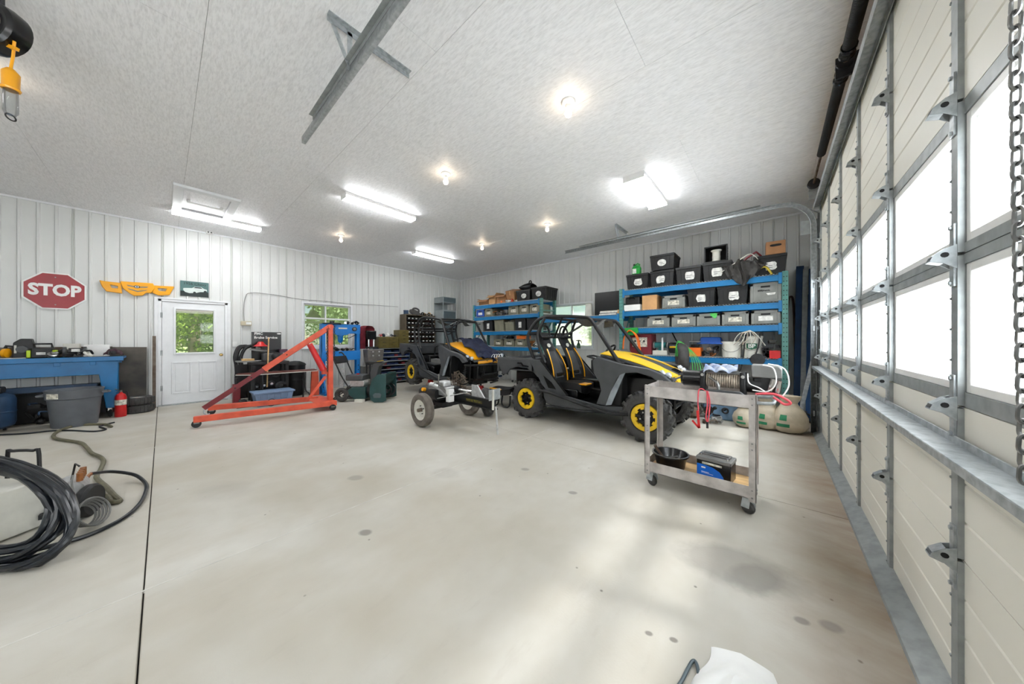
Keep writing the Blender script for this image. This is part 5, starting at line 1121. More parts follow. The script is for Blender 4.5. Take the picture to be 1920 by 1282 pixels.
# conduit wire, boxes
cw = thing('wall_cable', 'thin grey cable drooping along the left wall above the window', 'cable', (XL + .02, 2.5, 2.35))
MB().tube(smooth_path([(XL + .03, 1.215, 1.72), (XL + .03, 1.205, 2.0), (XL + .03, 1.235, 2.28), (XL + .03, 1.33, 2.395), (XL + .03, 1.75, 2.40), (XL + .03, 2.3, 2.345), (XL + .03, 2.9, 2.35), (XL + .03, 3.5, 2.335), (XL + .03, 4.2, 2.36), (XL + .03, 4.95, 2.37)], 6), .006, 6).build('wire', M_greypl, cw)
for y, z in ((1.33, 2.395), (1.75, 2.40), (2.9, 2.35), (3.5, 2.335), (4.2, 2.36)): MB().bx(XL + .017, XL + .036, y - .012, y + .012, z - .008, z + .008).build('clip', M_steel, cw)
eb = thing('control_box', 'small beige electrical box on the wall right of the entry door', 'box', (XL + .02, 1.245, 1.68)); MB().bx(XL + .018, XL + .08, 1.15, 1.34, 1.635, 1.735).build('box', M_beige, eb, bev=.008); MB().bx(XL + .08, XL + .084, 1.24, 1.33, 1.66, 1.715).build('cover', M_white, eb)
lsw = thing('light_switch', 'white light switch beside the entry door', 'switch', (XL + .02, 1.06, 1.21)); MB().bx(XL + .018, XL + .026, 1.02, 1.10, 1.155, 1.27).build('plate', M_white, lsw, bev=.003); MB().bx(XL + .026, XL + .04, 1.05, 1.07, 1.2, 1.225).build('toggle', M_white, lsw)
ob = thing('outlet_box', 'small white receptacle box at the ceiling edge above the entry door', 'outlet', (XL + .1, .65, ZC)); MB().bx(XL + .06, XL + .16, .60, .70, ZC - .045, ZC).build('box', M_white, ob, bev=.004); MB().bx(XL + .16, XL + .163, .615, .64, ZC - .035, ZC - .012).bx(XL + .16, XL + .163, .66, .685, ZC - .035, ZC - .012).build('socket', M_black, ob, kind='stuff')
# ---------------------------------------------------------------- workbench and what stands on and under it
wb = thing('workbench', 'long blue steel workbench against the left wall', 'workbench', (-8.78, -1.9, 0))
BX0, BX1, BY0, BY1 = -9.10, -8.45, -3.4, -.44
MB().bx(BX0, BX1, BY0, BY1, .985, 1.02).bx(BX1 - .012, BX1 + .012, BY0, BY1, .955, 1.03).build('top', M_bblue, wb, bev=.006)
MB().bx(BX0 + .02, BX1 - .02, BY0 + .05, BY1 - .02, 1.0205, 1.026).build('rubber_mat', M_black, wb)
b = MB().bx(BX1 - .05, BX1 - .02, BY0 + .1, -.62, .735, .956)
for y in (-3.0, -2.3, -1.6, -1.08, -.75): b.box((BX1 - .02, y, .925), (.035, .06, .06))
b.build('apron', M_bblue, wb, bev=.004)
MB().bx(BX1 - .03, BX1 - .008, BY0, BY1 - .02, .925, .945).build('moulding', M_bblue, wb)
for yy in (-.61, -3.2):
    MB().prism([(-.115, .957), (.115, .957), (.095, .16), (-.012, .16), (-.085, .73)], (BX1 - .07, yy, 0), EY, EZ, (.05, 0, 0)).bx(BX0 + .02, BX1 - .06, yy + .02, yy + .09, .16, .95).build('leg', M_bblue, wb, bev=.008)
    MB().lathe([(0, -.02), (.06, -.02), (.075, 0), (.06, .02), (0, .02)], (BX1 - .06, yy + .03, .075), (0, 1, 0), 20).bar((BX1 - .06, yy + .03, .08), (BX1 - .05, yy + .03, .17), .05, .03).build('foot_wheel', M_black, wb)
    MB().box((BX1 - .045, yy + .035, .13), (.03, .07, .08), .3).build('foot_bracket', M_chrome, wb)
MB().bx(BX0, BX1 - .15, BY0 + .1, -.72, .52, .55).bx(BX1 - .19, BX1 - .15, BY0 + .1, -.72, .50, .58).build('lower_shelf', M_dblue, wb)
MB().bx(XL + .02, XL + .04, BY0, -.6, 1.02, 1.19).build('backsplash', M_rust, wb)
ZT = 1.027
cs_ = thing('circular_saw', 'yellow and black circular saw at the left on the workbench', 'saw', (-8.7, -1.5, ZT))
MB().lathe([(0, -.02), (.068, -.016), (.068, .016), (0, .02)], (-8.66, -1.53, ZT + .085), (.35, 1, 0), 22).build('blade_guard', M_yel2, cs_); MB().bx(-8.75, -8.58, -1.62, -1.36, ZT, ZT + .012).build('shoe', M_steel, cs_); MB().tube([(-8.74, -1.56, ZT + .13), (-8.74, -1.54, ZT + .19), (-8.74, -1.48, ZT + .18), (-8.74, -1.46, ZT + .10)], .018, 8).build('handle', M_black, cs_)
mc = thing('saw_motor_housing', 'tall angular black power tool beside the yellow circular saw', 'power tool', (-8.75, -1.4, ZT))
MB().prism([(-.09, 0), (.08, 0), (.10, .12), (.07, .30), (-.02, .30), (-.08, .24)], (-8.82, -1.40, ZT), EY, EZ, (.14, 0, 0)).build('housing', M_black, mc, bev=.012); MB().cyl((-8.68, -1.40, ZT + .14), (-8.62, -1.40, ZT + .14), .05, 16).build('motor_cap', M_charc, mc); MB().bx(-8.679, -8.675, -1.47, -1.45, ZT + .08, ZT + .2).build('label_sheet', M_offw, mc)
ch_ = thing('tool_charger', 'black and lime jobsite radio in the middle of the workbench', 'radio', (-8.7, -1.22, ZT))
MB().bx(-8.80, -8.62, -1.33, -1.14, ZT, ZT + .16).build('body', M_black, ch_, bev=.015); MB().tube([(-8.71, -1.32, ZT + .15), (-8.71, -1.31, ZT + .22), (-8.71, -1.16, ZT + .22), (-8.71, -1.15, ZT + .15)], .014, 8).build('handle', M_black2, ch_)
for y in (-1.345, -1.125): MB().bx(-8.76, -8.61, y - .018, y + .018, ZT + .01, ZT + .12).build('bumper', M_lime, ch_, bev=.008)
MB().bx(-8.62, -8.616, -1.28, -1.20, ZT + .05, ZT + .09).build('display', M_paper, ch_)
bg_ = thing('black_bag', 'low black bag on the workbench between the radio and the bench grinder', 'bag', (-8.75, -1.06, ZT)); MB().grid(lambda u, v: (-8.66 - .22 * v, -1.12 + .13 * u, ZT + .015 + .13 * (math.sin(PI * (u * .9 + .05)) ** .5) * (math.sin(PI * (v * .9 + .05)) ** .4)), 8, 8, (0, 0, .01)).build('body', M_black, bg_)
bgr = thing('bench_grinder', 'dark bench grinder on the workbench before a printed carton', 'grinder', (-8.62, -.93, ZT))
MB().bx(-8.68, -8.56, -.98, -.87, ZT, ZT + .035).build('base', M_darksteel, bgr, bev=.006); MB().cyl((-8.62, -.995, ZT + .10), (-8.62, -.855, ZT + .10), .05, 18).build('motor', M_darksteel, bgr)
for y in (-1.03, -.84): MB().cyl((-8.62, y - .014, ZT + .10), (-8.62, y + .014, ZT + .10), .07, 20).build('wheel_guard', M_charc, bgr)
MB().bx(-8.572, -8.567, -.965, -.885, ZT + .09, ZT + .135).build('label_sheet', M_paper, bgr)
carton('white printed carton behind the bench grinder', -9.02, -8.84, -.88, -.62, ZT, .20, M_white, 0, tape=False); carton('small brown carton behind the bench grinder', -9.03, -8.88, -1.08, -.92, ZT, .22, M_offw, 0, tape=False)
mb_ = thing('maroon_bag', 'maroon cloth bundle at the right end of the workbench', 'bag', (-8.7, -.56, ZT)); MB().grid(lambda u, v: (-8.58 - .24 * v, -.66 + .2 * u, ZT + .012 + .12 * (math.sin(PI * (u * .9 + .05)) ** .6) * (math.sin(PI * (v * .9 + .05)) ** .5) + .012 * math.sin(u * 18 + v * 7)), 12, 10, (0, 0, .01)).build('cloth', mat('plum_cloth', (70, 46, 56), .9, 0, .2, 9, bump=.5, bscale=20), mb_)
junk('hand_tools', 'loose hand tools along the front of the workbench', 'tools', (-8.52, -.9, ZT), (.03, .4, .01), 7, [M_steel, M_darksteel, M_black, M_offw], 41)
tc_ = thing('trash_can', 'round grey plastic trash can standing under the workbench edge', 'trash can', (-8.12, -.88, 0))
tcx, tcy = -8.12, -.88
MB().lathe([(0, 0), (.205, 0), (.21, .012), (.245, .42), (.262, .43), (.266, .53), (.272, .54), (.272, .56), (.255, .56), (.235, .42), (.2, .03), (0, .03)], (tcx, tcy, 0), (0, 0, 1), 36).build('bin', M_trash, tc_)
for s in (-1, 1): MB().tube([(tcx + .1, tcy + s * .255, .49), (tcx + .1, tcy + s * .305, .49), (tcx, tcy + s * .32, .485), (tcx - .06, tcy + s * .30, .49), (tcx - .06, tcy + s * .26, .49)], .016, 8).build('handle', M_trash, tc_)
MB().grid(lambda u, v: (tcx + .268 * math.cos(-1.0 + .55 * u), tcy + .268 * math.sin(-1.0 + .55 * u), .445 + .075 * v), 6, 1, (.004, 0, 0)).build('worn_sticker', M_paperd, tc_)
MB().grid(lambda u, v: (tcx + .22 * (2 * u - 1) * .75, tcy + .22 * (2 * v - 1) * .75, .50 + .04 * math.sin(u * 9) * math.cos(v * 7)), 8, 8, (0, 0, .01)).build('liner', M_black, tc_)
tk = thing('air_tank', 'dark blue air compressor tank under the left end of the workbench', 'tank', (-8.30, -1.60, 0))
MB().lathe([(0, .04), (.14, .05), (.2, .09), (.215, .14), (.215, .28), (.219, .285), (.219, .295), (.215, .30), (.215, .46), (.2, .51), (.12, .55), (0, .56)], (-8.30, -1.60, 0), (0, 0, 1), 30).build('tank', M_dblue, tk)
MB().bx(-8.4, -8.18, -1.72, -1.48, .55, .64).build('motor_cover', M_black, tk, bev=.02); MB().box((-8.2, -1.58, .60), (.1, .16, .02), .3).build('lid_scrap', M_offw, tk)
for a in (.4, 2.5, 4.6): MB().bar((-8.30 + .17 * math.cos(a), -1.60 + .17 * math.sin(a), 0), (-8.30 + .17 * math.cos(a), -1.60 + .17 * math.sin(a), .08), .03, .03).build('foot', M_black, tk)
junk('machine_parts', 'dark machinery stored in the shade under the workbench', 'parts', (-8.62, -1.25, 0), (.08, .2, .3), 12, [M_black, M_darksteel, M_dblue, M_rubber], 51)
uc = thing('shade_filler', 'added dark chest in the shade under the workbench', 'filler', (-8.9, -2.0, 0)); MB().bx(-9.10, -8.80, -3.15, -.73, 0, .50).build('body', M_black, uc, bev=.01); MB().bx(-9.10, -8.785, -3.17, -.72, .455, .512).build('lid', M_darksteel, uc, bev=.006)  # dark box added in place of the shade under the bench
ex = thing('fire_extinguisher', 'red fire extinguisher on the floor beside the workbench leg', 'fire extinguisher', (-8.45, -.47, 0)); ex_, ey_ = -8.45, -.47
MB().lathe([(0, 0), (.06, 0), (.066, .01), (.066, .33), (.05, .38), (.02, .40), (.02, .42), (0, .42)], (ex_, ey_, 0), (0, 0, 1), 24).build('cylinder', M_red, ex)
MB().lathe([(.0665, .20), (.0665, .29), (.066, .29)], (ex_, ey_, 0), (0, 0, 1), 24).build('label_sheet', M_paperd, ex); MB().cyl((ex_, ey_, .41), (ex_, ey_, .45), .018, 10).bar((ex_ + .01, ey_ - .02, .455), (ex_ + .06, ey_ - .05, .48), .02, .01).bar((ex_ + .01, ey_ - .02, .435), (ex_ + .07, ey_ - .04, .44), .02, .008).build('valve_handle', M_steel, ex)
MB().tube(smooth_path([(ex_, ey_ + .02, .43), (ex_ + .01, ey_ + .07, .42), (ex_ + .01, ey_ + .085, .30), (ex_ + .01, ey_ + .075, .16)], 5), .011, 8).build('hose', M_black, ex)
def small_tyre(label, z):
    t = thing('small_tyre', label, 'tyre', (-8.72, -.29, z), 0, 'small stacked tyres'); b = MB(); prof = [(.10, .01), (.15, 0), (.18, .015), (.19, .04), (.19, .10), (.18, .125), (.15, .14), (.10, .13), (.095, .07)]
    b.lathe(prof, (-8.72, -.29, z), (0, 0, 1), 30, closed=True)
    for i in range(26):
        a = 2 * PI * i / 26; b.box((-8.72 + .19 * math.cos(a), -.29 + .19 * math.sin(a), z + .07), (.012, .026, .10), a)
    b.build('tread', M_rubber, t); MB().lathe([(.0, .06), (.05, .06), (.09, .11), (.10, .12), (.10, .03), (0, .03)], (-8.72, -.29, z), (0, 0, 1), 24).build('rim', M_offw, t)
small_tyre('lower of two small black tyres stacked beside the fire extinguisher', 0.0); small_tyre('upper of two small black tyres stacked beside the fire extinguisher', .142)
dsb = thing('sheet_metal', 'dark stained steel sheet leaning on the left wall behind the tyres', 'sheet', (-9.05, -.42, 0)); MB().prism([(-.66, .02), (-.2, .02), (-.2, 1.175), (-.66, 1.185)], (-8.99, 0, 0), EY, (-.0698, 0, .9976), (.006, 0, 0)).build('sheet', mat('stained_steel', (88, 82, 74), .5, .4, .3, 3, c2=(44, 42, 40)), dsb)
sbar = thing('steel_bar', 'tall flat steel bar leaning beside the entry door', 'bar', (-9.04, -.108, 0)); MB().bar((-8.98, -.108, .0), (-9.06, -.108, 1.385), .045, .012, (1, 0, 0)).build('bar', M_rust, sbar, bev=.002)
oh2 = thing('garden_hose', 'olive hose snaking over the floor from the workbench to the pressure washer', 'hose', (-6.0, -.6, 0))
ol = [(-7.064, -.367), (-7.719, -.61), (-7.964, -.822), (-7.806, -.94), (-7.502, -.973), (-7.226, -.945), (-7.013, -.875), (-6.602, -.681), (-6.214, -.593), (-5.881, -.53), (-5.623, -.451), (-5.4, -.413), (-5.087, -.405), (-4.859, -.411), (-4.675, -.381), (-4.423, -.322), (-4.135, -.263), (-3.96, -.225), (-3.999, -.27), (-4.179, -.31), (-4.294, -.413)]
ol[0] = (-7.45, -.50); ol[1] = (-7.74, -.58); MB().tube(smooth_path([(x, y, .018) for x, y in ol], 5), .018, 8).build('hose', M_hoseolv, oh2)
ac = thing('air_hose', 'thin dark hose looping out from under the workbench', 'hose', (-8.2, -1.0, 0)); MB().tube(smooth_path([(-8.3, -1.85, .011), (-8.0, -1.45, .011), (-7.85, -1.25, .011), (-7.8, -1.05, .011), (-7.62, -.86, .011), (-7.3, -.64, .011), (-7.34, -.54, .011), (-7.66, -.62, .011), (-7.85, -.5, .011)], 6), .011, 8).build('hose', M_hoseblk, ac)
# ---------------------------------------------------------------- engine hoist
eh = thing('engine_hoist', 'orange-red steel engine hoist with its boom lowered in front of the entry door', 'engine hoist', (-6.6, 1.3, 0))
nl0, nl1 = (-6.52, .30, .125), (-6.24, 2.08, .125); fl0, fl1 = (-7.45, .52, .125), (-6.98, 2.05, .125)
MB().bar(nl0, nl1, .075, .09).build('leg', M_org, eh, bev=.006); MB().bar(fl0, fl1, .075, .09).build('leg', M_org, eh, bev=.006)
MB().bar((-6.2, 2.10, .125), (-7.02, 2.07, .125), .09, .088).build('base_crossbar', M_org, eh, bev=.006); MB().bx(-6.75, -6.25, 1.80, 2.12, .165, .175).build('base_plate', M_org, eh)
pt_ = Vector((-6.40, 2.09, .08)); MB().bar(pt_, (-6.40, 2.09, 1.55), .085, .085).build('mast', M_org, eh, bev=.006)
tip = Vector((-7.0, .44, .20)); top = Vector((-6.40, 2.09, 1.56)); mid = tip.lerp(top, .46)
MB().bar(mid - (top - tip).normalized() * .05, top, .075, .095).build('boom', M_org, eh, bev=.005)
MB().bar(tip, mid, .058, .075).build('boom_extension', M_dred, eh, bev=.004)
ht = tip.lerp(top, .80); rb = Vector((-6.435, 1.99, .74)); dd = (rb - ht)
MB().cyl(ht, ht + dd * .45, .018, 12).build('ram_rod', M_chrome, eh); MB().cyl(ht + dd * .10, rb, .046, 18, .056).build('ram_cylinder', M_red, eh)
MB().bx(-6.46, -6.40, 1.96, 2.06, .66, .78).build('ram_bracket', M_org, eh, bev=.005); MB().bar((-6.41, 2.02, .62), (-6.50, 1.74, .19), .05, .05).build('mast_brace', M_org, eh, bev=.004)
MB().cyl(top + Vector((-.06, 0, .0)), top + Vector((.06, 0, 0)), .045, 18).build('boom_pivot', M_org, eh)
for fr in (.22, .34, .62): MB().cyl(tip.lerp(top, fr) + Vector((.045, -.01, 0)), tip.lerp(top, fr) + Vector((-.045, .01, 0)), .012, 10).build('pin', M_black, eh)
MB().tube([tip + Vector((0, 0, -.03)), tip + Vector((.02, .0, -.08)), tip + Vector((.05, .03, -.11)), tip + Vector((.04, .06, -.09))], .012, 8).build('hook', M_galv, eh)
cl_ = MB().tube([(0, .013 * math.cos(a), .02 * math.sin(a)) for a in [2 * PI * i / 10 for i in range(10)]], .005, 5, closed=True).mesh('chain_link', M_darksteel)
for i in range(26): inst('chain_link', cl_, eh, (-6.352, 2.03, 1.50 - i * .031), (0, 0, (i % 2) * PI / 2))
for i in range(20): inst('chain_link', cl_, eh, (-6.348, 2.145, 1.55 - i * .031), (0, 0, (i % 2) * PI / 2))
for (x, y) in ((-6.52, .33), (-7.46, .56), (-6.20, 2.07), (-7.0, 2.04)):
    w = MB().lathe([(0, -.02), (.05, -.02), (.055, -.012), (.055, .012), (.05, .02), (0, .02)], (x, y, .055), (1, -.2, 0), 18).build('caster', M_black, eh); MB().bx(x - .03, x + .03, y - .03, y + .03, .06, .082).build('caster_fork', M_steel, w)
torus((-7.20, 1.35, .125), .066, .006, (1, .2, 0), 16, 6).build('tie_strap', M_black, eh)
# ---------------------------------------------------------------- brake lathe stand and table behind the hoist
lt = thing('brake_lathe', 'black brake lathe stand with a lettered sign panel behind the engine hoist', 'brake lathe', (-8.6, 1.5, 0))
LX = -8.66
MB().bx(LX + .01, LX + .02, 1.0, 2.0, .05, .78).build('back_panel', M_black, lt)
sgn = MB().bx(LX, LX + .03, 1.27, 1.80, .86, 1.485).build('sign_panel', M_black2, lt, bev=.004)
text_mesh('lettering', 'FMC', .075, M_white, lt, (LX + .032, 1.39, 1.445), EY, EZ, bold=.002); text_mesh('lettering', 'Brake Service', .075, M_white, lt, (LX + .032, 1.52, 1.36), EY, EZ, bold=.0015); MB().prism([(.04 * math.cos(a), .015 * math.sin(a)) for a in [2 * PI * k / 14 for k in range(14)]], (LX + .031, 1.755, 1.45), EY, EZ, (.002, 0, 0)).build('emblem', M_white, lt)
MB().bx(LX, LX + .45, 1.20, 1.86, .78, .84).build('bench_top', M_darksteel, lt, bev=.006)
for (x, y) in ((LX + .05, 1.24), (LX + .40, 1.24), (LX + .05, 1.82), (LX + .40, 1.82)): MB().bx(x - .03, x + .03, y - .03, y + .03, 0, .78).build('leg', M_black, lt)
MB().bx(LX + .04, LX + .42, 1.22, 1.84, .20, .23).build('lower_shelf', M_darksteel, lt)
MB().bx(LX + .10, LX + .34, 1.42, 1.78, .84, 1.02).build('headstock', M_charc, lt, bev=.02); MB().lathe([(0, 0), (.07, 0), (.09, .03), (.06, .05), (.06, .09), (0, .1)], (LX + .34, 1.64, .95), (1, 0, 0), 20).build('spindle', M_darksteel, lt); MB().lathe([(0, 0), (.15, 0), (.15, .02), (.06, .03), (.05, .08), (0, .08)], (LX + .2, 1.36, 1.08), (.1, .1, 1), 24).build('drum_plate', M_greypl, lt)
MB().lathe([(0, .1), (.04, .1), (.07, .05), (.13, .0), (0, 0)], (LX + .2, 1.40, 1.17), (0, 0, 1), 18).build('funnel', M_red, lt); MB().bx(LX + .2, LX + .3, 1.72, 1.86, 1.02, 1.10).build('control', mat('plum_paint', (90, 60, 80), .5), lt)
for (y, z, r) in ((1.30, .32, .05), (1.42, .34, .06), (1.55, .36, .065), (1.72, .30, .11), (1.62, .56, .09)): MB().lathe([(0, 0), (r * .4, 0), (r * .45, .03), (r * .8, .03), (r, .015), (r, -.03), (0, -.03)], (LX + .40, y, z), (1, 0, 0), 20).build('pulley', M_darksteel, lt); 
for (y, z, r) in ((1.42, .34, .022), (1.55, .36, .025), (1.30, .32, .02)): MB().cyl((LX + .43, y, z), (LX + .438, y, z), r, 12).build('hub_cap', M_chrome, lt)
bks = thing('black_cables', 'thick black cables and bags hanging left of the brake lathe', 'cables', (-8.75, 1.05, .5)); rnd = random.Random(77)
for q in range(6):
    yy = 1.0 + rnd.uniform(0, .16); MB().tube(smooth_path([(-8.75, yy + .16, 1.18), (-8.72, yy + .05, 1.12 + .01 * q), (-8.70, yy - .02, .95), (-8.71, yy - .03 + .01 * q, .7), (-8.70, yy + .0, .45), (-8.68, yy + .02, .2), (-8.66, yy + .06, .06)], 5), .034 - .003 * q, 8).build('cable', M_black, bks)
wp = thing('work_tray', 'grey tray with a tan block on the brake lathe, left side', 'tray', (-8.45, 1.18, .80)); MB().bx(-8.6, -8.25, 1.0, 1.30, .845, .87).build('tray', M_greypl, wp); MB().bx(-8.5, -8.36, 1.08, 1.28, .87, .91).build('block', M_wood, wp)
br_ = thing('broom_handle', 'wooden broom handle leaning in front of the brake lathe', 'broom', (-7.95, 1.44, .36)); MB().cyl((-8.02, 1.43, .32), (-8.25, 1.50, 1.36), .012, 10).build('handle', M_wood, br_)
tb = thing('low_table', 'low table with a brown top and white edge behind the hoist boom', 'table', (-8.1, 1.62, 0))
MB().prism([(-8.19, 1.0), (-8.08, .96), (-7.86, 1.18), (-7.86, 2.30), (-8.19, 2.34)], (0, 0, .615), (1, 0, 0), (0, 1, 0), (0, 0, .016)).build('top', M_wood2, tb); MB().prism([(-8.20, .99), (-8.085, .945), (-7.845, 1.17), (-7.845, 2.31), (-8.20, 2.355)], (0, 0, .60), (1, 0, 0), (0, 1, 0), (0, 0, .0145)).build('edge_band', M_offw, tb)
for y in (1.35, 2.1): MB().tube(smooth_path([(-7.95, y, .60), (-7.95, y, .2), (-7.92, y + .05, .12), (-7.90, y + .09, .02), (-7.9, y + .1, .0)], 4), .014, 8).build('leg', M_darksteel, tb); MB().tube([(-8.13, y, .60), (-8.13, y, .0)], .014, 8).build('leg', M_darksteel, tb)
tot = thing('tote_bin', 'blue-grey plastic tote on the floor under the low table', 'tote', (-7.80, 1.5, 0)); tcx = (-7.74, 1.47)
MB().taper((tcx[0], tcx[1], 0.0), (.36, .54), (.42, .62), .25).build('body', M_tote, tot, bev=.015); MB().box((tcx[0], tcx[1], .265), (.46, .67, .035)).build('rim', M_tote, tot, bev=.01)
for q in range(5): MB().bar((tcx[0] + .19, tcx[1] - .2 + q * .1, .02), (tcx[0] + .212, tcx[1] - .22 + q * .11, .24), .02, .015, (1, 0, 0)).build('rib', M_tote, tot)
bb = thing('black_barrel', 'black ribbed plastic barrel right of the brake lathe', 'barrel', (-8.62, 2.06, 0)); MB().lathe([(0, 0), (.17, 0), (.19, .06), (.2, .35), (.215, .37), (.2, .39), (.21, .7), (.225, .72), (.2, .75), (.1, .80), (0, .81)], (-8.62, 2.06, 0), (0, 0, 1), 26).build('barrel', M_black, bb)
rdj = thing('floor_jack', 'dark red upright jack left of the brake lathe', 'jack', (-8.35, .99, 0)); MB().bx(-8.42, -8.28, .93, 1.05, 0, .40).build('body', M_dred, rdj, bev=.012); MB().cyl((-8.35, .99, .4), (-8.35, .99, .52), .03, 12).build('saddle', M_darksteel, rdj)
rpn = thing('steel_board', 'orange-red steel panel leaning behind the hoist brace', 'panel', (-8.2, 2.33, 0)); MB().prism([(2.26, 0), (2.44, 0), (2.42, .60), (2.28, .60)], (-8.22, 0, 0), EY, EZ, (.05, 0, .0)).build('panel', M_org, rpn, bev=.006)
flt = thing('floor_clutter', 'dark low machine base on the floor left of the blue-grey tote', 'machine base', (-7.9, 1.05, 0)); MB().bx(-8.1, -7.72, .92, 1.12, .0, .07).bx(-8.0, -7.8, .98, 1.08, .07, .13).build('base', M_black, flt, bev=.01)
# ---------------------------------------------------------------- hydraulic press
pr = thing('hydraulic_press', 'bright blue H-frame hydraulic shop press by the left wall window', 'press', (-8.2, 2.9, 0)); PX = -8.2; PA, PB = 2.47, 3.36
for y in (PA, PB):
    s = 1 if y == PA else -1
    b = MB().bx(PX - .07, PX + .07, min(y, y + s * .012), max(y, y + s * .012), .04, 1.70).bx(PX - .07, PX - .055, min(y, y + s * .085), max(y, y + s * .085), .04, 1.70).bx(PX + .055, PX + .07, min(y, y + s * .085), max(y, y + s * .085), .04, 1.70); b.cur = 1
    for q in range(5): b.cyl((PX + .069, y + s * .045, .18 + q * .12), (PX + .0715, y + s * .045, .18 + q * .12), .014, 10)
    b.build('column', [M_pblue, M_hole], pr)
    MB().bx(PX - .28, PX + .28, min(y, y + s * .085), max(y, y + s * .085), 0, .05).build('foot', M_pblue, pr, bev=.004)
    MB().bar((PX + .24, y + s * .04, .05), (PX + .07, y + s * .04, .42), .03, .03).build('brace', M_pblue, pr)
MB().prism([(PA, 1.70), (PB, 1.70), (PB, 1.47), (3.10, 1.47), (3.03, 1.43), (2.80, 1.43), (2.73, 1.47), (PA, 1.47)], (PX + .05, 0, 0), EY, EZ, (.03, 0, 0)).prism([(PA, 1.70), (PB, 1.70), (PB, 1.47), (PA, 1.47)], (PX - .08, 0, 0), EY, EZ, (.03, 0, 0)).bx(PX - .08, PX + .08, PA, PB, 1.685, 1.70).build('crown', M_pblue, pr, bev=.004)
MB().prism([(PA, 1.03), (PB, 1.03), (PB, .82), (PA, .80)], (PX + .071, 0, 0), EY, EZ, (.02, 0, 0)).prism([(PA, 1.03), (PB, 1.03), (PB, .82), (PA, .80)], (PX - .091, 0, 0), EY, EZ, (.02, 0, 0)).bx(PX - .09, PX + .09, PA + .09, PB - .09, .80, .82).build('bed', M_pblue, pr, bev=.004)
MB().lathe([(0, 0), (.035, 0), (.05, .03), (.06, .05), (.06, .15), (.075, .16), (.075, .20), (0, .2)], (PX, 2.91, 1.24), (0, 0, 1), 20).build('ram', M_pblue, pr); MB().cyl((PX, 2.91, 1.18), (PX, 2.91, 1.26), .018, 10).build('ram_tip', M_chrome, pr)
ga = MB().lathe([(0, 0), (.055, 0), (.055, .03), (.045, .034), (0, .034)], (PX + .08, 3.21, 1.585), (1, 0, 0), 22).build('gauge', M_black, pr); MB().cyl((PX + .114, 3.21, 1.585), (PX + .116, 3.21, 1.585), .036, 18).build('gauge_face', M_greypl, ga)
MB().bx(PX + .081, PX + .083, 2.84, 3.04, 1.58, 1.615).build('name_plate', M_offw, pr)
MB().tube(smooth_path([(PX + .05, 2.98, 1.36), (PX + .06, 3.1, 1.36), (PX + .03, 3.22, 1.42), (PX, 3.3, 1.44)], 5), .008, 6).build('hose', M_black, pr)
junk('press_tooling', 'dark press plates and sockets lying on the bed of the blue press', 'tooling', (PX, 2.92, 1.031), (.05, .28, .05), 9, [M_black, M_darksteel, M_rust], 61)
junk('parts_pile', 'black parts and a bright fitting on top of the blue press', 'parts', (PX, 3.15, 1.701), (.05, .16, .05), 7, [M_black, M_chrome, M_darksteel, M_black2], 63)
pp = thing('round_plate', 'dark round plate lying on top of the blue press', 'plate', (PX, 2.72, 1.70)); MB().lathe([(0, 0), (.2, 0), (.2, .02), (.05, .025), (.05, .07), (0, .07)], (PX, 2.72, 1.701), (0, 0, 1), 26).build('plate', M_darksteel, pp)
# ---------------------------------------------------------------- drill press under a maroon cover, bins, cabinets
dp = thing('drill_press', 'drill press draped with a maroon cloth behind the snow blower', 'drill press', (-8.4, 3.72, 0))
MB().bx(-8.6, -8.25, 3.50, 3.95, 0, .60).build('stand', M_greypl, dp, bev=.01); MB().cyl((-8.5, 3.72, .6), (-8.5, 3.72, 1.5), .04, 14).build('column', M_chrome, dp); MB().bx(-8.58, -8.28, 3.58, 3.86, 1.32, 1.56).build('head', M_black2, dp, bev=.02)
for y in (3.66, 3.80): MB().cyl((-8.32, y, 1.12), (-8.32, y, 1.36), .028, 12).build('quill', M_chrome, dp)
MB().bx(-8.55, -8.25, 3.55, 3.9, 1.08, 1.12).build('table', M_darksteel, dp)
def cover(u, v):
    a = .4 + 3.3 * u; r = .27 + .03 * math.sin(a * 5); zz = 1.70 - .62 * max(0, v - .35) / .65; rr = r * min(1, (v / .35) ** .5) if v < .35 else r + .03 * (v - .35)
    return (-8.42 + rr * math.cos(a + 1.9) * .8, 3.72 + rr * math.sin(a + 1.9), zz if v > .35 else 1.62 + .08 * (1 - (v / .35) ** 2) + .08 * (1 - v / .35) * 0)
MB().grid(cover, 26, 12, (0, 0, .008)).build('cloth_cover', M_maroon, dp)
gbn = thing('grey_bin', 'scuffed grey plastic bin on a stand before the drill press', 'bin', (-8.05, 3.68, .62)); MB().taper((-8.02, 3.66, .70), (.26, .38), (.30, .44), .36).build('body', mat('scuffed_grey_plastic', (112, 108, 104), .5, 0, .2, 8), gbn, bev=.02)
MB().bx(-8.14, -7.90, 3.5, 3.82, .66, .70).build('stand_top', M_darksteel, gbn)
for (x, y) in ((-8.12, 3.52), (-7.92, 3.52), (-8.12, 3.8), (-7.92, 3.8)): MB().bx(x - .015, x + .015, y - .015, y + .015, 0, .66).build('stand_leg', M_darksteel, gbn)
for (y, z) in ((3.58, .9), (3.74, .9), (3.58, 1.0), (3.74, 1.0)): MB().cyl((-7.885, y, z - .0), (-7.868, y, z), .022, 10).build('knob', M_alum, gbn)
rk = thing('bin_rack', 'dark blue slotted parts bin rack behind the jacked-up vehicle', 'bin rack', (-8.75, 4.55, 0)); RX = -8.58
MB().bx(RX - .35, RX - .33, 4.05, 5.05, .06, 1.06).bx(RX - .35, RX, 4.05, 4.07, 0, 1.06).bx(RX - .35, RX, 5.03, 5.05, 0, 1.06).build('frame', M_dblue, rk)
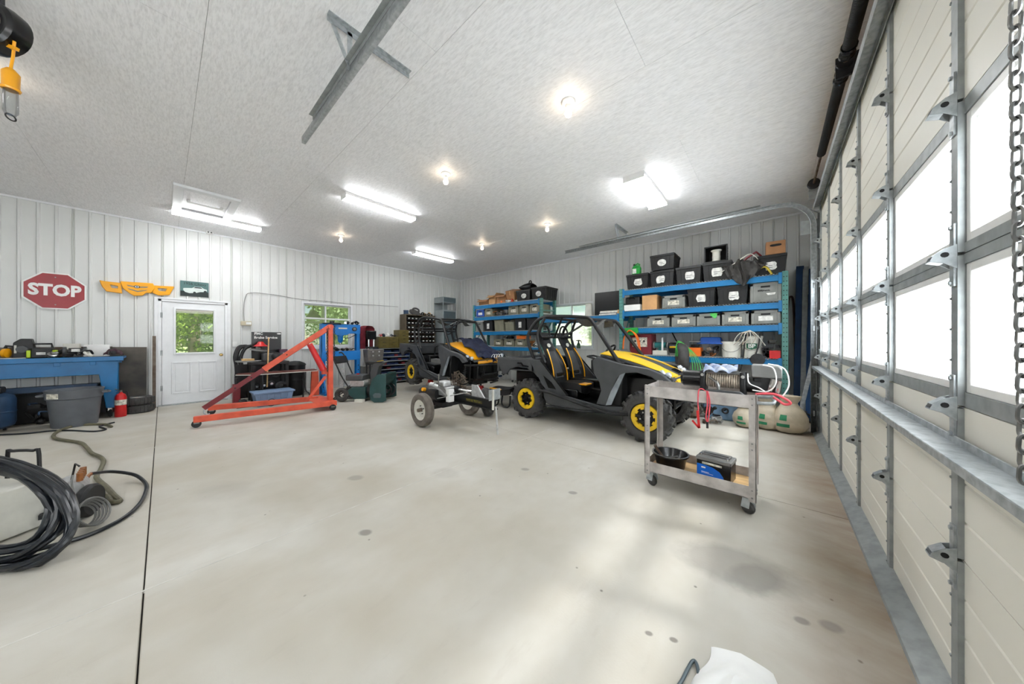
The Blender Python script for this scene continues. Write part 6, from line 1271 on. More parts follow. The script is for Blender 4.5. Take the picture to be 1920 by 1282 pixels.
for q in range(9): MB().bx(RX - .34, RX, 4.07, 5.03, .06 + q * .123, .066 + q * .123).bx(RX - .004, RX + .004, 4.07, 5.03, .06 + q * .123, .086 + q * .123).build('shelf', M_gcab, rk)
mbb = mat('bin_navy', (24, 44, 88), .5)
for q in range(8):
    for k in range(8):
        if (q * 3 + k) % 7 != 3: MB().taper((RX - .12, 4.14 + k * .117, .07 + q * .123), (.18, .10), (.2, .11), .07).build('bin', mbb if (k + q) % 5 else M_dred, rk)
for (y0, y1, z0, n, nm) in ((4.05, 4.66, 1.066, 3, 'low olive drawer cabinet on the parts bin rack'), (4.68, 5.0, 1.066, 5, 'taller olive drawer cabinet on the parts bin rack')):
    t = thing('drawer_cabinet', nm, 'cabinet', (-8.7, (y0 + y1) / 2, z0), 0, 'olive drawer cabinets'); hh = .105; MB().bx(-8.9, -8.56, y0, y1, z0, z0 + n * hh + .02).build('body', M_olive, t, bev=.004)
    for q in range(n):
        m = 2 if y1 - y0 > .5 else 1
        for k in range(m):
            a = y0 + .015 + k * (y1 - y0 - .015) / m; c_ = a + (y1 - y0 - .015) / m - .015; d_ = MB().bx(-8.56, -8.55, a, c_, z0 + .015 + q * hh, z0 + hh + q * hh).build('drawer', M_olive, t, bev=.003); MB().bx(-8.55, -8.535, (a + c_) / 2 - .04, (a + c_) / 2 + .04, z0 + .06 + q * hh, z0 + .072 + q * hh).build('pull', M_darksteel, d_)
junk('parts_pile', 'small red, white and blue items on top of the low olive drawers', 'parts', (-8.7, 4.35, 1.402), (.08, .24, .05), 10, [M_paper, M_red, M_dblue, M_black, M_darksteel], 71)
bc_ = thing('bolt_bin_cabinet', 'wooden bolt bin cabinet with rows of black bins and white tags', 'cabinet', (-8.85, 5.45, 0)); CX = -8.68
MB().bx(CX - .35, CX, 4.96, 4.99, 0, 2.12).bx(CX - .35, CX, 6.02, 6.05, 0, 2.12).bx(CX - .35, CX - .33, 4.99, 6.02, 0, 2.12).bx(CX - .35, CX, 4.99, 6.02, 2.09, 2.12).bx(CX - .35, CX, 4.99, 6.02, .9, .92).build('carcass', mat('dark_plywood', (92, 80, 62), .6), bc_)
for q in range(8):
    z0 = .94 + q * .143; MB().bx(CX - .3, CX, 4.99, 6.02, z0 - .008, z0).build('shelf', M_wood2, bc_)
    for k in range(8):
        y = 5.055 + k * .129; bn = MB().taper((CX - .06, y, z0), (.16, .105), (.20, .115), .085).build('bin', M_black, bc_); MB().box((CX + .036, y, z0 + .05), (.004, .05, .03)).build('tag', M_paper, bn)
cy = thing('rubber_coil', 'coil of black rubber hose on the bolt bin cabinet', 'hose', (-8.85, 5.3, 2.12)); torus((-8.82, 5.36, 2.20), .13, .05, (.5, .1, .9), 26, 10).build('coil', M_rubber, cy); torus((-8.82, 5.40, 2.27), .10, .03, (.7, -.2, .7), 22, 8).build('coil', M_rubber, cy)
bcap = thing('blue_drum', 'small blue lidded drum at the left end of the bolt bin cabinet top', 'drum', (-8.85, 5.08, 2.12)); MB().lathe([(0, 0), (.075, 0), (.075, .1), (.08, .1), (.08, .13), (0, .135)], (-8.85, 5.07, 2.121), (0, 0, 1), 18).build('drum', M_dblue, bcap)
junk('parts_pile', 'row of black and yellow small parts on the bolt bin cabinet', 'parts', (-8.82, 5.78, 2.121), (.06, .22, .05), 10, [M_black, M_darksteel, M_wood, M_black2], 73)
gc = thing('metal_cabinet', 'tall grey sheet-metal cabinet in the far corner', 'cabinet', (-8.85, 6.6, 0)); GX0, GX1, GA, GB = -9.10, -8.58, 6.30, 6.86
MB().bx(GX0, GX1, GA, GB, 0, 2.35).bx(GX0, GX1, GA, GB, 2.60, 2.80).bx(GX0, GX0 + .02, GA, GB, 2.35, 2.6).bx(GX1 - .03, GX1, GA, GA + .03, 2.35, 2.6).bx(GX1 - .03, GX1, GB - .03, GB, 2.35, 2.6).build('body', M_gcab, gc, bev=.006)
MB().bx(GX1, GX1 + .012, GA + .03, GB - .03, .1, 2.30).build('door', M_gcabd, gc, bev=.004); MB().bx(GX1, GX1 + .01, GA + .03, GB - .03, 2.62, 2.78).build('header_panel', M_gcabd, gc); MB().bx(GX1 + .012, GX1 + .03, GA + .06, GA + .08, 1.2, 1.35).build('handle', M_chrome, gc)  # darker front colour paints in the shade beside the lit side face
# ---------------------------------------------------------------- snow blower (local +x towards the auger)
sbz_ = math.radians(40.9); sn = thing('snow_blower', 'dark green walk-behind snow blower with a tall chute behind the engine hoist', 'snow blower', (-6.55, 3.05, 0), sbz_)
K = dict(local=True)
MB().prism([(-.52, .26), (-.46, .30), (-.15, .31), (-.14, .06), (-.40, .05), (-.52, .18)], (0, -.2, 0), (1, 0, 0), (0, 0, 1), (0, .4, 0)).build('transmission_case', M_green, sn, bev=.012, **K)
for s in (-1, 1):
    MB().prism([(-.02, .14), (-.01, .33), (.05, .50), (.16, .585), (.30, .60), (.33, .56), (.33, .04), (.26, .01), (.08, .0), (.0, .06)], (0, s * .29 - (.012 if s > 0 else 0), 0), (1, 0, 0), (0, 0, 1), (0, .012, 0)).build('auger_side_plate', M_green, sn, bev=.006, **K)
    MB().prism([(.08, .10), (.22, .10), (.24, .17), (.2, .20), (.10, .20), (.06, .16)], (0, s * .292, 0), (1, 0, 0), (0, 0, 1), (0, s * .012, 0)).build('skid_badge', M_gcabd, sn, bev=.004, **K)
    torus((-.64, s * .20, .15), .10, .05, (0, 1, 0), 22, 10).build('wheel', M_rubber, sn, **K)
    MB().tube(smooth_path([(-.48, s * .20, .28), (-.64, s * .22, .55), (-.84, s * .23, .98), (-.95, s * .24, 1.02)], 5), .014, 8).build('handlebar', M_black, sn, **K)
MB().grid(lambda u, v: (.02 + .30 * math.sin(PI * .5 * u), -.285 + .57 * v, .10 + .48 * u + .0), 8, 2, (.012, 0, 0)).build('auger_housing', M_green, sn, **K)
q = [(.22 + .12 * math.cos(t * .5), -.27 + t * .018, .20 + .12 * math.sin(t * .5)) for t in range(31)]
MB().cyl((.22, -.28, .20), (.22, .28, .20), .025, 10).tube(q, .018, 6).build('auger', M_darksteel, sn, **K)
MB().cyl((-.15, 0, .20), (.02, 0, .20), .15, 20).build('impeller_drum', M_black, sn, **K)
MB().prism([(-.08, .35), (.06, .35), (.04, .52), (.10, .74), (.22, .83), (.10, .845), (-.03, .80), (-.10, .60)], (0, -.09, 0), (1, 0, 0), (0, 0, 1), (0, .18, 0)).build('chute', M_charc, sn, bev=.012, **K)
MB().box((-.02, 0, .83), (.36, .22, .03)).build('chute_deflector', M_black, sn, bev=.01, **K); MB().bar((.06, -.1, .845), (.2, -.1, .87), .01, .01).build('warning_strip', M_yel, sn, **K)
MB().bx(-.58, -.22, -.17, .17, .44, .56).build('engine_shroud', M_charc, sn, bev=.02, **K); MB().bx(-.50, -.20, -.15, .15, .31, .44).cyl((-.24, -.17, .38), (-.24, .05, .38), .06, 14).build('engine_block', M_alum, sn, bev=.008, **K)
MB().lathe([(0, 0), (.03, 0), (.03, .02), (0, .025)], (-.40, 0, .56), (0, 0, 1), 14).build('fuel_cap', M_red, sn, **K); MB().bx(-.52, -.46, -.05, .05, .32, .50).build('muffler', M_steel, sn, **K)
MB().box((-.78, 0, .88), (.05, .46, .16), M=Matrix.Rotation(-.4, 3, 'Y')).build('control_panel', M_black, sn, bev=.01, **K); MB().prism([(-.68, .30), (-.60, .30), (-.56, .70), (-.66, .72)], (0, -.21, 0), (1, 0, 0), (0, 0, 1), (0, .02, 0)).build('handle_plate', M_galv, sn, **K)
for (a, c_) in (((-.85, -.2, .05), (-.45, -.2, .30)), ((-.85, .2, .05), (-.45, .2, .30)), ((-.85, -.2, .05), (-.40, -.2, .08)), ((-.85, .2, .05), (-.4, .2, .08))): MB().bar(a, c_, .02, .02).build('frame_bar', M_darksteel, sn, **K)
bk = thing('wood_block', 'short white wood block under the green snow blower', 'block', (-6.6, 2.72, 0)); MB().box((-6.60, 2.72, .03), (.18, .10, .06), .5).build('block', M_offw, bk, bev=.004)
# ---------------------------------------------------------------- log splitter
ls = thing('log_splitter', 'small wheeled log splitter with a gas engine in the middle of the floor', 'log splitter', (-3.9, 3.0, 0))
def trailer_wheel(y, s):
    r = .255; b = MB(); prof = [(.155, -.05), (.20, -.06), (.235, -.055), (.25, -.035), (.252, -.012), (.246, -.008), (.252, -.004), (.252, .004), (.246, .008), (.252, .012), (.25, .035), (.235, .055), (.20, .06), (.155, .05), (.145, 0)]
    b.lathe(prof, (-4.02, y, r), (0, 1, 0), 36, closed=True); w = b.build('wheel', M_rubber2, ls)
    MB().lathe([(.0, -.012), (.05, -.012), (.06, .0), (.12, .004), (.135, -.02), (.155, -.045), (.158, -.045), (.158, .045), (.10, .03), (0, .03)] if s < 0 else [(0, -.03), (.10, -.03), (.158, -.045), (.158, .045), (.155, .045), (.135, .02), (.12, -.004), (.06, 0), (.05, .012), (0, .012)], (-4.02, y, r), (0, 1, 0), 30).build('rim', M_offw, w)
    MB().cyl((-4.02, y + s * .0, r), (-4.02, y + s * .075, r), .028, 14).build('hub', M_rust, w)
    for k in range(4): a = k * PI / 2 + .4; MB().cyl((-4.02 + .06 * math.cos(a), y + s * .005, r + .06 * math.sin(a)), (-4.02 + .06 * math.cos(a), y + s * .025, r + .06 * math.sin(a)), .008, 6).build('lug_nut', M_darksteel, w)
trailer_wheel(2.57, -1); trailer_wheel(3.50, 1)
MB().bar((-4.02, 2.55, .255), (-4.02, 3.52, .255), .05, .05).build('axle', M_black, ls)
BZ = .40
MB().bx(-4.10, -2.93, 2.995, 3.085, BZ + .055, BZ + .07).bx(-4.10, -2.93, 2.995, 3.085, BZ - .07, BZ - .055).bx(-4.10, -2.93, 3.034, 3.046, BZ - .055, BZ + .055).build('beam', M_black, ls)
MB().bx(-3.55, -3.2, 3.032, 3.034, BZ - .02, BZ + .02).build('decal', mat('worn_decal', (120, 110, 40), .6, 0, .3, 30, c2=(40, 40, 38)), ls)
MB().cyl((-4.35, 3.04, BZ + .13), (-3.75, 3.04, BZ + .13), .055, 18).build('hydraulic_cylinder', M_black, ls); MB().cyl((-3.75, 3.04, BZ + .13), (-3.42, 3.04, BZ + .13), .025, 12).build('cylinder_rod', M_chrome, ls)
MB().prism([(-3.42, BZ + .07), (-3.15, BZ + .07), (-3.30, BZ + .24), (-3.42, BZ + .24)], (0, 3.03, 0), (1, 0, 0), (0, 0, 1), (0, .02, 0)).build('wedge', M_alum, ls)
MB().bx(-2.96, -2.945, 2.93, 3.15, BZ + .07, BZ + .22).build('end_plate', M_galv2, ls, bev=.003); MB().bx(-2.945, -2.92, 2.98, 3.0, BZ - .06, BZ + .22).build('end_gusset', M_offw, ls)
MB().tube([(-2.93, 3.04, BZ - .02), (-2.905, 3.035, .2), (-2.88, 3.03, .0)], .014, 8).build('stand_leg', M_alum, ls)
MB().cyl((-4.42, 2.86, BZ + .05), (-3.98, 2.86, BZ + .05), .10, 22).build('oil_tank', M_black, ls); MB().cyl((-4.25, 2.77, BZ + .11), (-4.25, 2.72, BZ + .12), .03, 12).build('tank_cap', M_yel2, ls)
MB().bx(-4.22, -3.82, 2.80, 2.98, BZ - .13, BZ - .06).build('engine_mount', M_darksteel, ls)
MB().bx(-4.03, -3.80, 2.84, 3.06, BZ + .04, BZ + .18).build('engine_block', M_alum, ls, bev=.015); MB().bx(-3.99, -3.83, 2.82, 2.98, BZ + .18, BZ + .27).build('engine_cover', M_alum, ls, bev=.03, seg=3)
MB().bx(-3.80, -3.72, 2.84, 2.94, BZ - .04, BZ + .15).build('white_bracket', M_white, ls, bev=.006)
for k in range(6): MB().bx(-4.05 + .0, -3.78, 2.835, 3.065, BZ + .06 + k * .02, BZ + .066 + k * .02).build('cooling_fin', M_alum, ls)
MB().cyl((-3.98, 2.9, BZ + .12), (-4.12, 2.86, BZ + .18), .035, 14).cyl((-4.12, 2.86, BZ + .18), (-4.2, 2.84, BZ + .185), .042, 14).build('muffler', M_alum, ls)
MB().tube([(-3.95, 2.82, BZ + .14), (-3.93, 2.80, BZ + .26), (-3.91, 2.79, BZ + .36)], .008, 6).lathe([(0, -.015), (.016, 0), (0, .015)], (-3.91, 2.79, BZ + .37), (0, 0, 1), 10).build('control_lever', M_steel, ls)
for (a, z0) in ((0, .14), (.04, .17)): MB().tube(smooth_path([(-4.15, 2.78, BZ + z0), (-4.0, 2.74, BZ + z0 + .02), (-3.86, 2.75, BZ + .16), (-3.78, 2.84, BZ + .06), (-3.72, 2.95, BZ + .10)], 6), .016, 8).build('hydraulic_hose', M_greypl, ls)
MB().bar((-3.95, 2.80, BZ + .0), (-3.45, 2.96, BZ + .13), .03, .012).build('trigger_bar', M_alum, ls); MB().bx(-4.08, -4.04, 2.80, 3.02, BZ - .14, BZ + .12).build('upright_plate', M_black, ls)
rnd = random.Random(19); b = MB()
for k in range(46): a = rnd.uniform(0, 6.28); p = Vector((-3.86 + rnd.uniform(-.12, .12), 3.12 + rnd.uniform(-.06, .06), BZ + .20 + rnd.uniform(-.08, .12))); b.tube([p, p + Vector((rnd.uniform(-.08, .08), rnd.uniform(-.05, .05), rnd.uniform(-.05, .09))), p + Vector((rnd.uniform(-.14, .14), rnd.uniform(-.06, .06), rnd.uniform(-.02, .16)))], .006, 4)
b.build('tangled_wire', M_rust, ls, kind='stuff')
ft = thing('spare_tyre', 'grey tyre lying against the far wheel of the log splitter', 'tyre', (-3.72, 3.62, 0)); torus((-3.74, 3.66, .24), .17, .075, (.45, .9, .1), 30, 10).build('tread', M_rubber, ft)
sw_ = thing('seat_pad', 'black seat with yellow trim lying on the floor behind the utility vehicle', 'seat', (-4.1, 4.3, 0))
MB().grid(lambda u, v: (-4.32 + .55 * u, 4.30 + .42 * v, .33 + .03 * math.sin(PI * v) + .05 * (u ** 3)), 8, 8, (0, 0, .11)).build('cushion', M_black, sw_); MB().tube([(-4.30 + .3 * k / 4, 4.30, .345) for k in range(5)], .014, 6).build('trim', M_yel2, sw_)
for x in (-4.2, -3.9): MB().tube(smooth_path([(x - .1, 4.34, .24), (x - .1, 4.32, .06), (x, 4.31, .02), (x + .1, 4.32, .06), (x + .1, 4.34, .24)], 4), .016, 8).build('runner', M_black, sw_)
# ---------------------------------------------------------------- service cart
ct = thing('service_cart', 'worn grey steel two-shelf service cart on casters before the overhead door', 'cart', (-.485, 3.05, 0))
CX0, CX1, CY0, CY1 = -.872, -.098, 2.84, 3.26
def tray(z0, z1, nm):
    b = MB().bx(CX0, CX1, CY0, CY1, z0, z0 + .004).bx(CX0, CX1, CY0, CY0 + .004, z0, z1).bx(CX0, CX1, CY1 - .004, CY1, z0, z1).bx(CX0, CX0 + .004, CY0, CY1, z0, z1).bx(CX1 - .004, CX1, CY0, CY1, z0, z1)
    b.build(nm, M_cart, ct)
tray(.80, .90, 'top_tray'); tray(.135, .225, 'bottom_tray')
for (x, sx) in ((CX0, 1), (CX1, -1)):
    for (y, sy) in ((CY0, 1), (CY1, -1)):
        b = MB().bx(min(x - sx * .004, x + sx * .04), max(x - sx * .004, x + sx * .04), min(y, y - sy * .005), max(y, y - sy * .005), .115, .905).bx(min(x, x - sx * .005), max(x, x - sx * .005), min(y - sy * .005, y + sy * .04), max(y - sy * .005, y + sy * .04), .115, .905); b.cur = 1
        for z in (.145, .2, .5, .545, .83, .875): b.cyl((x + sx * .02, y - sy * .005, z), (x + sx * .02, y - sy * .009, z), .006, 8)
        b.build('post', [M_cart, M_steel], ct)
        cxx, cyy = x + sx * .045, y + sy * .05
        w = MB().lathe([(0, -.016), (.035, -.016), (.042, -.013), (.046, 0), (.042, .013), (.035, .016), (0, .016)], (cxx, cyy, .046), (.45, 1, 0), 22).build('caster', M_rubber, ct); MB().bar((cxx - .02, cyy - .024, .05), (cxx - .01, cyy - .022, .125), .05, .004, (0, 1, 0)).bar((cxx + .02, cyy + .024, .05), (cxx + .01, cyy + .022, .125), .05, .004, (0, 1, 0)).bx(cxx - .03, cxx + .03, cyy - .03, cyy + .03, .122, .135).build('caster_fork', M_galv, w)
MB().tube(smooth_path([(CX1, CY0 + .05, .84), (CX1 + .07, CY0 + .05, .845), (CX1 + .10, CY0 + .08, .85), (CX1 + .10, CY1 - .08, .85), (CX1 + .07, CY1 - .05, .845), (CX1, CY1 - .05, .84)], 5), .013, 10).build('handle', M_galv, ct)
MB().bx(CX0 + .01, CX1 - .01, CY0 + .01, CY1 - .01, .1395, .152).build('shelf_board', M_wood, ct)
rm = thing('wheel_rim', 'black steel wheel rim lying on the lower shelf of the cart', 'rim', (-.715, 3.05, .152))
MB().lathe([(0, .02), (.115, .0), (.12, .03), (.128, .075), (.138, .105), (.152, .112), (.152, .122), (.138, .122), (.118, .08), (.10, .045), (0, .05)], (-.715, 3.05, .153), (0, 0, 1), 34).build('rim', M_black2, rm); MB().lathe([(.139, .120), (.153, .1225), (.153, .124), (.139, .124)], (-.715, 3.05, .153), (0, 0, 1), 34, closed=True).build('worn_lip', M_steel, rm); MB().lathe([(0, .052), (.05, .055), (.1, .05), (0, .06)], (-.715, 3.05, .153), (0, 0, 1), 20).build('rusty_centre', M_rust, rm)
hm = thing('hand_chisel', 'dark handled tool standing in the wheel rim', 'tool', (-.78, 3.0, .21)); MB().tube([(-.76, 3.02, .22), (-.80, 2.97, .30), (-.82, 2.95, .345)], [.009, .012, .014], 8).build('handle', M_rust, hm); MB().bar((-.75, 3.03, .225), (-.66, 3.08, .245), .02, .006).build('blade', M_steel, hm)
bt_ = thing('car_battery', 'black car battery with a blue label on the lower cart shelf', 'battery', (-.37, 3.06, .152)); bR = Matrix.Rotation(-.12, 3, 'Z'); bo = Vector((-.365, 3.05, .153))
def bbx(nm, x0, x1, y0, y1, z0, z1, m, bev=.003, par=None): MB().box(bo + bR @ Vector(((x0 + x1) / 2, (y0 + y1) / 2, (z0 + z1) / 2)), (x1 - x0, y1 - y0, z1 - z0), M=bR).build(nm, m, par or bt_, bev=bev)
bbx('case', -.12, .12, -.085, .085, 0, .15, M_black2, .005); bbx('lid', -.124, .124, -.089, .089, .145, .175, M_greypl, .005); bbx('handle', -.09, .09, -.012, .012, .178, .192, M_black)
bbx('cell_cover', -.10, .10, -.02, .06, .175, .19, M_greypl)
for x in (-.095, .095): MB().cyl(bo + bR @ Vector((x, -.055, .175)), bo + bR @ Vector((x, -.055, .195)), .011, 10).build('terminal', M_chrome, bt_)
MB().prism([(-.118, .006), (.078, .006), (.07, .045), (.045, .08), (0, .102), (-.06, .112), (-.118, .112)], bo + bR @ Vector((0, -.0865, 0)), bR @ Vector((1, 0, 0)), (0, 0, 1), bR @ Vector((0, .001, 0))).build('label_sheet', M_btblue, bt_)
bbx('rating_strip', -.08, .06, -.0868, -.0855, .118, .135, M_paperd, 0)
for (x0, x1, zz, th) in ((-.085, -.055, .082, .012), (-.085, -.03, .05, .004), (-.085, 0, .042, .002)): bbx('white_print', x0, x1, -.0872, -.0866, zz, zz + th, M_white, 0)
# winch on the top tray
wi = thing('electric_winch', 'black electric winch wound with steel cable on the top of the cart', 'winch', (-.36, 3.02, .805)); WY, WZ = 3.04, .975
MB().cyl((-.60, WY, WZ), (-.47, WY, WZ), .068, 24).lathe([(0, 0), (.05, 0), (.068, .02), (0, .02)], (-.62, WY, WZ), (1, 0, 0), 24).build('motor', M_black2, wi)
for (a, b_) in ((-.47, -.43), (-.20, -.16)): MB().bx(a, b_, WY - .075, WY + .075, .805, 1.055).build('drum_support', M_black, wi, bev=.012)
for (x, z) in ((-.45, 1.02), (-.18, 1.02)): MB().cyl((x, WY - .078, z), (x, WY - .088, z), .013, 8).build('bolt', M_chrome, wi)
dr = MB(); prof = []
for k in range(15): xx = k * .0155; prof += [(.052, xx), (.062, xx + .004), (.062, xx + .011)]
dr.lathe(prof, (-.43, WY, WZ), (1, 0, 0), 22); dr.build('cable_drum', M_cable, wi)
MB().cyl((-.43, WY + .03, 1.04), (-.20, WY + .03, 1.04), .01, 8).cyl((-.43, WY - .05, 1.04), (-.20, WY - .05, 1.04), .01, 8).build('tie_bar', M_steel, wi)
MB().cyl((-.16, WY, WZ - .02), (-.07, WY, WZ - .02), .06, 20).build('gearbox', M_black, wi)
ring_prism(MB(), [(-.43, .83), (-.40, .805), (-.19, .805), (-.165, .83), (-.165, .885), (-.19, .905), (-.40, .905), (-.43, .88)], [(-.36, .845), (-.35, .835), (-.235, .835), (-.225, .845), (-.225, .865), (-.235, .875), (-.35, .875), (-.36, .865)], (0, CY0 + .03, .008), (1, 0, 0), (0, 0, 1), (0, .03, 0)).build('fairlead', M_charc, wi, bev=.006)
MB().tube(smooth_path([(-.40, WY - .07, 1.0), (-.345, WY - .10, .96), (-.335, WY - .11, .90), (-.36, WY - .12, .86), (-.40, WY - .12, .86), (-.41, WY - .12, .89)], 6), .011, 8).build('hook', M_steel, wi)
rg = thing('shop_rag', 'crumpled blue and white rag on the winch', 'rag', (-.33, 3.04, 1.06)); MB().grid(lambda u, v: (-.44 + .22 * u, WY - .10 + .17 * v, 1.068 + .028 * abs(math.sin(u * 8 + v * 3)) + .012 * math.sin(v * 14) - .05 * max(0, .25 - v) * 2), 22, 14, (0, 0, .004)).build('cloth', M_rag, rg)
st = thing('red_strap', 'pinkish red winch strap hanging over the cart edge', 'strap', (-.42, 2.83, .8))
MB().tube(smooth_path([(-.40, WY - .12, .87), (-.43, CY0 - .004, .915), (-.455, CY0 - .012, .90), (-.46, CY0 - .014, .80), (-.455, CY0 - .014, .74)], 5), .005, 6).build('webbing', M_pink, st); MB().tube(smooth_path([(-.40, CY0 - .012, .905), (-.395, CY0 - .014, .80), (-.405, CY0 - .014, .70), (-.395, CY0 - .014, .66), (-.385, CY0 - .014, .72), (-.38, CY0 - .014, .82), (-.395, CY0 - .012, .905)], 5), .005, 6).build('webbing', M_pink, st)
MB().bar((-.462, CY0 - .014, .74), (-.452, CY0 - .014, .60), .018, .008, (0, 1, 0)).build('red_clip', M_red, st); MB().bar((-.452, CY0 - .014, .60), (-.50, CY0 - .014, .655), .014, .008, (0, 1, 0)).build('red_clip', M_red, st); MB().bx(-.403, -.388, CY0 - .022, CY0 - .008, .61, .66).build('weight', M_darksteel, st)
cp = thing('control_pack', 'grey winch control box with white cables at the right end of the cart', 'control box', (-.0, 3.08, .9)); MB().prism([(-.13, 1.02), (.05, 1.02), (.05, 1.09), (.03, 1.115), (-.13, 1.115)], (0, 2.98, 0), (1, 0, 0), (0, 0, 1), (0, .20, 0)).build('cover', M_greypl, cp, bev=.008)
MB().bx(-.12, .03, 2.99, 3.16, .905, 1.02).build('base', M_black, cp, bev=.01); MB().cyl((-.02, 2.97, .93), (.0, 2.96, 1.02), .016, 10).cyl((.02, 2.97, .92), (.035, 2.96, 1.01), .014, 10).build('terminals', M_chrome, cp, kind='stuff')
for k, pth in enumerate(([(-.15, 2.95, 1.05), (-.14, 2.93, .98), (-.08, 2.92, .95), (-.04, 2.93, .92)], [(-.06, 2.95, 1.12), (.0, 2.93, 1.10), (.015, 2.92, 1.0), (-.03, 2.92, .93), (-.12, 2.92, .93)], [(-.03, 2.97, 1.13), (.06, 2.95, 1.10), (.085, 2.94, .99), (.05, 2.93, .90)])): MB().tube(smooth_path(pth, 6), .0045, 7).build('white_cable', M_white, cp)
MB().tube(smooth_path([(-.10, 2.90, .905), (.0, 2.88, .92), (.07, 2.87, .89), (.09, 2.87, .865), (.06, 2.87, .855), (.03, 2.88, .875), (.0, 2.89, .895)], 6), .0085, 8).build('red_cable', M_pink, cp)
# ---------------------------------------------------------------- sacks, tote and clutter on the floor beyond the cart
def sack(label, x, y, h, r, tilt, seed):
    t = thing('sand_bag', label, 'sack', (x, y, 0), 0, 'knotted plastic sand bags'); q = random.Random(seed); ph = q.uniform(0, 6)
    def P(u, v):
        a = 2 * PI * v; pr_ = [(0, .0), (.10, .75), (.25, 1.0), (.45, .98), (.62, .80), (.74, .52), (.82, .42), (.92, .55), (1.0, .62)]
        for (u0, r0), (u1, r1) in zip(pr_[:-1], pr_[1:]):
            if u <= u1: rr = r0 + (r1 - r0) * (u - u0) / (u1 - u0 + 1e-9); break
        rr *= r * (1 + .06 * math.sin(3 * a + ph) + .10 * max(0, u - .6) * math.sin(9 * a)); z = h * max(0, (u - .06)) / .94
        return (x + rr * math.cos(a) + tilt * z, y + rr * math.sin(a) * .8, max(.002, z))
    MB().grid(P, 22, 24).build('bag', M_sand, t)
    for k in range(2):
        w0 = .06 if k else .11
        MB().grid(lambda u, v: (lambda p: (p[0] * 1.0 + .0, p[1] - .006, p[2]))(P((.24 if k == 0 else .40) + (.08 if k == 0 else .14) * u, .70 + w0 * (v - .5))), 4, 6).build('green_print', mat('print_green' + str(seed) + str(k), (40, 130, 90), .6), t)
sack('leftmost knotted sand bag, half hidden by the cart post', -.30, 5.75, .34, .17, -.15, 1)
sack('middle knotted sand bag between the cart post and the last bag', -.08, 5.83, .46, .19, .05, 2)
sack('rightmost sand bag with clear loose top beside the rack post', .16, 5.80, .52, .20, .02, 3)
ft2 = thing('floor_tote', 'pale blue tote with a red rim on the floor under the right rack', 'tote', (-.55, 6.12, 0)); MB().taper((-.58, 6.15, 0), (.56, .34), (.66, .42), .27).build('body', mat('pale_blue_plastic', (130, 164, 196), .5), ft2, bev=.02); MB().box((-.58, 6.15, .285), (.70, .46, .03)).build('lid', M_dred, ft2, bev=.008)
gg = thing('gearbox', 'dirty grey gearbox on the floor by the front wheel of the yellow utility vehicle', 'gearbox', (-1.0, 5.95, 0)); MB().bx(-1.15, -.93, 5.85, 6.1, .20, .48).build('housing', M_greypl, gg, bev=.02); MB().lathe([(0, 0), (.13, 0), (.15, .05), (.12, .16), (0, .2)], (-1.05, 5.92, .02), (.1, -.1, 1), 20).build('base', M_rust, gg)
junk('engine_parts', 'pile of greasy engine parts on the floor behind the cart', 'parts', (-.78, 5.7, 0), (.2, .2, .25), 16, [M_darksteel, M_rust, M_alum, M_black, M_greypl], 81)
junk('engine_parts', 'dark parts and pipes on the floor under the right rack', 'parts', (-1.5, 6.8, 0), (.7, .25, .45), 26, [M_black, M_darksteel, M_rubber, M_rust, M_dblue], 82)
junk('engine_parts', 'dark parts stored on the floor under the corner rack', 'parts', (-6.0, 6.8, 0), (1.1, .25, .6), 26, [M_black, M_darksteel, M_rubber, M_greypl, M_dblue], 83)
junk('engine_parts', 'scrap and chrome pipe heaped in the corner by the leaning boards', 'parts', (.34, 6.35, 0), (.08, .25, .2), 9, [M_steel, M_darksteel, M_black, M_chrome], 84)
# ---------------------------------------------------------------- pressure washer and hose coil at the left foreground
pw = thing('pressure_washer', 'pressure washer with a white housing under the hose coil at the left edge', 'pressure washer', (-3.85, -.62, 0))
MB().box((-3.93, -.76, .17), (.36, .30, .32), .70).build('housing', M_offw, pw, bev=.012); MB().tube(smooth_path([(-4.11, -.72, .05), (-4.11, -.72, .49), (-4.09, -.70, .52), (-3.97, -.60, .525), (-3.945, -.575, .50), (-3.94, -.57, .08)], 3), .010, 8).build('handle_frame', M_black, pw)
MB().bx(-4.12, -3.82, -.56, -.34, .07, .10).build('base_plate', M_darksteel, pw); MB().cyl((-4.05, -.45, .20), (-3.85, -.45, .20), .08, 18).build('pump', M_alum, pw)
MB().lathe([(0, -.03), (.10, -.03), (.115, -.015), (.115, .015), (.10, .03), (0, .03)], (-3.86, -.36, .115), (.4, .9, 0), 24).build('wheel', M_black, pw)
for k in range(4): MB().cyl((-4.02 + k * .05, -.40, .27), (-4.02 + k * .05, -.40, .33), .016, 10).build('valve_cap', M_copper, pw)
MB().cyl((-4.2, -.40, .20), (-4.02, -.42, .21), .016, 10).cyl((-4.28, -.39, .2), (-4.2, -.4, .2), .012, 8).build('brass_coupling', M_copper, pw); MB().tube([(-3.92, -.44, .28), (-3.88, -.42, .40), (-3.86, -.40, .38)], .006, 6).build('pull_cord', M_black, pw)
hc = thing('hose_coil', 'large coil of black rubber hoses draped over the pressure washer', 'hose', (-3.6, -.65, 0)); c0 = Vector((-3.70, -.72, .255)); er = Vector((.28, .30, .04)); ed = Vector((.42, .16, -.225)) * .95
rnd = random.Random(14)
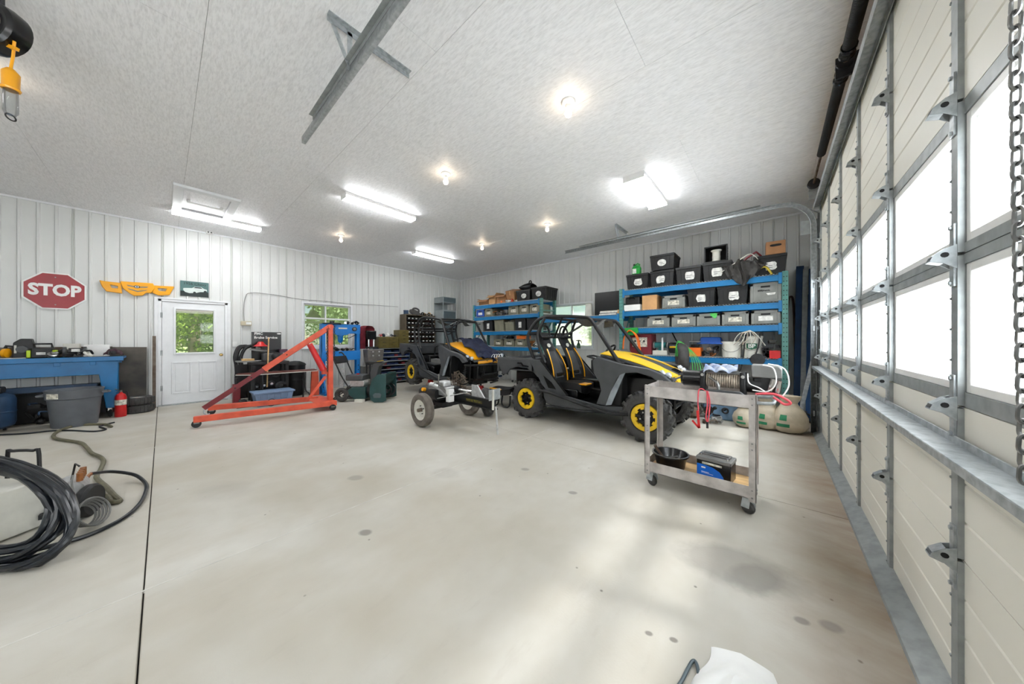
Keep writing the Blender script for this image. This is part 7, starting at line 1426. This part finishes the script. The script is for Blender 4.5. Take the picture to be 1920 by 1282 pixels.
for k in range(13):
    s = .80 + .028 * k + rnd.uniform(-.02, .02); off = Vector((rnd.uniform(-.03, .03), rnd.uniform(-.03, .03), rnd.uniform(-.015, .02))); pts = []
    for i in range(30):
        a = 2 * PI * i / 30; w = .012 * math.sin(3 * a + k); p = c0 + off + er * (s * math.cos(a)) + ed * (s * math.sin(a)) + Vector((w, -w, w)); p.z = max(.021, p.z + (.0 if math.sin(a) > 0 else .03 * k / 13)); pts.append(p)
    MB().tube(pts, .0155, 8, closed=True).build('hose_loop', M_hoseblk, hc)
bh2 = thing('pressure_hose', 'single black hose curving over the floor from the coil to the brass coupling', 'hose', (-4.0, -.2, 0)); MB().tube(smooth_path([(-3.40, -.52, .03), (-3.435, -.354, .014), (-3.491, -.254, .014), (-3.616, -.168, .014), (-3.833, -.112, .014), (-4.143, -.092, .014), (-4.36, -.115, .02), (-4.50, -.18, .06), (-4.45, -.30, .14), (-4.28, -.39, .20)], 6), .0135, 8).build('hose', M_hoseblk, bh2)
gcab = thing('cable_coil', 'small coil of grey cord on the floor beside the pressure washer', 'cord', (-3.62, -.35, 0))
for k in range(5): torus((-3.62 + .008 * k, -.36 + .012 * k, .09 + .006 * k), .07 + .006 * k, .0065, (.55, .75, .35), 26, 6).build('loop', M_greypl, gcab)
MB().tube(smooth_path([(-3.62, -.38, .16), (-3.75, -.42, .28), (-3.80, -.42, .34)], 5), .006, 6).build('tail', M_greypl, gcab)
# ---------------------------------------------------------------- retractable trouble light on the ceiling, top left
tl_ = thing('cord_reel_light', 'retractable work light with yellow handle hanging from a black reel on the ceiling', 'work light', (-3.80, -.68, ZC))
rc = Vector((-3.83, -.71, 3.34)); ax = Vector((.75, -.66, 0))
MB().lathe([(0, -.06), (.13, -.06), (.15, -.045), (.155, 0), (.15, .045), (.13, .06), (0, .06)], rc, ax, 28).build('reel_case', M_black2, tl_); MB().lathe([(0, .061), (.10, .061), (.105, .07), (.06, .075), (0, .075)], rc, ax, 28).build('reel_side', M_white, tl_)
MB().bar(rc + Vector((0, 0, .12)), (rc.x, rc.y, ZC), .06, .012, (1, 0, 0)).build('bracket', M_black, tl_); MB().tube([rc + Vector((.10, .08, -.09)), rc + Vector((.07, .07, -.18)), rc + Vector((.06, .06, -.26))], .007, 6).build('cord', M_yel2, tl_)
hb2 = rc + Vector((.06, .06, -.26)); MB().bar(rc + Vector((.02, .02, -.10)), rc + Vector((.11, .09, -.14)), .02, .02).build('cord_stop', M_yel2, tl_)
MB().lathe([(0, 0), (.016, 0), (.03, -.02), (.036, -.03), (.034, -.12), (.04, -.13), (.036, -.14), (0, -.14)], hb2, (0, 0, 1), 16).build('handle', M_yel2, tl_); MB().lathe([(.028, -.14), (.03, -.28), (.022, -.30), (0, -.30)], hb2, (0, 0, 1), 16).build('lamp_tube', M_clearpl, tl_); torus(hb2 + Vector((.0, .0, -.315)), .022, .004, (.6, .6, .2), 14, 6).build('hook', M_black, tl_)
# ---------------------------------------------------------------- white sheet and cable loop at the bottom of the frame
ws = thing('plastic_sheet', 'crumpled white plastic bag on the floor at the bottom edge', 'bag', (-.14, 1.42, 0))
def sheet(u, v):
    x = -.20 + .20 * u + .05 * v * (u - .5) * 2; y = 1.525 - .42 * v; k = 1 - abs(2 * u - 1)
    return (x + .012 * math.sin(v * 9), y + .035 * u, .006 + .075 * (k ** .7) * (.35 + .65 * min(1, v * 2.2)) + .012 * abs(math.sin(u * 9 + v * 6)) * min(1, v * 3))
MB().grid(sheet, 20, 24, (0, 0, .004)).build('sheet', M_white, ws)
cl2 = thing('cable_loop', 'grey cable loop standing on the floor at the bottom edge beside the white bag', 'cable', (-.25, 1.36, 0)); MB().tube(smooth_path([(-.30, 1.16, .008), (-.268, 1.28, .008), (-.256, 1.36, .008), (-.248, 1.40, .010), (-.236, 1.405, .012), (-.222, 1.37, .012), (-.205, 1.30, .012), (-.20, 1.18, .012)], 6), .0065, 8).build('cable', M_gcabd, cl2)
bpy.context.view_layer.update()
